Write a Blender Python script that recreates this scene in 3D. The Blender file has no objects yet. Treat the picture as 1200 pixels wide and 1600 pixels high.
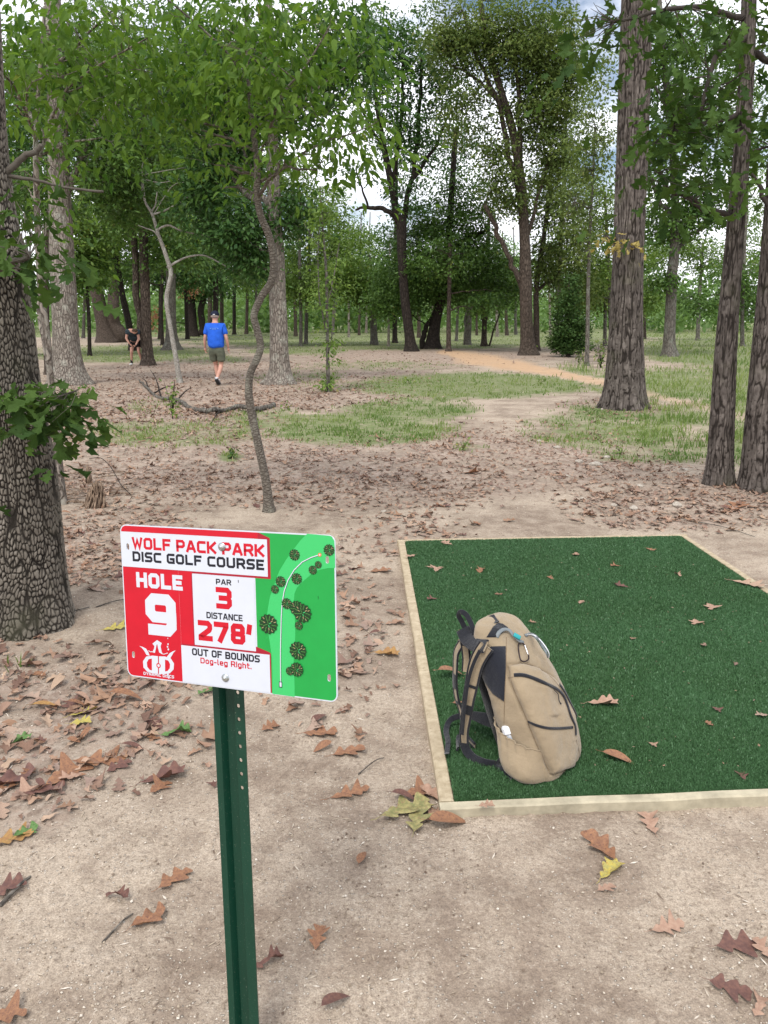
import bpy, math, random, os
import numpy as np
from mathutils import Vector, Matrix, geometry
from mathutils.bvhtree import BVHTree

C = bpy.context.scene
COL = C.collection
R = math.radians
rng = np.random.default_rng(7)
random.seed(7)

# ------------------------------------------------------------------ camera
CAM_H = 1.55
FPX = 1209.0                      # focal length in pixels of the 1200 x 1600 picture
PITCH = math.atan(300 / FPX)
cam_d = bpy.data.cameras.new('camera')
cam = bpy.data.objects.new('camera', cam_d)
COL.objects.link(cam)
cam.location = (0, 0, CAM_H)
cam.rotation_euler = (math.pi / 2 - PITCH, 0, 0)
cam_d.sensor_fit = 'VERTICAL'
cam_d.sensor_height = 36
cam_d.lens = 36 * FPX / 1600
cam_d.clip_start = 0.05
cam_d.clip_end = 3000
C.camera = cam

# ------------------------------------------------------------------ sky, sun, exposure
SUN_EL, SUN_AZ = R(58), R(200)
world = bpy.data.worlds.new('World')
C.world = world
world.use_nodes = True
wn, wl = world.node_tree.nodes, world.node_tree.links
wn.clear()
w_out = wn.new('ShaderNodeOutputWorld')
w_bg = wn.new('ShaderNodeBackground')
w_bg.inputs['Strength'].default_value = 0.10
sky = wn.new('ShaderNodeTexSky')
sky.sky_type = 'NISHITA'
sky.sun_disc = False
sky.sun_elevation = SUN_EL
sky.sun_rotation = SUN_AZ
sky.air_density = 1.0
sky.dust_density = 1.5
w_tc = wn.new('ShaderNodeTexCoord')
w_map = wn.new('ShaderNodeMapping')
w_map.inputs['Scale'].default_value = (1, 1, 2.2)
w_no = wn.new('ShaderNodeTexNoise')
w_no.inputs['Scale'].default_value = 3.1
w_no.inputs['Detail'].default_value = 7
w_no.inputs['Roughness'].default_value = 0.6
w_rp = wn.new('ShaderNodeValToRGB')
w_rp.color_ramp.elements[0].position = 0.36
w_rp.color_ramp.elements[1].position = 0.52
w_mx = wn.new('ShaderNodeMix')
w_mx.data_type = 'RGBA'
w_mx.inputs['B'].default_value = (13.0, 13.2, 14.0, 1)     # bright thin cloud
wl.new(w_tc.outputs['Generated'], w_map.inputs['Vector'])
wl.new(w_map.outputs['Vector'], w_no.inputs['Vector'])
wl.new(w_no.outputs['Fac'], w_rp.inputs['Fac'])
wl.new(w_rp.outputs['Color'], w_mx.inputs['Factor'])
wl.new(sky.outputs['Color'], w_mx.inputs['A'])
wl.new(w_mx.outputs['Result'], w_bg.inputs['Color'])
wl.new(w_bg.outputs['Background'], w_out.inputs['Surface'])

sun_d = bpy.data.lights.new('sun', 'SUN')
sun_d.energy = 1.9
sun_d.angle = R(20)
sun_d.color = (1.0, 0.95, 0.87)
sun = bpy.data.objects.new('sun', sun_d)
COL.objects.link(sun)
# direction towards the sun, matching the sky texture
sdir = Vector((math.sin(SUN_AZ) * math.cos(SUN_EL), math.cos(SUN_AZ) * math.cos(SUN_EL), math.sin(SUN_EL)))
sun.rotation_euler = sdir.to_track_quat('Z', 'Y').to_euler()
sun.location = (0, 0, 40)

C.view_settings.view_transform = 'Standard'
C.view_settings.look = 'None'
C.view_settings.exposure = 0.42
C.view_settings.gamma = 1.0
C.cycles.max_bounces = 6
C.cycles.diffuse_bounces = 3
C.cycles.glossy_bounces = 2
C.cycles.transmission_bounces = 3
C.cycles.transparent_max_bounces = 4
C.cycles.sample_clamp_indirect = 6
C.cycles.use_denoising = True

# ------------------------------------------------------------------ picture <-> place
SP, CP = math.sin(PITCH), math.cos(PITCH)
def ray(px, py):
    a, b = (px - 600) / FPX, (800 - py) / FPX
    return np.array([a, CP + b * SP, -SP + b * CP])
def at_depth(px, py, D):
    d = ray(px, py); d = d * (D / d[1])
    return np.array([d[0], d[1], CAM_H + d[2]])
def at_z(px, py, z=0.0):
    d = ray(px, py); t = (z - CAM_H) / d[2]
    return np.array([d[0] * t, d[1] * t, z])
def zc_at(D, z=0.0):
    return D * CP + (CAM_H - z) * SP
def pix(x, y, z=0.0):
    x = np.asarray(x, float); y = np.asarray(y, float); z = np.asarray(z, float)
    zc = y * CP - (z - CAM_H) * SP
    yc = y * SP + (z - CAM_H) * CP
    zs = np.where(zc > 0.05, zc, 0.05)
    return 600 + FPX * x / zs, 800 - FPX * yc / zs, zc

# ------------------------------------------------------------------ noise
def _h(ix, iy, iz, s):
    n = (ix * 374761393 + iy * 668265263 + iz * 2147483647 % 1274126177 + s * 974634777) & 0xFFFFFFFF
    n = ((n ^ (n >> 13)) * 1274126177) & 0xFFFFFFFF
    n = ((n ^ (n >> 16)) * 2246822519) & 0xFFFFFFFF
    return ((n ^ (n >> 15)) & 0xFFFFFF) / float(0xFFFFFF)
def vn2(x, y, s=0):
    x = np.asarray(x, float); y = np.asarray(y, float)
    ix = np.floor(x).astype(np.int64); iy = np.floor(y).astype(np.int64)
    fx = x - ix; fy = y - iy
    fx = fx * fx * (3 - 2 * fx); fy = fy * fy * (3 - 2 * fy)
    z = np.zeros_like(ix)
    a = _h(ix, iy, z, s); b = _h(ix + 1, iy, z, s); c = _h(ix, iy + 1, z, s); d = _h(ix + 1, iy + 1, z, s)
    return (a * (1 - fx) + b * fx) * (1 - fy) + (c * (1 - fx) + d * fx) * fy
def fbm2(x, y, o=4, s=0):
    v = 0; a = 0.5
    for k in range(o):
        v = v + a * vn2(x * 2 ** k + 17.3 * k, y * 2 ** k - 9.1 * k, s + k); a *= 0.5
    return v
def vn3(x, y, z, s=0):
    iz = np.floor(z).astype(np.int64); fz = z - iz; fz = fz * fz * (3 - 2 * fz)
    return vn2(x + 31.7 * iz, y + 57.3 * iz, s) * (1 - fz) + vn2(x + 31.7 * (iz + 1), y + 57.3 * (iz + 1), s) * fz
def worley(x, y, s=0, perx=None):
    """distance-to-edge of a jittered grid, cell size 1"""
    ix = np.floor(x).astype(np.int64); iy = np.floor(y).astype(np.int64)
    f1 = np.full(x.shape, 9.0); f2 = np.full(x.shape, 9.0)
    zz = np.zeros_like(ix)
    for dx in (-1, 0, 1):
        for dy in (-1, 0, 1):
            cx, cy = ix + dx, iy + dy
            hx = np.mod(cx, perx) if perx else cx
            px_ = cx + 0.15 + 0.7 * _h(hx, cy, zz, s) + 0.5 * (cy % 2)
            py_ = cy + 0.1 + 0.8 * _h(hx, cy, zz + 1, s)
            d = np.hypot(px_ - x, py_ - y)
            f2 = np.where(d < f1, f1, np.minimum(f2, d)); f1 = np.minimum(f1, d)
    return f1, f2 - f1

# ------------------------------------------------------------------ objects
def tag(o, label=None, cat=None, group=None, kind=None):
    if label: o['label'] = label
    if cat: o['category'] = cat
    if group: o['group'] = group
    if kind: o['kind'] = kind
    return o
def empty(name, loc, rz=0):
    o = bpy.data.objects.new(name, None)
    o.empty_display_size = 0.1
    o.location = loc; o.rotation_euler = (0, 0, rz)
    COL.objects.link(o)
    return o
def link(name, me, mat=None, parent=None, loc=(0, 0, 0)):
    o = bpy.data.objects.new(name, me)
    COL.objects.link(o)
    o.location = loc
    if mat is not None:
        for m in (mat if isinstance(mat, (list, tuple)) else [mat]): me.materials.append(m)
    if parent: o.parent = parent
    return o
def np_mesh(name, V, F, smooth=True, attrs=None, fmat=None):
    """V (n,3); F (m,k) array or list of arrays with differing k"""
    me = bpy.data.meshes.new(name)
    V = np.asarray(V, np.float32)
    Fs = F if isinstance(F, list) else [F]
    Fs = [np.asarray(f, np.int32) for f in Fs if len(f)]
    nl = sum(f.size for f in Fs); nf = sum(len(f) for f in Fs)
    me.vertices.add(len(V)); me.vertices.foreach_set('co', V.ravel())
    me.loops.add(nl); me.loops.foreach_set('vertex_index', np.concatenate([f.ravel() for f in Fs]))
    tot = np.concatenate([np.full(len(f), f.shape[1], np.int32) for f in Fs])
    st = np.concatenate([[0], np.cumsum(tot)[:-1]]).astype(np.int32)
    me.polygons.add(nf)
    me.polygons.foreach_set('loop_start', st); me.polygons.foreach_set('loop_total', tot)
    me.polygons.foreach_set('use_smooth', np.full(nf, smooth))
    if fmat is not None: me.polygons.foreach_set('material_index', np.asarray(fmat, np.int32))
    me.update(calc_edges=True)
    for k, a in (attrs or {}).items():
        at = me.attributes.new(k, 'FLOAT', 'POINT'); at.data.foreach_set('value', np.asarray(a, np.float32).ravel())
    return me
def grid_faces(n, m, wrap=False):
    """n rows x m columns"""
    i = np.arange(n - 1)[:, None]; j = np.arange(m if wrap else m - 1)[None, :]
    j2 = (j + 1) % m
    return np.stack([i * m + j, i * m + j2, (i + 1) * m + j2, (i + 1) * m + j], -1).reshape(-1, 4)
class MB:
    """collects pieces into one mesh"""
    def __init__(s): s.V = []; s.F = []; s.n = 0; s.M = []; s.A = []
    def add(s, V, F, mi=0, a=0.0):
        V = np.asarray(V, float)
        Fs = F if isinstance(F, list) and len(F) and isinstance(F[0], np.ndarray) and F[0].ndim == 2 else [np.asarray(f)[None] if np.asarray(f).ndim == 1 else np.asarray(f) for f in (F if isinstance(F, list) else [F])]
        for f in Fs:
            s.F.append(f + s.n); s.M.append(np.full(len(f), mi))
        s.V.append(V); s.n += len(V)
        s.A.append(np.broadcast_to(np.asarray(a, float), (len(V),)))
    def tube(s, P, r, seg=8, mi=0, cap=True, a=0.0, flat=1.0, up=None):
        P = np.asarray(P, float); n = len(P)
        r = np.broadcast_to(np.asarray(r, float), (n,))
        T = np.gradient(P, axis=0); T /= np.linalg.norm(T, axis=1, keepdims=True) + 1e-9
        u = np.array(up if up is not None else ([0, 0, 1] if abs(T[0][2]) < 0.9 else [1, 0, 0]), float)
        U = []
        for k in range(n):
            u = u - T[k] * (u @ T[k]); u /= np.linalg.norm(u) + 1e-9; U.append(u.copy())
        U = np.array(U); W = np.cross(T, U)
        th = np.arange(seg) / seg * 2 * np.pi
        ring = P[:, None] + r[:, None, None] * (np.cos(th)[None, :, None] * W[:, None] + flat * np.sin(th)[None, :, None] * U[:, None])
        V = ring.reshape(-1, 3); F = grid_faces(n, seg, True)
        if cap:
            V = np.vstack([V, P[0], P[-1]]); c0, c1 = n * seg, n * seg + 1
            j = np.arange(seg); j2 = (j + 1) % seg
            s.add(V, [F, np.stack([j2, j, np.full(seg, c0)], 1), np.stack([(n - 1) * seg + j, (n - 1) * seg + j2, np.full(seg, c1)], 1)], mi, a)
        else:
            s.add(V, [F], mi, a)
    def box(s, c, d, mi=0, M=None):
        c = np.array(c, float); d = np.array(d, float) / 2
        V = np.array([[x, y, z] for x in (-1, 1) for y in (-1, 1) for z in (-1, 1)]) * d
        if M is not None: V = V @ np.array(M).T
        F = np.array([[0, 1, 3, 2], [4, 6, 7, 5], [0, 4, 5, 1], [2, 3, 7, 6], [0, 2, 6, 4], [1, 5, 7, 3]])
        s.add(V + c, [F], mi)
    def sphere(s, c, r, seg=12, rings=8, mi=0, M=None):
        r = np.broadcast_to(np.asarray(r, float), (3,))
        ph = np.linspace(0.001, np.pi - 0.001, rings + 1); th = np.arange(seg) / seg * 2 * np.pi
        V = np.stack([np.sin(ph)[:, None] * np.cos(th), np.sin(ph)[:, None] * np.sin(th), np.cos(ph)[:, None] + 0 * th], -1).reshape(-1, 3) * r
        if M is not None: V = V @ np.array(M).T
        s.add(V + np.array(c), [grid_faces(rings + 1, seg, True)], mi)
    def mesh(s, name, smooth=True, attr=None):
        V = np.concatenate(s.V); byk = {}
        for f, m in zip(s.F, s.M):
            byk.setdefault(f.shape[1], []).append((f, m))
        Fs = []; Ms = []
        for k, L in byk.items():
            Fs.append(np.concatenate([x[0] for x in L])); Ms.append(np.concatenate([x[1] for x in L]))
        return np_mesh(name, V, Fs, smooth, {attr: np.concatenate(s.A)} if attr else None, np.concatenate(Ms))

# ------------------------------------------------------------------ materials
def newmat(name):
    m = bpy.data.materials.new(name); m.use_nodes = True
    nt = m.node_tree; nt.nodes.clear()
    out = nt.nodes.new('ShaderNodeOutputMaterial')
    return m, nt, nt.nodes, nt.links, out
class G:
    """tiny node-graph helper"""
    def __init__(s, nt): s.nt = nt; s.N = nt.nodes; s.L = nt.links
    def n(s, t, **kw):
        nd = s.N.new(t)
        for k, v in kw.items(): setattr(nd, k, v)
        return nd
    def set(s, sock, v):
        if isinstance(v, bpy.types.NodeSocket): s.L.new(v, sock)
        elif v is not None: sock.default_value = v if not (isinstance(v, tuple) and len(v) == 3 and sock.type == 'RGBA') else (*v, 1)
    def noise(s, vec, scale, detail=4, rough=0.55, dist=0.0):
        nd = s.n('ShaderNodeTexNoise'); s.set(nd.inputs['Vector'], vec)
        nd.inputs['Scale'].default_value = scale; nd.inputs['Detail'].default_value = detail
        nd.inputs['Roughness'].default_value = rough; nd.inputs['Distortion'].default_value = dist
        return nd.outputs['Fac']
    def voro(s, vec, scale, feat='F1', out='Distance', rand=1.0):
        nd = s.n('ShaderNodeTexVoronoi', feature=feat); s.set(nd.inputs['Vector'], vec)
        nd.inputs['Scale'].default_value = scale; nd.inputs['Randomness'].default_value = rand
        return nd.outputs[out]
    def map(s, v, a, b, c=0.0, d=1.0, smooth=False):
        nd = s.n('ShaderNodeMapRange'); s.set(nd.inputs['Value'], v)
        if smooth: nd.interpolation_type = 'SMOOTHSTEP'
        for k, x in zip(('From Min', 'From Max', 'To Min', 'To Max'), (a, b, c, d)): nd.inputs[k].default_value = x
        return nd.outputs['Result']
    def mix(s, f, a, b, bt='MIX'):
        nd = s.n('ShaderNodeMix', data_type='RGBA', blend_type=bt)
        s.set(nd.inputs['Factor'], f); s.set(nd.inputs['A'], a); s.set(nd.inputs['B'], b)
        return nd.outputs['Result']
    def math(s, op, a, b=None):
        nd = s.n('ShaderNodeMath', operation=op); s.set(nd.inputs[0], a)
        if b is not None: s.set(nd.inputs[1], b)
        return nd.outputs[0]
    def attr(s, name): 
        nd = s.n('ShaderNodeAttribute'); nd.attribute_name = name
        return nd.outputs['Fac']
    def obj(s, scale=(1, 1, 1)):
        tc = s.n('ShaderNodeTexCoord'); mp = s.n('ShaderNodeMapping')
        mp.inputs['Scale'].default_value = scale; s.L.new(tc.outputs['Object'], mp.inputs['Vector'])
        return mp.outputs['Vector']
    def bump(s, h, dist, strength=1.0, nrm=None):
        nd = s.n('ShaderNodeBump'); s.set(nd.inputs['Height'], h)
        nd.inputs['Distance'].default_value = dist; nd.inputs['Strength'].default_value = strength
        if nrm is not None: s.L.new(nrm, nd.inputs['Normal'])
        return nd.outputs['Normal']
    def bsdf(s, out, col, rough=0.8, nrm=None, spec=0.3, metal=0.0, **kw):
        b = s.n('ShaderNodeBsdfPrincipled')
        s.set(b.inputs['Base Color'], col); s.set(b.inputs['Roughness'], rough)
        b.inputs['Specular IOR Level'].default_value = spec; b.inputs['Metallic'].default_value = metal
        if nrm is not None: s.L.new(nrm, b.inputs['Normal'])
        for k, v in kw.items(): s.set(b.inputs[k], v)
        s.L.new(b.outputs[0], out.inputs['Surface'])
        return b

def leafmat(name, a, b, c=None, tr=0.3, gloss=0.25, attr='var', rough=0.5):
    m, nt, N, L, out = newmat(name); g = G(nt)
    v = g.attr(attr)
    col = g.mix(g.map(v, 0.0, 0.8), a, b)
    if c: col = g.mix(g.map(v, 0.93, 1.0), col, c)
    d = g.n('ShaderNodeBsdfPrincipled'); g.set(d.inputs['Base Color'], col)
    d.inputs['Roughness'].default_value = rough; d.inputs['Specular IOR Level'].default_value = gloss
    t = g.n('ShaderNodeBsdfTranslucent')
    g.set(t.inputs['Color'], g.mix(0.5, col, g.mix(1.0, col, (1.35, 1.5, 0.5), 'MULTIPLY')))
    ms = g.n('ShaderNodeMixShader'); ms.inputs[0].default_value = tr
    L.new(d.outputs[0], ms.inputs[1]); L.new(t.outputs[0], ms.inputs[2]); L.new(ms.outputs[0], out.inputs['Surface'])
    return m
def barkmat(name, ridge, crack, stretch=(1, 1, 0.28), scale=16, lichen=None, bumpd=0.02, ring=False):
    m, nt, N, L, out = newmat(name); g = G(nt)
    o = g.obj(stretch); o1 = g.obj()
    wob = g.n('ShaderNodeVectorMath', operation='ADD')
    nn = g.n('ShaderNodeTexNoise'); L.new(o1, nn.inputs['Vector']); nn.inputs['Scale'].default_value = 9
    sc = g.n('ShaderNodeVectorMath', operation='SCALE'); L.new(nn.outputs['Color'], sc.inputs[0]); sc.inputs['Scale'].default_value = 0.06
    L.new(o, wob.inputs[0]); L.new(sc.outputs[0], wob.inputs[1])
    e = g.voro(wob.outputs[0], scale, 'DISTANCE_TO_EDGE')
    ed = g.map(e, 0.0, 0.22, smooth=True)
    n1 = g.noise(o1, 3.0, 5); n2 = g.noise(o, 40, 4)
    col = g.mix(ed, crack, ridge)
    col = g.mix(g.map(n2, 0.3, 0.7, 0.0, 0.45), col, tuple(x * 1.5 for x in ridge))
    col = g.mix(g.map(n1, 0.35, 0.75, 0.0, 0.5), col, tuple(x * 0.6 for x in ridge))
    if lichen: col = g.mix(g.map(g.noise(g.obj((1, 1, 0.6)), 5, 5, 0.7), 0.52, 0.66, 0, 0.8), col, lichen)
    hgt = g.math('ADD', ed, g.math('MULTIPLY', n2, 0.5))
    if ring:
        hgt = g.math('ADD', hgt, g.math('MULTIPLY', g.noise(g.obj((0.5, 0.5, 14)), 3, 3), 1.5))
    g.bsdf(out, col, 0.9, g.bump(hgt, bumpd), 0.15)
    return m
def bark_attr(name, plate, crack, light, fine=60, edge=0.55):
    """near trunks: 'crack' attribute holds the real furrow depth of the mesh"""
    m, nt, N, L, out = newmat(name); g = G(nt)
    a = g.attr('crack'); pv = g.attr('plate')
    o1 = g.obj(); o = g.obj((1, 1, 0.4))
    n2 = g.noise(o, fine, 5, 0.65); n1 = g.noise(o1, 4, 4)
    col = g.mix(g.map(a, 0.08, edge, smooth=True), crack, plate)
    col = g.mix(g.math('MULTIPLY', g.map(a, 0.35, 0.8), g.map(pv, 0.15, 1.0, 0.0, 0.9)), col, light)
    col = g.mix(g.map(n1, 0.4, 0.75, 0, 0.45), col, tuple(x * 0.55 for x in plate))
    col = g.mix(g.map(n2, 0.3, 0.7, 0.0, 0.5), col, g.mix(1.0, col, (0.5, 0.5, 0.5), 'MULTIPLY'))
    moss = g.map(g.noise(o1, 2.2, 4), 0.55, 0.7, 0, 0.25)
    col = g.mix(moss, col, (0.09, 0.10, 0.045))
    g.bsdf(out, col, 0.92, g.bump(n2, 0.006), 0.12)
    return m
def plain(name, col, rough=0.6, spec=0.4, metal=0.0, nscale=None, namt=0.15, bumpd=0.0, bscale=200, **kw):
    m, nt, N, L, out = newmat(name); g = G(nt)
    c = col; nrm = None
    if nscale:
        c = g.mix(g.map(g.noise(g.obj(), nscale, 5, 0.6), 0.3, 0.7, 0, 1), tuple(x * (1 - namt) for x in col), tuple(min(1, x * (1 + namt)) for x in col))
    if bumpd: nrm = g.bump(g.noise(g.obj(), bscale, 4), bumpd)
    g.bsdf(out, c, rough, nrm, spec, metal, **kw)
    return m

# ------------------------------------------------------------------ ground zones (map of the place)
def ell(px, py, L):
    v = np.zeros_like(px)
    for cx, cy, rx, ry, s in L:
        d = ((px - cx) / rx) ** 2 + ((py - cy) / ry) ** 2
        v = np.maximum(v, s * np.clip(1.25 - d, 0, 1))
    return v
GRASS = [(190, 553, 170, 15, 1.0), (330, 562, 70, 9, .6), (640, 531, 420, 15, 1.1), (600, 541, 130, 8, .8), (840, 536, 120, 9, .8), (740, 603, 210, 22, 1.2), (640, 640, 120, 20, .8),
         (570, 670, 160, 30, 1.0), (270, 675, 170, 24, .6), (420, 655, 90, 18, .55), (960, 668, 160, 38, .75), (1060, 600, 190, 26, .95),
         (1150, 545, 170, 30, 1.3), (890, 585, 70, 14, .6), (1180, 690, 90, 50, .65), (1030, 700, 150, 25, .5), (362, 714, 24, 9, .8),
         (1250, 600, 200, 80, 1.0), (20, 1050, 50, 12, .3), (470, 590, 90, 18, .45), (600, 572, 140, 10, .5), (460, 548, 90, 8, .8), (-100, 600, 160, 60, .8), (1090, 650, 120, 30, .6),
         (730, 700, 40, 10, .4), (240, 640, 60, 20, .35)]
LITTER = [(370, 600, 330, 45, 1.0), (200, 660, 260, 60, .8), (460, 740, 520, 60, .75), (800, 720, 300, 60, .7), (620, 560, 200, 18, .9),
          (100, 1130, 260, 120, .55), (1080, 790, 200, 45, .7), (150, 860, 190, 80, .7), (620, 840, 120, 50, .35), (960, 640, 90, 20, .6),
          (720, 556, 200, 8, .9), (40, 560, 80, 14, .3), (40, 1230, 120, 90, .6), (-100, 900, 200, 300, .6), (500, 1000, 130, 160, .3)]
PATHL = [(700, 551, 30, 4), (750, 562, 45, 9), (800, 571, 50, 8), (860, 582, 50, 5.5), (930, 596, 50, 5), (1000, 613, 55, 5), (1080, 632, 70, 6), (1180, 656, 80, 8), (1280, 674, 90, 9)]
def zones(x, y):
    px, py, zc = pix(x, y)
    front = (zc > 0.3) & (y > 0.8)
    n = fbm2(x * 1.1, y * 0.9, 4, 3)
    n2 = fbm2(x * 5, y * 4, 3, 9)
    gr = ell(px, py, GRASS)
    gr = np.where(py < 527, np.maximum(gr, 0.95), gr)
    gr = np.where(front, gr, 0.3)
    gr = np.clip(gr * (0.5 + 1.5 * n) + (n2 - 0.5) * 0.9 * (gr > 0.05), 0, 1)
    pa = np.zeros_like(px)
    for (ax, ay, _, ar), (bx, by, _, br) in zip(PATHL[:-1], PATHL[1:]):
        t = np.clip(((px - ax) * (bx - ax) + (py - ay) * (by - ay)) / ((bx - ax) ** 2 + (by - ay) ** 2), 0, 1)
        d = np.hypot((px - ax - t * (bx - ax)) * .25, py - ay - t * (by - ay)) / (ar + (br - ar) * t) * (.6 + .8 * n2)
        pa = np.maximum(pa, np.clip(1.5 - d ** 1.5, 0, 1))
    pa = np.where(front, pa, 0) * np.clip(1.15 - (px - 760) / 420, .3, 1); pa = np.clip(pa * (0.6 + 0.8 * n2), 0, 1)
    gr = gr * (1 - pa)
    li = np.where(front, ell(px, py, LITTER), 0.3) * (1 - 0.8 * pa)
    li = np.clip(li * (0.4 + 1.2 * fbm2(x * 1.7, y * 1.3, 4, 21)), 0, 1)
    return gr, pa, li
def gz(x, y):
    x = np.asarray(x, float); y = np.asarray(y, float)
    r = np.hypot(x, y)
    k = np.clip((r - 1) / 4, 0, 1)
    z = (fbm2(x * 0.35, y * 0.35, 3, 5) - 0.44) * 0.10 * k
    # bank under the two trees on the right, root mound of the big oak on the left
    z = z + 0.10 * np.exp(-(((x - 3.3) / 0.9) ** 2 + ((y - 7.0) / 0.9) ** 2))
    z = z + 0.07 * np.exp(-(((x + 2.0) / 0.7) ** 2 + ((y - 4.1) / 0.6) ** 2))
    z = z + 0.05 * np.exp(-(((x - 4.6) / 1.2) ** 2 + ((y - 14.3) / 1.2) ** 2))
    # the tee pad sits on levelled soil
    m = np.exp(-(np.clip(np.abs(x - 1.35) - 1.25, 0, 9) / 0.25) ** 2 - (np.clip(np.abs(y - 4.1) - 1.95, 0, 9) / 0.25) ** 2)
    return z * (1 - m) - 0.0 * m
def gzf(X, Y):
    """ground height with the small bumps of the soil"""
    X = np.asarray(X, float); Y = np.asarray(Y, float)
    Z = gz(X, Y)
    fine = np.clip(1.6 - np.hypot(X, Y) / 9, 0, 1)
    Z = Z + fine * (0.020 * (fbm2(X * 3, Y * 3, 3, 41) - .44) + 0.010 * (fbm2(X * 11, Y * 11, 3, 42) - .44) + 0.006 * (fbm2(X * 32, Y * 32, 2, 43) - .4))
    Z = Z + fine * 0.012 * vn2(X * 38, Y * 38, 51) ** 6 * vn2(X * 3, Y * 3, 52)
    m = np.exp(-(np.clip(np.abs(X - 1.35) - 1.0, 0, 9) / 0.12) ** 2 - (np.clip(np.abs(Y - 4.1) - 1.6, 0, 9) / 0.12) ** 2)
    return Z - 0.004 * m
def on_ground(px, py):
    P = at_z(px, py, 0.0)
    for _ in range(3): P = at_z(px, py, float(gz(P[0], P[1])))
    return P
# ------------------------------------------------------------------ ground sheet
def ground():
    r = np.concatenate([[0.0, .3], np.exp(np.arange(math.log(0.5), math.log(14), 0.0062)), np.exp(np.arange(math.log(14.1), math.log(900), 0.03))])
    th = np.concatenate([np.arange(-42, 42, 0.2), np.arange(42, 318, 4)])
    a = np.radians(90 - th)
    X = r[:, None] * np.cos(a); Y = r[:, None] * np.sin(a)
    Z = gzf(X, Y)
    gr, pa, li = zones(X, Y)
    V = np.stack([X, Y, Z], -1).reshape(-1, 3)
    me = np_mesh('ground', V, grid_faces(len(r), len(th), True), True, {'grass': gr.ravel(), 'trail': pa.ravel(), 'litter': li.ravel()})
    m, nt, N, L, out = newmat('soil'); g = G(nt)
    o = g.obj()
    ga, pa_, la = g.attr('grass'), g.attr('trail'), g.attr('litter')
    n1 = g.noise(o, 1.3, 5); n2 = g.noise(o, 9, 6, 0.6); n3 = g.noise(o, 70, 6, 0.7); n4 = g.noise(o, 240, 3, 0.7)
    c = g.mix(g.map(n1, 0.40, 0.58), (0.25, 0.188, 0.138), (0.53, 0.435, 0.335))
    c = g.mix(g.map(n2, 0.42, 0.66, 0, 0.55), c, (0.58, 0.49, 0.39))
    c = g.mix(g.map(n2, 0.5, 0.3, 0, 0.5), c, (0.25, 0.19, 0.15))
    c = g.mix(g.map(n3, 0.52, 0.34, 0, 0.6), c, (0.17, 0.13, 0.10))
    c = g.mix(g.map(n3, 0.56, 0.72, 0, 0.6), c, (0.72, 0.64, 0.54))
    c = g.mix(g.map(n4, 0.6, 0.42, 0, 0.45), c, (0.13, 0.10, 0.08))
    # scattered pale grit
    v = g.n('ShaderNodeTexVoronoi'); L.new(o, v.inputs['Vector']); v.inputs['Scale'].default_value = 85
    sp = g.math('MULTIPLY', g.map(v.outputs['Distance'], 0.30, 0.2), g.map(g.n('ShaderNodeSeparateColor') and v.outputs['Color'], 0.72, 0.78))
    c = g.mix(g.math('MULTIPLY', sp, 0.75), c, (0.66, 0.60, 0.52))
    # decayed litter between the dry leaves
    lc = g.mix(g.map(g.voro(o, 17, 'F1', 'Color'), 0.2, 0.8), (0.15, 0.10, 0.075), (0.42, 0.30, 0.235))
    lc = g.mix(g.map(g.noise(o, 26, 4), 0.42, 0.65), lc, (0.46, 0.385, 0.32))
    c = g.mix(g.math('MULTIPLY', g.map(la, 0.1, 0.7, 0, 0.85), g.map(g.noise(o, 2.1, 5), 0.36, 0.56)), c, g.mix(n3, (0.12, 0.09, 0.07), (0.30, 0.235, 0.185)))
    lm = g.math('MULTIPLY', g.map(la, 0.2, 0.9, 0, 0.85), g.map(g.noise(o, 4, 5), 0.34, 0.52))
    c = g.mix(lm, c, lc)
    c = g.mix(g.math('MULTIPLY', g.map(pa_, 0.1, 0.9), g.map(n2, .3, .6, .6, 1.0)), c, g.mix(n2, (0.44, 0.27, 0.15), (0.56, 0.38, 0.235)))
    gc = g.mix(g.map(n2, 0.3, 0.7), (0.080, 0.13, 0.034), (0.17, 0.215, 0.080))
    gm = g.math('MULTIPLY', g.map(ga, 0.25, 0.85), g.map(g.noise(o, 7, 5, 0.7), 0.3, 0.55, 0.35, 1.0))
    c = g.mix(gm, c, gc)
    cv = g.voro(o, 150, 'F1', 'Color'); cd = g.voro(o, 150)
    c = g.mix(0.10, c, g.mix(cv, (0.16, 0.12, 0.09), (0.66, 0.56, 0.45)))
    hh = g.math('ADD', g.math('MULTIPLY', g.map(cd, .5, 0.0), .07), g.math('MULTIPLY', n2, 0.7))
    hh = g.math('ADD', hh, g.math('ADD', g.math('MULTIPLY', n3, 0.35), g.math('MULTIPLY', sp, 0.4)))
    g.bsdf(out, c, 0.95, g.bump(hh, 0.022), 0.1)
    tag(link('ground', me, m), kind='structure')
ground()

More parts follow.
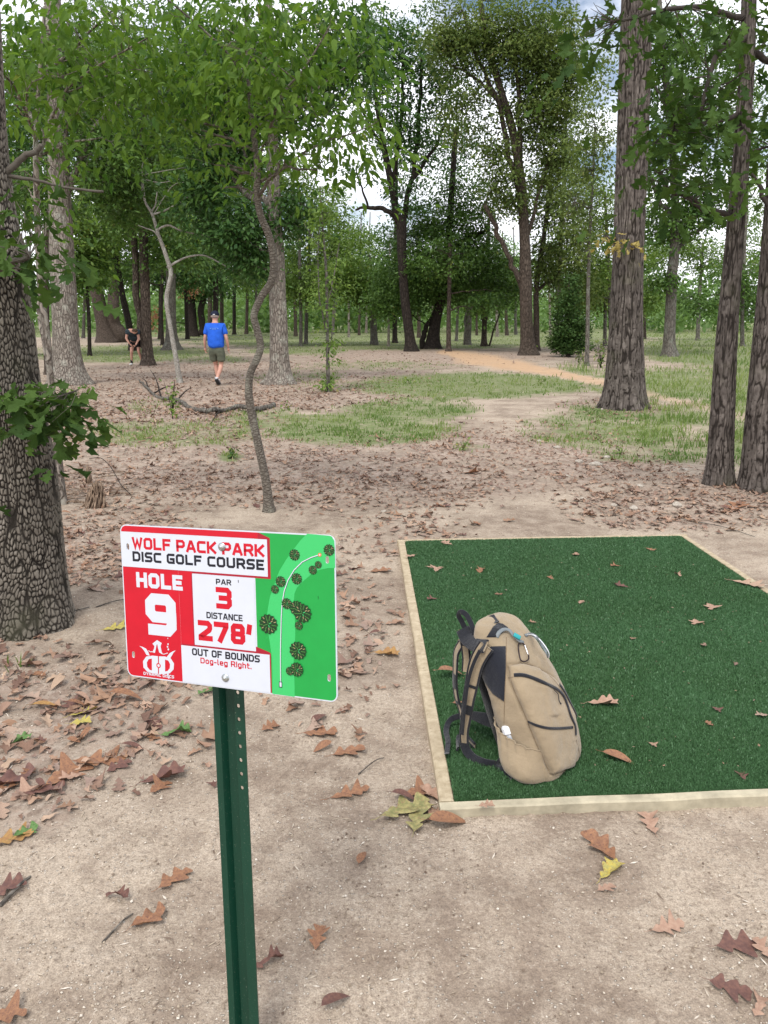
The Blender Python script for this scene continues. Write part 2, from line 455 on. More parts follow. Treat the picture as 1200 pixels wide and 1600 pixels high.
# ------------------------------------------------------------------ tee pad
PADZ = 0.035
Q = [at_z(711, 1252, PADZ), at_z(1420, 1206, PADZ), at_z(1064, 838, PADZ), at_z(633, 846, PADZ)]     # inner corners near-left, near-right, far-right, far-left
Q[1] = Q[2] + (Q[0] - Q[3]) * 1.0 + np.array([0.02, 0, 0])
def padpt(u, v):
    u = np.asarray(u)[..., None]; v = np.asarray(v)[..., None]
    return (Q[0] * (1 - u) + Q[1] * u) * (1 - v) + (Q[3] * (1 - u) + Q[2] * u) * v
def in_pad(x, y, m=0.0):
    P = [q[:2] for q in Q]; ins = np.ones(np.shape(x), bool)
    for a, b in zip(P, P[1:] + P[:1]):
        d = b - a; nrm = np.array([-d[1], d[0]]) / np.hypot(*d)
        ins &= ((x - a[0]) * nrm[0] + (y - a[1]) * nrm[1]) > -m
    return ins
def tee_pad():
    root = empty('tee_pad', tuple((Q[0] + Q[2]) / 2 * [1, 1, 0]))
    tag(root, 'rectangular green artificial turf tee pad edged with pale timber boards', 'tee pad')
    off = np.array(root.location)
    # turf backing with rolled edges + blades
    nu, nv = 90, 130
    u, v = np.meshgrid(np.linspace(0, 1, nu), np.linspace(0, 1, nv))
    P = padpt(u, v)
    wu, wv = np.linalg.norm(Q[1] - Q[0]), np.linalg.norm(Q[3] - Q[0])
    e = np.minimum(np.minimum(u, 1 - u) * wu, np.minimum(v, 1 - v) * wv)
    swell = 0.018 * (1 - np.exp(-e / 0.03)) + 0.012 * np.exp(-((v * wv - 0.10) / 0.08) ** 2)
    P[..., 2] = PADZ - 0.012 + swell + 0.004 * fbm2(P[..., 0] * 3, P[..., 1] * 3, 2, 77)
    def turf_h(uu, vv):
        ee = np.minimum(np.minimum(uu, 1 - uu) * wu, np.minimum(vv, 1 - vv) * wv)
        return PADZ - 0.012 + 0.018 * (1 - np.exp(-ee / 0.03)) + 0.012 * np.exp(-((vv * wv - 0.10) / 0.08) ** 2)
    b = MB()
    b.add(P.reshape(-1, 3) - off, [grid_faces(nv, nu)], 0, 0.2)
    n = 430000
    t = rng.random(n); vv = np.where(rng.random(n) < 0.72, rng.random(n) ** 1.8, rng.random(n)); uu = rng.random(n)
    B = padpt(uu, vv); B[:, 2] = turf_h(uu, vv) - 0.002
    hgt = rng.uniform(0.008, 0.016, n) * np.where(vv > .5, 1.15, 1.0); w = rng.uniform(0.0008, 0.0016, n) * (1 + 1.2 * vv)
    th = rng.uniform(0, 6.283, n); lean = rng.uniform(0.0, 0.008, n); la = rng.uniform(0, 6.283, n)
    d = np.stack([np.cos(th), np.sin(th), 0 * th], 1)
    tip = B + np.stack([np.cos(la) * lean, np.sin(la) * lean, hgt], 1)
    V = np.empty((n, 4, 3)); V[:, 0] = B - d * w[:, None]; V[:, 1] = B + d * w[:, None]
    V[:, 2] = tip + d * w[:, None] * .7; V[:, 3] = tip - d * w[:, None] * .7
    a = np.repeat(np.clip(rng.normal(0.5, 0.25, n), 0, 1), 4)
    b.add((V - off).reshape(-1, 3), [np.arange(n * 4).reshape(n, 4)], 0, a)
    m, nt, N, L, out = newmat('artificial_turf'); g = G(nt)
    va = g.attr('var'); wear = g.noise(g.obj(), 2.2, 4)
    c = g.mix(va, (0.036, 0.086, 0.032), (0.090, 0.195, 0.080))
    c = g.mix(g.map(va, 0.93, 1.0, 0, .8), c, (0.22, 0.36, 0.22))
    c = g.mix(g.map(wear, 0.38, 0.66, 0, 0.55), c, (0.075, 0.17, 0.075))
    g.bsdf(out, c, 0.42, None, 0.4)
    link('turf', b.mesh('turf', False, 'var'), m, root)
    # timber edging boards
    wm, nt, N, L, out = newmat('treated_timber'); g = G(nt)
    o = g.obj(); gr = g.noise(g.obj((1, 1, 1)), 26, 5, 0.65)
    c = g.mix(g.map(gr, 0.3, 0.7), (0.30, 0.235, 0.15), (0.52, 0.44, 0.31))
    c = g.mix(g.map(g.noise(o, 3, 4), 0.45, 0.7, 0, 0.5), c, (0.40, 0.32, 0.23))
    c = g.mix(g.map(g.noise(o, 60, 3), 0.6, 0.75, 0, 0.6), c, (0.22, 0.17, 0.12))
    g.bsdf(out, c, 0.85, g.bump(gr, 0.003), 0.2)
    yw = plain('yellowed_timber', (0.41, 0.365, 0.265), 0.85, 0.2, nscale=14, namt=0.25, bumpd=0.002, bscale=50)
    def board(a, c_, w, out_dir, mat, ext0=0.0, ext1=0.0):
        a = np.array(a); c_ = np.array(c_); d = (c_ - a); Ln = np.linalg.norm(d); d /= Ln
        a = a - d * ext0; c_ = c_ + d * ext1; Ln = np.linalg.norm(c_ - a)
        s = np.cross([0, 0, 1], d); s /= np.linalg.norm(s)
        if s @ out_dir < 0: s = -s
        k = 60; t = np.linspace(0, 1, k)
        top = PADZ + 0.003 + 0.004 * (vn2(t * 9, t * 0 + a[0], 5) - .5)
        prof = [(0.003, -0.06), (0.003, -0.003), (0.006, 0.0), (w - 0.005, 0.0), (w, -0.005), (w, -0.06)]
        V = []
        for i in range(k):
            base = a + (c_ - a) * t[i]
            wig = 0.004 * (vn2(np.array(t[i] * 14), np.array(a[1]), 8) - .5)
            for (x, z) in prof: V.append(base + s * (x + (wig if x > .01 else 0)) + np.array([0, 0, top[i] - PADZ + z]))
        V = np.array(V) - off; bb = MB()
        F = grid_faces(k, len(prof)); bb.add(V, [F, np.array([list(range(len(prof)))]), np.array([[(k - 1) * len(prof) + j for j in range(len(prof))][::-1]])])
        link('edging_board', bb.mesh('edging_board', False), mat, root)
    board(Q[0], Q[3], 0.050, np.array([-1, 0, 0]), wm, 0.0, 0.0)
    board(Q[0], Q[1], 0.040, np.array([0, -1, 0]), yw, 0.053, 0.05)
    board(Q[3], Q[2], 0.045, np.array([0, 1, 0]), wm, 0.053, 0.05)
    board(Q[2], Q[1], 0.045, np.array([1, 0, 0]), wm, 0.0, 0.0)
    return turf_h
turf_h = tee_pad()

# ------------------------------------------------------------------ tee sign
SIGN = dict(c=(-0.30184, 1.38, 1.01612), yaw=-0.34035, pit=-0.10169, rol=-0.04305, W=0.45921, H=0.30912)
def tee_sign():
    c = np.array(SIGN['c']); W, H = SIGN['W'], SIGN['H']
    Ry = np.array(Matrix.Rotation(SIGN['rol'], 3, 'Y')); Rx = np.array(Matrix.Rotation(SIGN['pit'], 3, 'X')); Rz = np.array(Matrix.Rotation(SIGN['yaw'], 3, 'Z'))
    M = Rz @ Rx @ Ry
    root = empty('tee_sign', (0, 0, 0))
    tag(root, 'printed red, white and green tee sign bolted on a dark green metal post', 'sign')
    # frame of the sign: x right, y away from the viewer, z up, origin at the plate centre
    base = c - np.array([0, 0, 1.0]); 
    Mw = Matrix([[*M[0], c[0]], [*M[1], c[1]], [*M[2], c[2]], [0, 0, 0, 1]])
    root.matrix_world = Mw
    # homography: (zoom of the photograph) -> plate coordinates
    Zc = [(58, 61), (1117, 114), (1131, 940), (93, 806)]; Pc = [(-W / 2, H / 2), (W / 2, H / 2), (W / 2, -H / 2), (-W / 2, -H / 2)]
    A = []; bb = []
    for (x, y), (u, v) in zip(Zc, Pc):
        A += [[x, y, 1, 0, 0, 0, -u * x, -u * y], [0, 0, 0, x, y, 1, -v * x, -v * y]]; bb += [u, v]
    hm = np.append(np.linalg.solve(A, bb), 1).reshape(3, 3)
    def q(x, y):
        r_ = hm @ np.array([x, y, 1.0]); return np.array([r_[0] / r_[2], r_[1] / r_[2]])
    EPS = 0.00012
    def sheet(b, loops, layer, mi=0, thick=0.0):
        """filled polygon with holes at layer*EPS in front of the plate"""
        y = -0.001 - layer * EPS
        lps = [[Vector((p[0], y, p[1])) for p in l] for l in loops]
        tris = geometry.tessellate_polygon(lps)
        V = np.array([tuple(v) for l in lps for v in l])
        T = np.array(tris)
        # face the viewer (-y)
        n = np.cross(V[T[:, 1]] - V[T[:, 0]], V[T[:, 2]] - V[T[:, 0]])[:, 1]
        T = np.where((n > 0)[:, None], T[:, ::-1], T)
        b.add(V, [T], mi)
    def rr(x0, y0, x1, y1, r_, n=6, cs=(1, 1, 1, 1)):
        """rounded rect in plate coords, corners tl tr br bl"""
        out = []
        for (cx, cy, a0, f) in ((x0 + r_, y1 - r_, 180, cs[0]), (x1 - r_, y1 - r_, 90, cs[1]), (x1 - r_, y0 + r_, 0, cs[2]), (x0 + r_, y0 + r_, -90, cs[3])):
            if f:
                for k in range(n + 1):
                    t = R(a0 - 90 * k / n); out.append((cx + r_ * math.cos(t), cy + r_ * math.sin(t)))
            else:
                sx = {180: -1, 90: 1, 0: 1, -90: -1}[a0]; sy = {180: 1, 90: 1, 0: -1, -90: -1}[a0]
                out.append((cx + sx * r_, cy + sy * r_))
        return out
    slots = []
    for (x, y) in ((97, 171), (122, 702), (1079, 234), (1089, 817)):
        cx, cy = q(x, y)
        slots.append([(cx + 0.0033 * math.cos(t), cy + (0.0034 if math.sin(t) > 0 else -0.0034) + 0.0033 * math.sin(t)) for t in np.linspace(0.1, 0.1 + 2 * math.pi, 16, endpoint=False)])
    m = 0.0022; rc = 0.014
    white = plain('sign_white', (0.60, 0.63, 0.70), 0.30, 0.4, nscale=30, namt=0.02)
    red = plain('sign_red', (0.54, 0.008, 0.024), 0.30, 0.4, nscale=22, namt=0.06)
    maroon = plain('sign_maroon', (0.36, 0.012, 0.028), 0.35, 0.4)
    black = plain('sign_black', (0.012, 0.013, 0.022), 0.35, 0.4)
    green = plain('sign_green', (0.016, 0.33, 0.062), 0.30, 0.4, nscale=25, namt=0.04)
    lgreen = plain('sign_light_green', (0.05, 0.50, 0.14), 0.30, 0.4)
    dgreen = plain('sign_tree_green', (0.008, 0.04, 0.012), 0.4, 0.4)
    mgreen = plain('sign_leaf_green', (0.06, 0.20, 0.04), 0.4, 0.4)
    orange = plain('sign_orange', (0.75, 0.16, 0.04), 0.4, 0.4)
    metal = plain('plate_aluminium', (0.72, 0.73, 0.74), 0.35, 0.5, 0.6)
    # plate
    b = MB()
    outer = rr(-W / 2, -H / 2, W / 2, H / 2, rc)
    sheet(b, [outer] + slots, 0)
    for lp in [outer] + slots:
        V = [(x, -0.001, z) for x, z in lp] + [(x, 0.0015, z) for x, z in lp]; k = len(lp)
        b.add(V, [np.array([[i, (i + 1) % k, k + (i + 1) % k, k + i] for i in range(k)])])
    lps = [[Vector((x, 0.0015, z)) for x, z in l] for l in [outer] + slots]; b.add(np.array([tuple(v) for l in lps for v in l]), [np.array(geometry.tessellate_polygon(lps))])
    plate = link('sign_plate', b.mesh('sign_plate', False), white, root)
    def part(name, mats, fn, layer_smooth=False):
        b_ = MB(); fn(b_); return link(name, b_.mesh(name, False), mats, plate)
    # ---- stroke lettering
    K = {
     'W': (.86, [[(0, 1), (.24, 0), (.5, .82), (.76, 0), (1, 1)]]), 'O': (.66, 'O'), 'L': (.58, [[(0, 1), (0, 0), (1, 0)]]),
     'F': (.58, [[(0, 0), (0, 1), (1, 1)], [(0, .5), (.85, .5)]]), 'P': (.64, [[(0, 0), (0, 1), (.8, 1), (1, .85), (1, .55), (.8, .4), (0, .4)]]),
     'A': (.72, [[(0, 0), (.42, 1), (.58, 1), (1, 0)], [(.18, .27), (.82, .27)]]), 'C': (.62, [[(1, 1), (.18, 1), (0, .86), (0, .14), (.18, 0), (1, 0)]]),
     'K': (.66, [[(0, 0), (0, 1)], [(1, 1), (.3, .5), (1, 0)], [(0, .5), (.32, .5)]]), 'R': (.66, [[(0, 0), (0, 1), (.8, 1), (1, .86), (1, .58), (.8, .44), (0, .44)], [(.6, .44), (1, 0)]]),
     'D': (.66, [[(0, 0), (0, 1), (.75, 1), (1, .8), (1, .2), (.75, 0), (0, 0)]]), 'I': (.0, [[(0, 0), (0, 1)]]),
     'S': (.62, [[(1, 1), (.18, 1), (0, .86), (0, .64), (.18, .5), (.82, .5), (1, .36), (1, .14), (.82, 0), (0, 0)]]),
     'G': (.64, [[(1, 1), (.18, 1), (0, .86), (0, .14), (.18, 0), (1, 0), (1, .45), (.55, .45)]]), 'U': (.66, [[(0, 1), (0, .14), (.18, 0), (.82, 0), (1, .14), (1, 1)]]),
     'E': (.56, [[(1, 1), (0, 1), (0, 0), (1, 0)], [(0, .5), (.85, .5)]]), 'H': (.66, [[(0, 0), (0, 1)], [(1, 0), (1, 1)], [(0, .5), (1, .5)]]),
     'N': (.68, [[(0, 0), (0, 1), (.12, 1), (.88, 0), (1, 0), (1, 1)]]), 'T': (.66, [[(0, 1), (1, 1)], [(.5, 1), (.5, 0)]]),
     'B': (.64, [[(0, 0), (0, 1), (.8, 1), (.95, .88), (.95, .62), (.8, .5), (0, .5)], [(.8, .5), (1, .38), (1, .12), (.82, 0), (0, 0)]]),
     'Y': (.7, [[(0, 1), (.5, .48), (1, 1)], [(.5, .48), (.5, 0)]]), 'M': (.84, [[(0, 0), (0, 1), (.1, 1), (.5, .35), (.9, 1), (1, 1), (1, 0)]]),
     '2': (.6, [[(0, 1), (.8, 1), (1, .86), (1, .68), (.92, .56), (0, .1), (0, 0), (1, 0)]]), '3': (.6, [[(0, 1), (.82, 1), (1, .86), (1, .64), (.84, .5), (.25, .5)], [(.84, .5), (1, .36), (1, .14), (.82, 0), (0, 0)]]),
     '7': (.62, [[(0, 1), (1, 1), (1, .88), (.38, 0)]]), '8': (.6, [[(.16, 1), (.84, 1), (.98, .88), (.98, .62), (.84, .5), (.16, .5), (.02, .62), (.02, .88), (.16, 1)], [(.84, .5), (1, .38), (1, .12), (.84, 0), (.16, 0), (0, .12), (0, .38), (.16, .5)]]),
     '9': (.6, [[(1, .42), (.18, .42), (0, .56), (0, .86), (.18, 1), (.82, 1), (1, .86), (1, .43)], [(1, .56), (1, .14), (.82, 0), (.1, 0)]]), "'": (.0, [[(0, 1.0), (-.04, .72)]]),
     'o': (.5, [[(.2, 0), (0, .1), (0, .6), (.2, .7), (.8, .7), (1, .6), (1, .1), (.8, 0), (.2, 0)]]), 'g': (.5, [[(1, 0), (.2, 0), (0, .1), (0, .6), (.2, .7), (1, .7), (1, -.16), (.8, -.27), (.1, -.27)]]),
     '-': (.3, [[(0, .36), (1, .36)]]), 'l': (.12, [[(0, 1), (0, .08), (1, 0)]]), 'e': (.5, [[(.9, 0), (.2, 0), (0, .1), (0, .6), (.2, .7), (.8, .7), (1, .6), (1, .34), (0, .34)]]),
     'i': (.0, [[(0, 0), (0, .7)], [(0, .86), (0, 1.0)]]), 'h': (.5, [[(0, 0), (0, 1)], [(0, .7), (.8, .7), (1, .6), (1, 0)]]), 't': (.34, [[(.3, 1), (.3, .1), (.6, 0), (1, 0)], [(0, .7), (1, .7)]]), '.': (.0, [[(0, 0), (0, .02)]]),
    }
    K['O'] = (.66, [[(.2, 0), (0, .15), (0, .85), (.2, 1), (.8, 1), (1, .85), (1, .15), (.8, 0), (.2, 0)]])
    def ribbon(b, P, hw, y, mi=0):
        P = [np.array(p, float) for p in P]
        closed = len(P) > 3 and np.allclose(P[0], P[-1])
        if closed: P = P[:-1]
        n = len(P); Lf = []; Rt = []
        for i in range(n):
            a = P[i - 1] if (i or closed) else None; c_ = P[(i + 1) % n] if (i < n - 1 or closed) else None
            d1 = (P[i] - a) / (np.linalg.norm(P[i] - a) + 1e-12) if a is not None else None
            d2 = (c_ - P[i]) / (np.linalg.norm(c_ - P[i]) + 1e-12) if c_ is not None else None
            if d1 is None: d1 = d2
            if d2 is None: d2 = d1
            n1 = np.array([-d1[1], d1[0]]); n2 = np.array([-d2[1], d2[0]]); mm = n1 + n2; ln = np.linalg.norm(mm)
            mm = mm / (ln + 1e-9); sc = min(1 / max(0.35, mm @ n1), 2.4)
            e = np.zeros(2)
            Lf.append(P[i] + mm * hw * sc); Rt.append(P[i] - mm * hw * sc)
        V = [(p[0], y, p[1]) for p in Lf] + [(p[0], y, p[1]) for p in Rt]
        m_ = n if closed else n - 1
        b.add(V, [np.array([[i, n + i, n + (i + 1) % n, (i + 1) % n] for i in range(m_)])], mi)
    def text(b, s, x0, x1, zb, zt, layer, mi=0, wt=0.19, gap=0.42, slope=(0, 0)):
        """fit a line of lettering in the box, plate coords; zb,zt may be pairs (left,right)"""
        Hh = zt - zb; t = Hh * wt
        ws = []
        for ch in s: ws.append(0.34 if ch == ' ' else K[ch][0] + wt)
        gap_ = gap * wt * 1.6
        tot = sum(ws) + gap_ * (len(s) - 1)
        kx = (x1 - x0) / tot; x = x0; li = 0
        for ch, w_ in zip(s, ws):
            if ch != ' ':
                gw, st = K[ch]
                for pl in st:
                    pts = []
                    for (a, c_) in pl:
                        xx = x + kx * (wt / 2) + a * (gw if gw else 1) * kx
                        yy = zb + t / 2 + c_ * (Hh - t)
                        # butt ends flush with the box for open strokes
                        pts.append((xx, yy))
                    if not (len(pl) > 3 and pl[0] == pl[-1]):
                        for e0, e1 in ((0, 1), (-1, -2)):
                            p_, q_ = np.array(pts[e0]), np.array(pts[e1]); d = p_ - q_; L_ = np.linalg.norm(d)
                            if L_ > 1e-9: pts[e0] = tuple(p_ + d / L_ * t / 2)
                    ribbon(b, pts, t / 2 * (0.5 * (1 + kx / Hh) if kx < Hh else 1), -0.001 - (layer + 0.08 * (li % 9)) * EPS * 1.0, mi); li += 1
            x += (w_ + gap_) * kx
    def box_of(xl, yt, xr, yb):
        """zoom-px box corners top-left / bottom-right, returns plate x0,x1,z0,z1"""
        a = q(xl, yt); c_ = q(xr, yb); return a[0], c_[0], c_[1], a[1]
    # plate-space x of dividing lines
    xs_r = q(795, 330)[0]; 
    # ---- left red field and course map field
    def map_field(b):
        sheet(b, [[(xs_r - 0.03, -H / 2 + m)] + rr(xs_r - 0.03, -H / 2 + m, W / 2 - m, H / 2 - m, rc - m, cs=(0, 1, 1, 0))[0:-1]] + [slots[2], slots[3]], 1)
        Lg = [(980, 106), (945, 140), (915, 180), (875, 235), (842, 290), (812, 370), (795, 420), (782, 500), (784, 570), (795, 640), (806, 720), (808, 800), (808, 896),
              (918, 911), (918, 860), (916, 800), (913, 740), (916, 680), (921, 620), (921, 560), (918, 500), (914, 450), (917, 400), (930, 370), (960, 340), (1000, 305), (1040, 283), (1080, 275), (1118, 274), (1116, 180), (1113, 140), (1100, 119), (1090, 116)]
        sheet(b, [[q(*p_) for p_ in Lg], slots[2]], 2, 1)
        # flight line, tee, basket
        pl = [(849, 838), (848, 760), (848, 680), (850, 600), (852, 520), (856, 450), (866, 390), (885, 335), (915, 285), (955, 245), (1000, 222), (1038, 210)]
        P = [q(*p_) for p_ in pl]
        ribbon(b, [p_ + np.array([0.0006, -0.0003]) for p_ in P], 0.0011, -0.001 - 3 * EPS, 4)
        ribbon(b, P, 0.0008, -0.001 - 4 * EPS, 3)
        cx, cy = q(849, 850); sheet(b, [[(cx - .0032, cy - .0058), (cx + .0032, cy - .0058), (cx + .0032, cy + .0058), (cx - .0032, cy + .0058)]], 5, 4)
        sheet(b, [[(cx - .002, cy - .0042), (cx + .002, cy - .0042), (cx + .002, cy + .0045), (cx - .002, cy + .0045)]], 6, 3)
        cx, cy = q(1042, 209)
        sheet(b, [[(cx + .0034 * math.cos(t), cy + .0034 * math.sin(t)) for t in np.linspace(0, 6.283, 12, endpoint=False)]], 5, 6)
        sheet(b, [[(cx + .0016 * math.cos(t), cy + .0016 * math.sin(t)) for t in np.linspace(0, 6.283, 8, endpoint=False)]], 6, 3)
        ribbon(b, [q(1034, 412), q(1035, 428)], .0004, -0.001 - 4 * EPS, 5)
        trees = [(918, 210, 24), (1088, 186, 25), (1035, 258, 16), (1008, 284, 19), (929, 327, 24), (850, 341, 23), (822, 379, 18), (880, 449, 23), (930, 472, 32), (958, 496, 40), (940, 557, 18), (790, 550, 41), (936, 681, 38), (896, 782, 18), (930, 774, 30)]
        for i, (x, y, r_) in enumerate(trees):
            c0 = q(x, y); rad = np.linalg.norm(q(x + r_, y) - q(x - r_, y)) / 2 * 1.06; nn = 26
            sheet(b, [[(c0[0] + rad * (1 + .07 * (-1) ** k) * math.cos(6.2832 * k / nn), c0[1] + rad * (1 + .07 * (-1) ** k) * math.sin(6.2832 * k / nn)) for k in range(nn)]], 7 + i * .8, 5)
            rs = random.Random(i)
            for ring_, cnt in ((.78, 13), (.5, 9), (.22, 4)):
                for k in range(cnt):
                    t = 6.2832 * (k + rs.random() * .3) / cnt + ring_; l_ = rad * .13
                    a_ = (c0[0] + rad * ring_ * math.cos(t), c0[1] + rad * ring_ * math.sin(t)); d_ = (math.cos(t) * l_, math.sin(t) * l_)
                    ribbon(b, [(a_[0] - d_[0], a_[1] - d_[1]), (a_[0] + d_[0], a_[1] + d_[1])], rad * .04, -0.001 - (7.4 + i * .8) * EPS, 7 if k % 3 else (8 if ring_ > .3 else 1))
    part('course_map', [green, lgreen, maroon, white, black, dgreen, orange, mgreen, plain('sign_branch_tan', (0.35, 0.28, 0.14), .4)], map_field)
    xh, zh0 = q(415, 640)[0], q(362, 655)[1]
    zt1 = q(64, 258)[1]; zt0 = q(62, 96)[1]
    xt = q(783, 200)[0]; zt2 = q(785, 318)[1]
    x_ob0, x_ob1 = q(362, 760)[0], q(797, 800)[0]
    z_ob1 = q(362, 655)[1]; x_par0 = q(416, 400)[0]; x_par1 = q(722, 500)[0]; z_par0 = q(580, 670)[1]
    def hole_field(b):
        lay = rr(-W / 2 + m, -H / 2 + m, x_ob0, zt1 - 0.0005, rc - m, cs=(0, 0, 0, 1))
        sheet(b, [lay, slots[1]], 1, 0)
        sheet(b, [[(x_ob0 + 0.0002, z_ob1), (x_ob0 + 0.0002, zt1 - .0005), (x_par0, zt1 - .0005), (x_par0, z_ob1)]], 1, 0)
        a = box_of(137, 298, 366, 386); text(b, 'HOLE', a[0], a[1] , q(250, 378)[1], q(250, 303)[1], 3, 1, .27, .33)
        text(b, '9', q(184, 500)[0], q(333, 520)[0], q(260, 610)[1], q(257, 402)[1], 3, 1, .27, .3)
        # emblem: crown over a double D
        def E(pts, lay_=3.0): sheet(b, [[q(*p_) for p_ in pts]], lay_, 1)
        E([(151, 659), (168, 664), (184, 672), (196, 690), (202, 708), (186, 703), (176, 684), (165, 670)])
        E([(331, 681), (316, 686), (300, 696), (288, 712), (284, 722), (302, 722), (312, 706), (320, 692)])
        E([(239, 630), (262, 645), (256, 660), (262, 690), (268, 700), (250, 692), (244, 672), (240, 650), (236, 655), (233, 672), (228, 694), (216, 690), (224, 672), (226, 660), (216, 648)], 3.3)
        ribbon(b, [q(196, 682), q(206, 688), q(222, 688)], .0007, -0.001 - 3.5 * EPS, 1); ribbon(b, [q(258, 696), q(272, 700), q(292, 694)], .0007, -0.001 - 3.5 * EPS, 1)
        for sgn, cx in ((-1, 243), (1, 248)):
            o = [(cx + sgn * k[0], k[1]) for k in ((0, 710), (28, 709), (58, 716), (74, 740), (72, 770), (54, 790), (24, 797), (0, 797))]
            i1 = [(cx + sgn * k[0], k[1]) for k in ((30, 724), (46, 728), (55, 745), (53, 766), (42, 780), (30, 783))]
            i2 = [(cx + sgn * k[0], k[1]) for k in ((2, 742), (12, 742), (12, 768), (2, 768))]
            sheet(b, [[q(x - (y - 750) * .03 * 0, y + (x - 245) * .07) for x, y in o], [q(x, y + (x - 245) * .07) for x, y in i1]], 3 + (.5 if sgn > 0 else 0), 1)
        cx, cy = q(246, 756); sheet(b, [[(cx + .0052 * math.cos(t), cy + .0052 * math.sin(t)) for t in np.linspace(0, 6.283, 14, endpoint=False)]], 4, 0)
        sheet(b, [[(cx + .0030 * math.cos(t), cy + .0030 * math.sin(t)) for t in np.linspace(0, 6.283, 14, endpoint=False)]], 4.5, 1)
        ribbon(b, [q(246, 712), q(246, 742)], .0005, -0.001 - 4 * EPS, 0); ribbon(b, [q(246, 770), q(246, 798)], .0005, -0.001 - 4 * EPS, 0)
        text(b, 'DYNAMIC DISCS', q(171, 790)[0], q(322, 812)[0], q(247, 811)[1], q(247, 796)[1], 3, 1, .24, .4)
        # scuffed paint under the numeral
        for (x, y, s_) in ((292, 622, 3), (294, 650, 4), (291, 664, 5), (295, 676, 4), (293, 800, 6), (296, 815, 5)):
            sheet(b, [[q(x + s_ * math.cos(t) * random.uniform(.5, 1.2), y + 1.5 * s_ * math.sin(t) * random.uniform(.5, 1.2)) for t in np.linspace(0, 6.283, 7, endpoint=False)]], 5, 1)
    part('hole_number_panel', [red, white], hole_field)
    x_l = -W / 2 + m
    def title(b):
        # red band above the title with folded maroon corner
        xe = q(735, 108)[0]
        zt_top = H / 2 - m
        lay = rr(x_l, zt0 + .0004, xe, zt_top, rc - m, cs=(0, 0, 0, 0))
        lay = [(x_l, zt0 + .0004), (x_l + .0005, zt_top - .008), (x_l + .004, zt_top - .0025), (x_l + .010, zt_top), (xe, zt_top), (xe, zt0 + .0004)]
        sheet(b, [lay], 2, 0)
        xf = xt + q(797, 200)[0] - q(783, 200)[0]
        sheet(b, [[(xe + .0001, zt_top), (xe + .002, zt_top), (xf, q(797, 128)[1]), (xf, zt2 - .004), (x_par0, zt2 - .004), (x_par0, zt2 - .0008), (x_l, zt2 - .0008), (x_l, zt2 + .003), (xe, zt2 + .01)]], 2, 1)
        sheet(b, [[(x_l, zt0), (x_l, zt2), (xt, zt2), (xt, zt0)], slots[0]], 3, 2)
        bx = q(450, 150)
        text(b, 'WOLF PACK PARK', q(118, 150)[0], q(768, 190)[0], q(440, 201)[1], q(440, 141)[1], 4, 0, .24, .30)
        text(b, 'DISC GOLF COURSE', q(120, 215)[0], q(768, 260)[0], q(440, 264)[1], q(440, 213)[1], 4, 3, .24, .32)
    part('title_panel', [red, maroon, white, black], title)
    def par(b):
        sheet(b, [[(x_par0 - .0022, zt2 - .006), (x_par0 - .0022, z_par0), (x_par0, z_par0), (x_par0, zt2 - .006)]], 3.5, 1)
        sheet(b, [[(x_par0, zt2 - .005), (x_par0, z_par0), (x_par1, z_par0), (x_par1, zt2 - .005)]], 3, 0)
        ribbon(b, [q(640, 333), q(641, 347)], .0006, -0.001 - 5 * EPS, 3)
        text(b, 'PAR', q(530, 340)[0], q(605, 350)[0], q(567, 358)[1], q(567, 330)[1], 4, 3, .22, .36)
        text(b, '3', q(530, 400)[0], q(608, 430)[0], q(568, 477)[1], q(568, 370)[1], 4, 2, .25, .4)
        text(b, 'DISTANCE', q(483, 500)[0], q(661, 520)[0], q(570, 530)[1], q(570, 498)[1], 4, 3, .22, .36)
        text(b, "278'", q(443, 560)[0], q(707, 600)[0], q(570, 645)[1], q(570, 541)[1], 4, 2, .28, .34)
    part('par_panel', [white, maroon, red, black], par)
    def notes(b):
        sheet(b, [[(x_ob0, z_ob1 + .0015), (x_ob0 + .001, z_ob1 + .0015 + .0015), (x_par1 - .001, z_par0 + .001), (x_par1, q(728, 662)[1]), (x_ob1 + .0012, q(800, 692)[1]), (x_ob1 + .0026, q(803, 700)[1]), (x_ob1 + .0026, -H / 2 + m), (x_ob1, -H / 2 + m), (x_ob1 - .01, z_ob1 - .03), (x_ob0, z_ob1 - .01)]], 2.5, 1)
        sheet(b, [[(x_ob0, z_ob1), (x_ob0, -H / 2 + m), (x_ob1, -H / 2 + m), (x_ob1, z_ob1)]], 4, 0)
        text(b, 'OUT OF BOUNDS', q(412, 690)[0], q(746, 730)[0], q(578, 723)[1], q(578, 687)[1], 5, 3, .23, .34)
        text(b, 'Dog-leg Right.', q(453, 730)[0], q(705, 760)[0], q(578, 759)[1], q(578, 730)[1], 5, 2, .2, .5)
    part('notes_panel', [white, maroon, red, black], notes)
    # bolts
    for (x, y) in ((561, 170), (577, 816)):
        cx, cz = q(x, y); b = MB()
        b.tube([(cx, -0.0022, cz), (cx, -0.0030, cz)], .0078, 18)
        b.sphere((cx, -0.0032, cz), (.0062, .0040, .0062), 14, 8)
        b.tube([(cx, -0.005, cz), (cx, -0.0078, cz)], .0026, 6)
        link('bolt', b.mesh('bolt', True), plain('zinc', (.55, .58, .57), .32, .5, .9, nscale=300, namt=.3), root)
    # post: folded U channel with holes in the right flange, built upright in world space
    Mi = Mw.inverted()
    topc = np.array(Mw @ Vector((q(577, 816)[0], 0.004, H / 2 - 0.02)))
    pl = at_depth(356, 1080, 1.43); pb = at_depth(381, 1600, 1.33)
    ax = pl - pb; ax /= np.linalg.norm(ax)
    lo = pb - ax * (pb[2] + 0.12) / ax[2]; hi = pb + ax * ((1.145 - pb[2]) / ax[2])
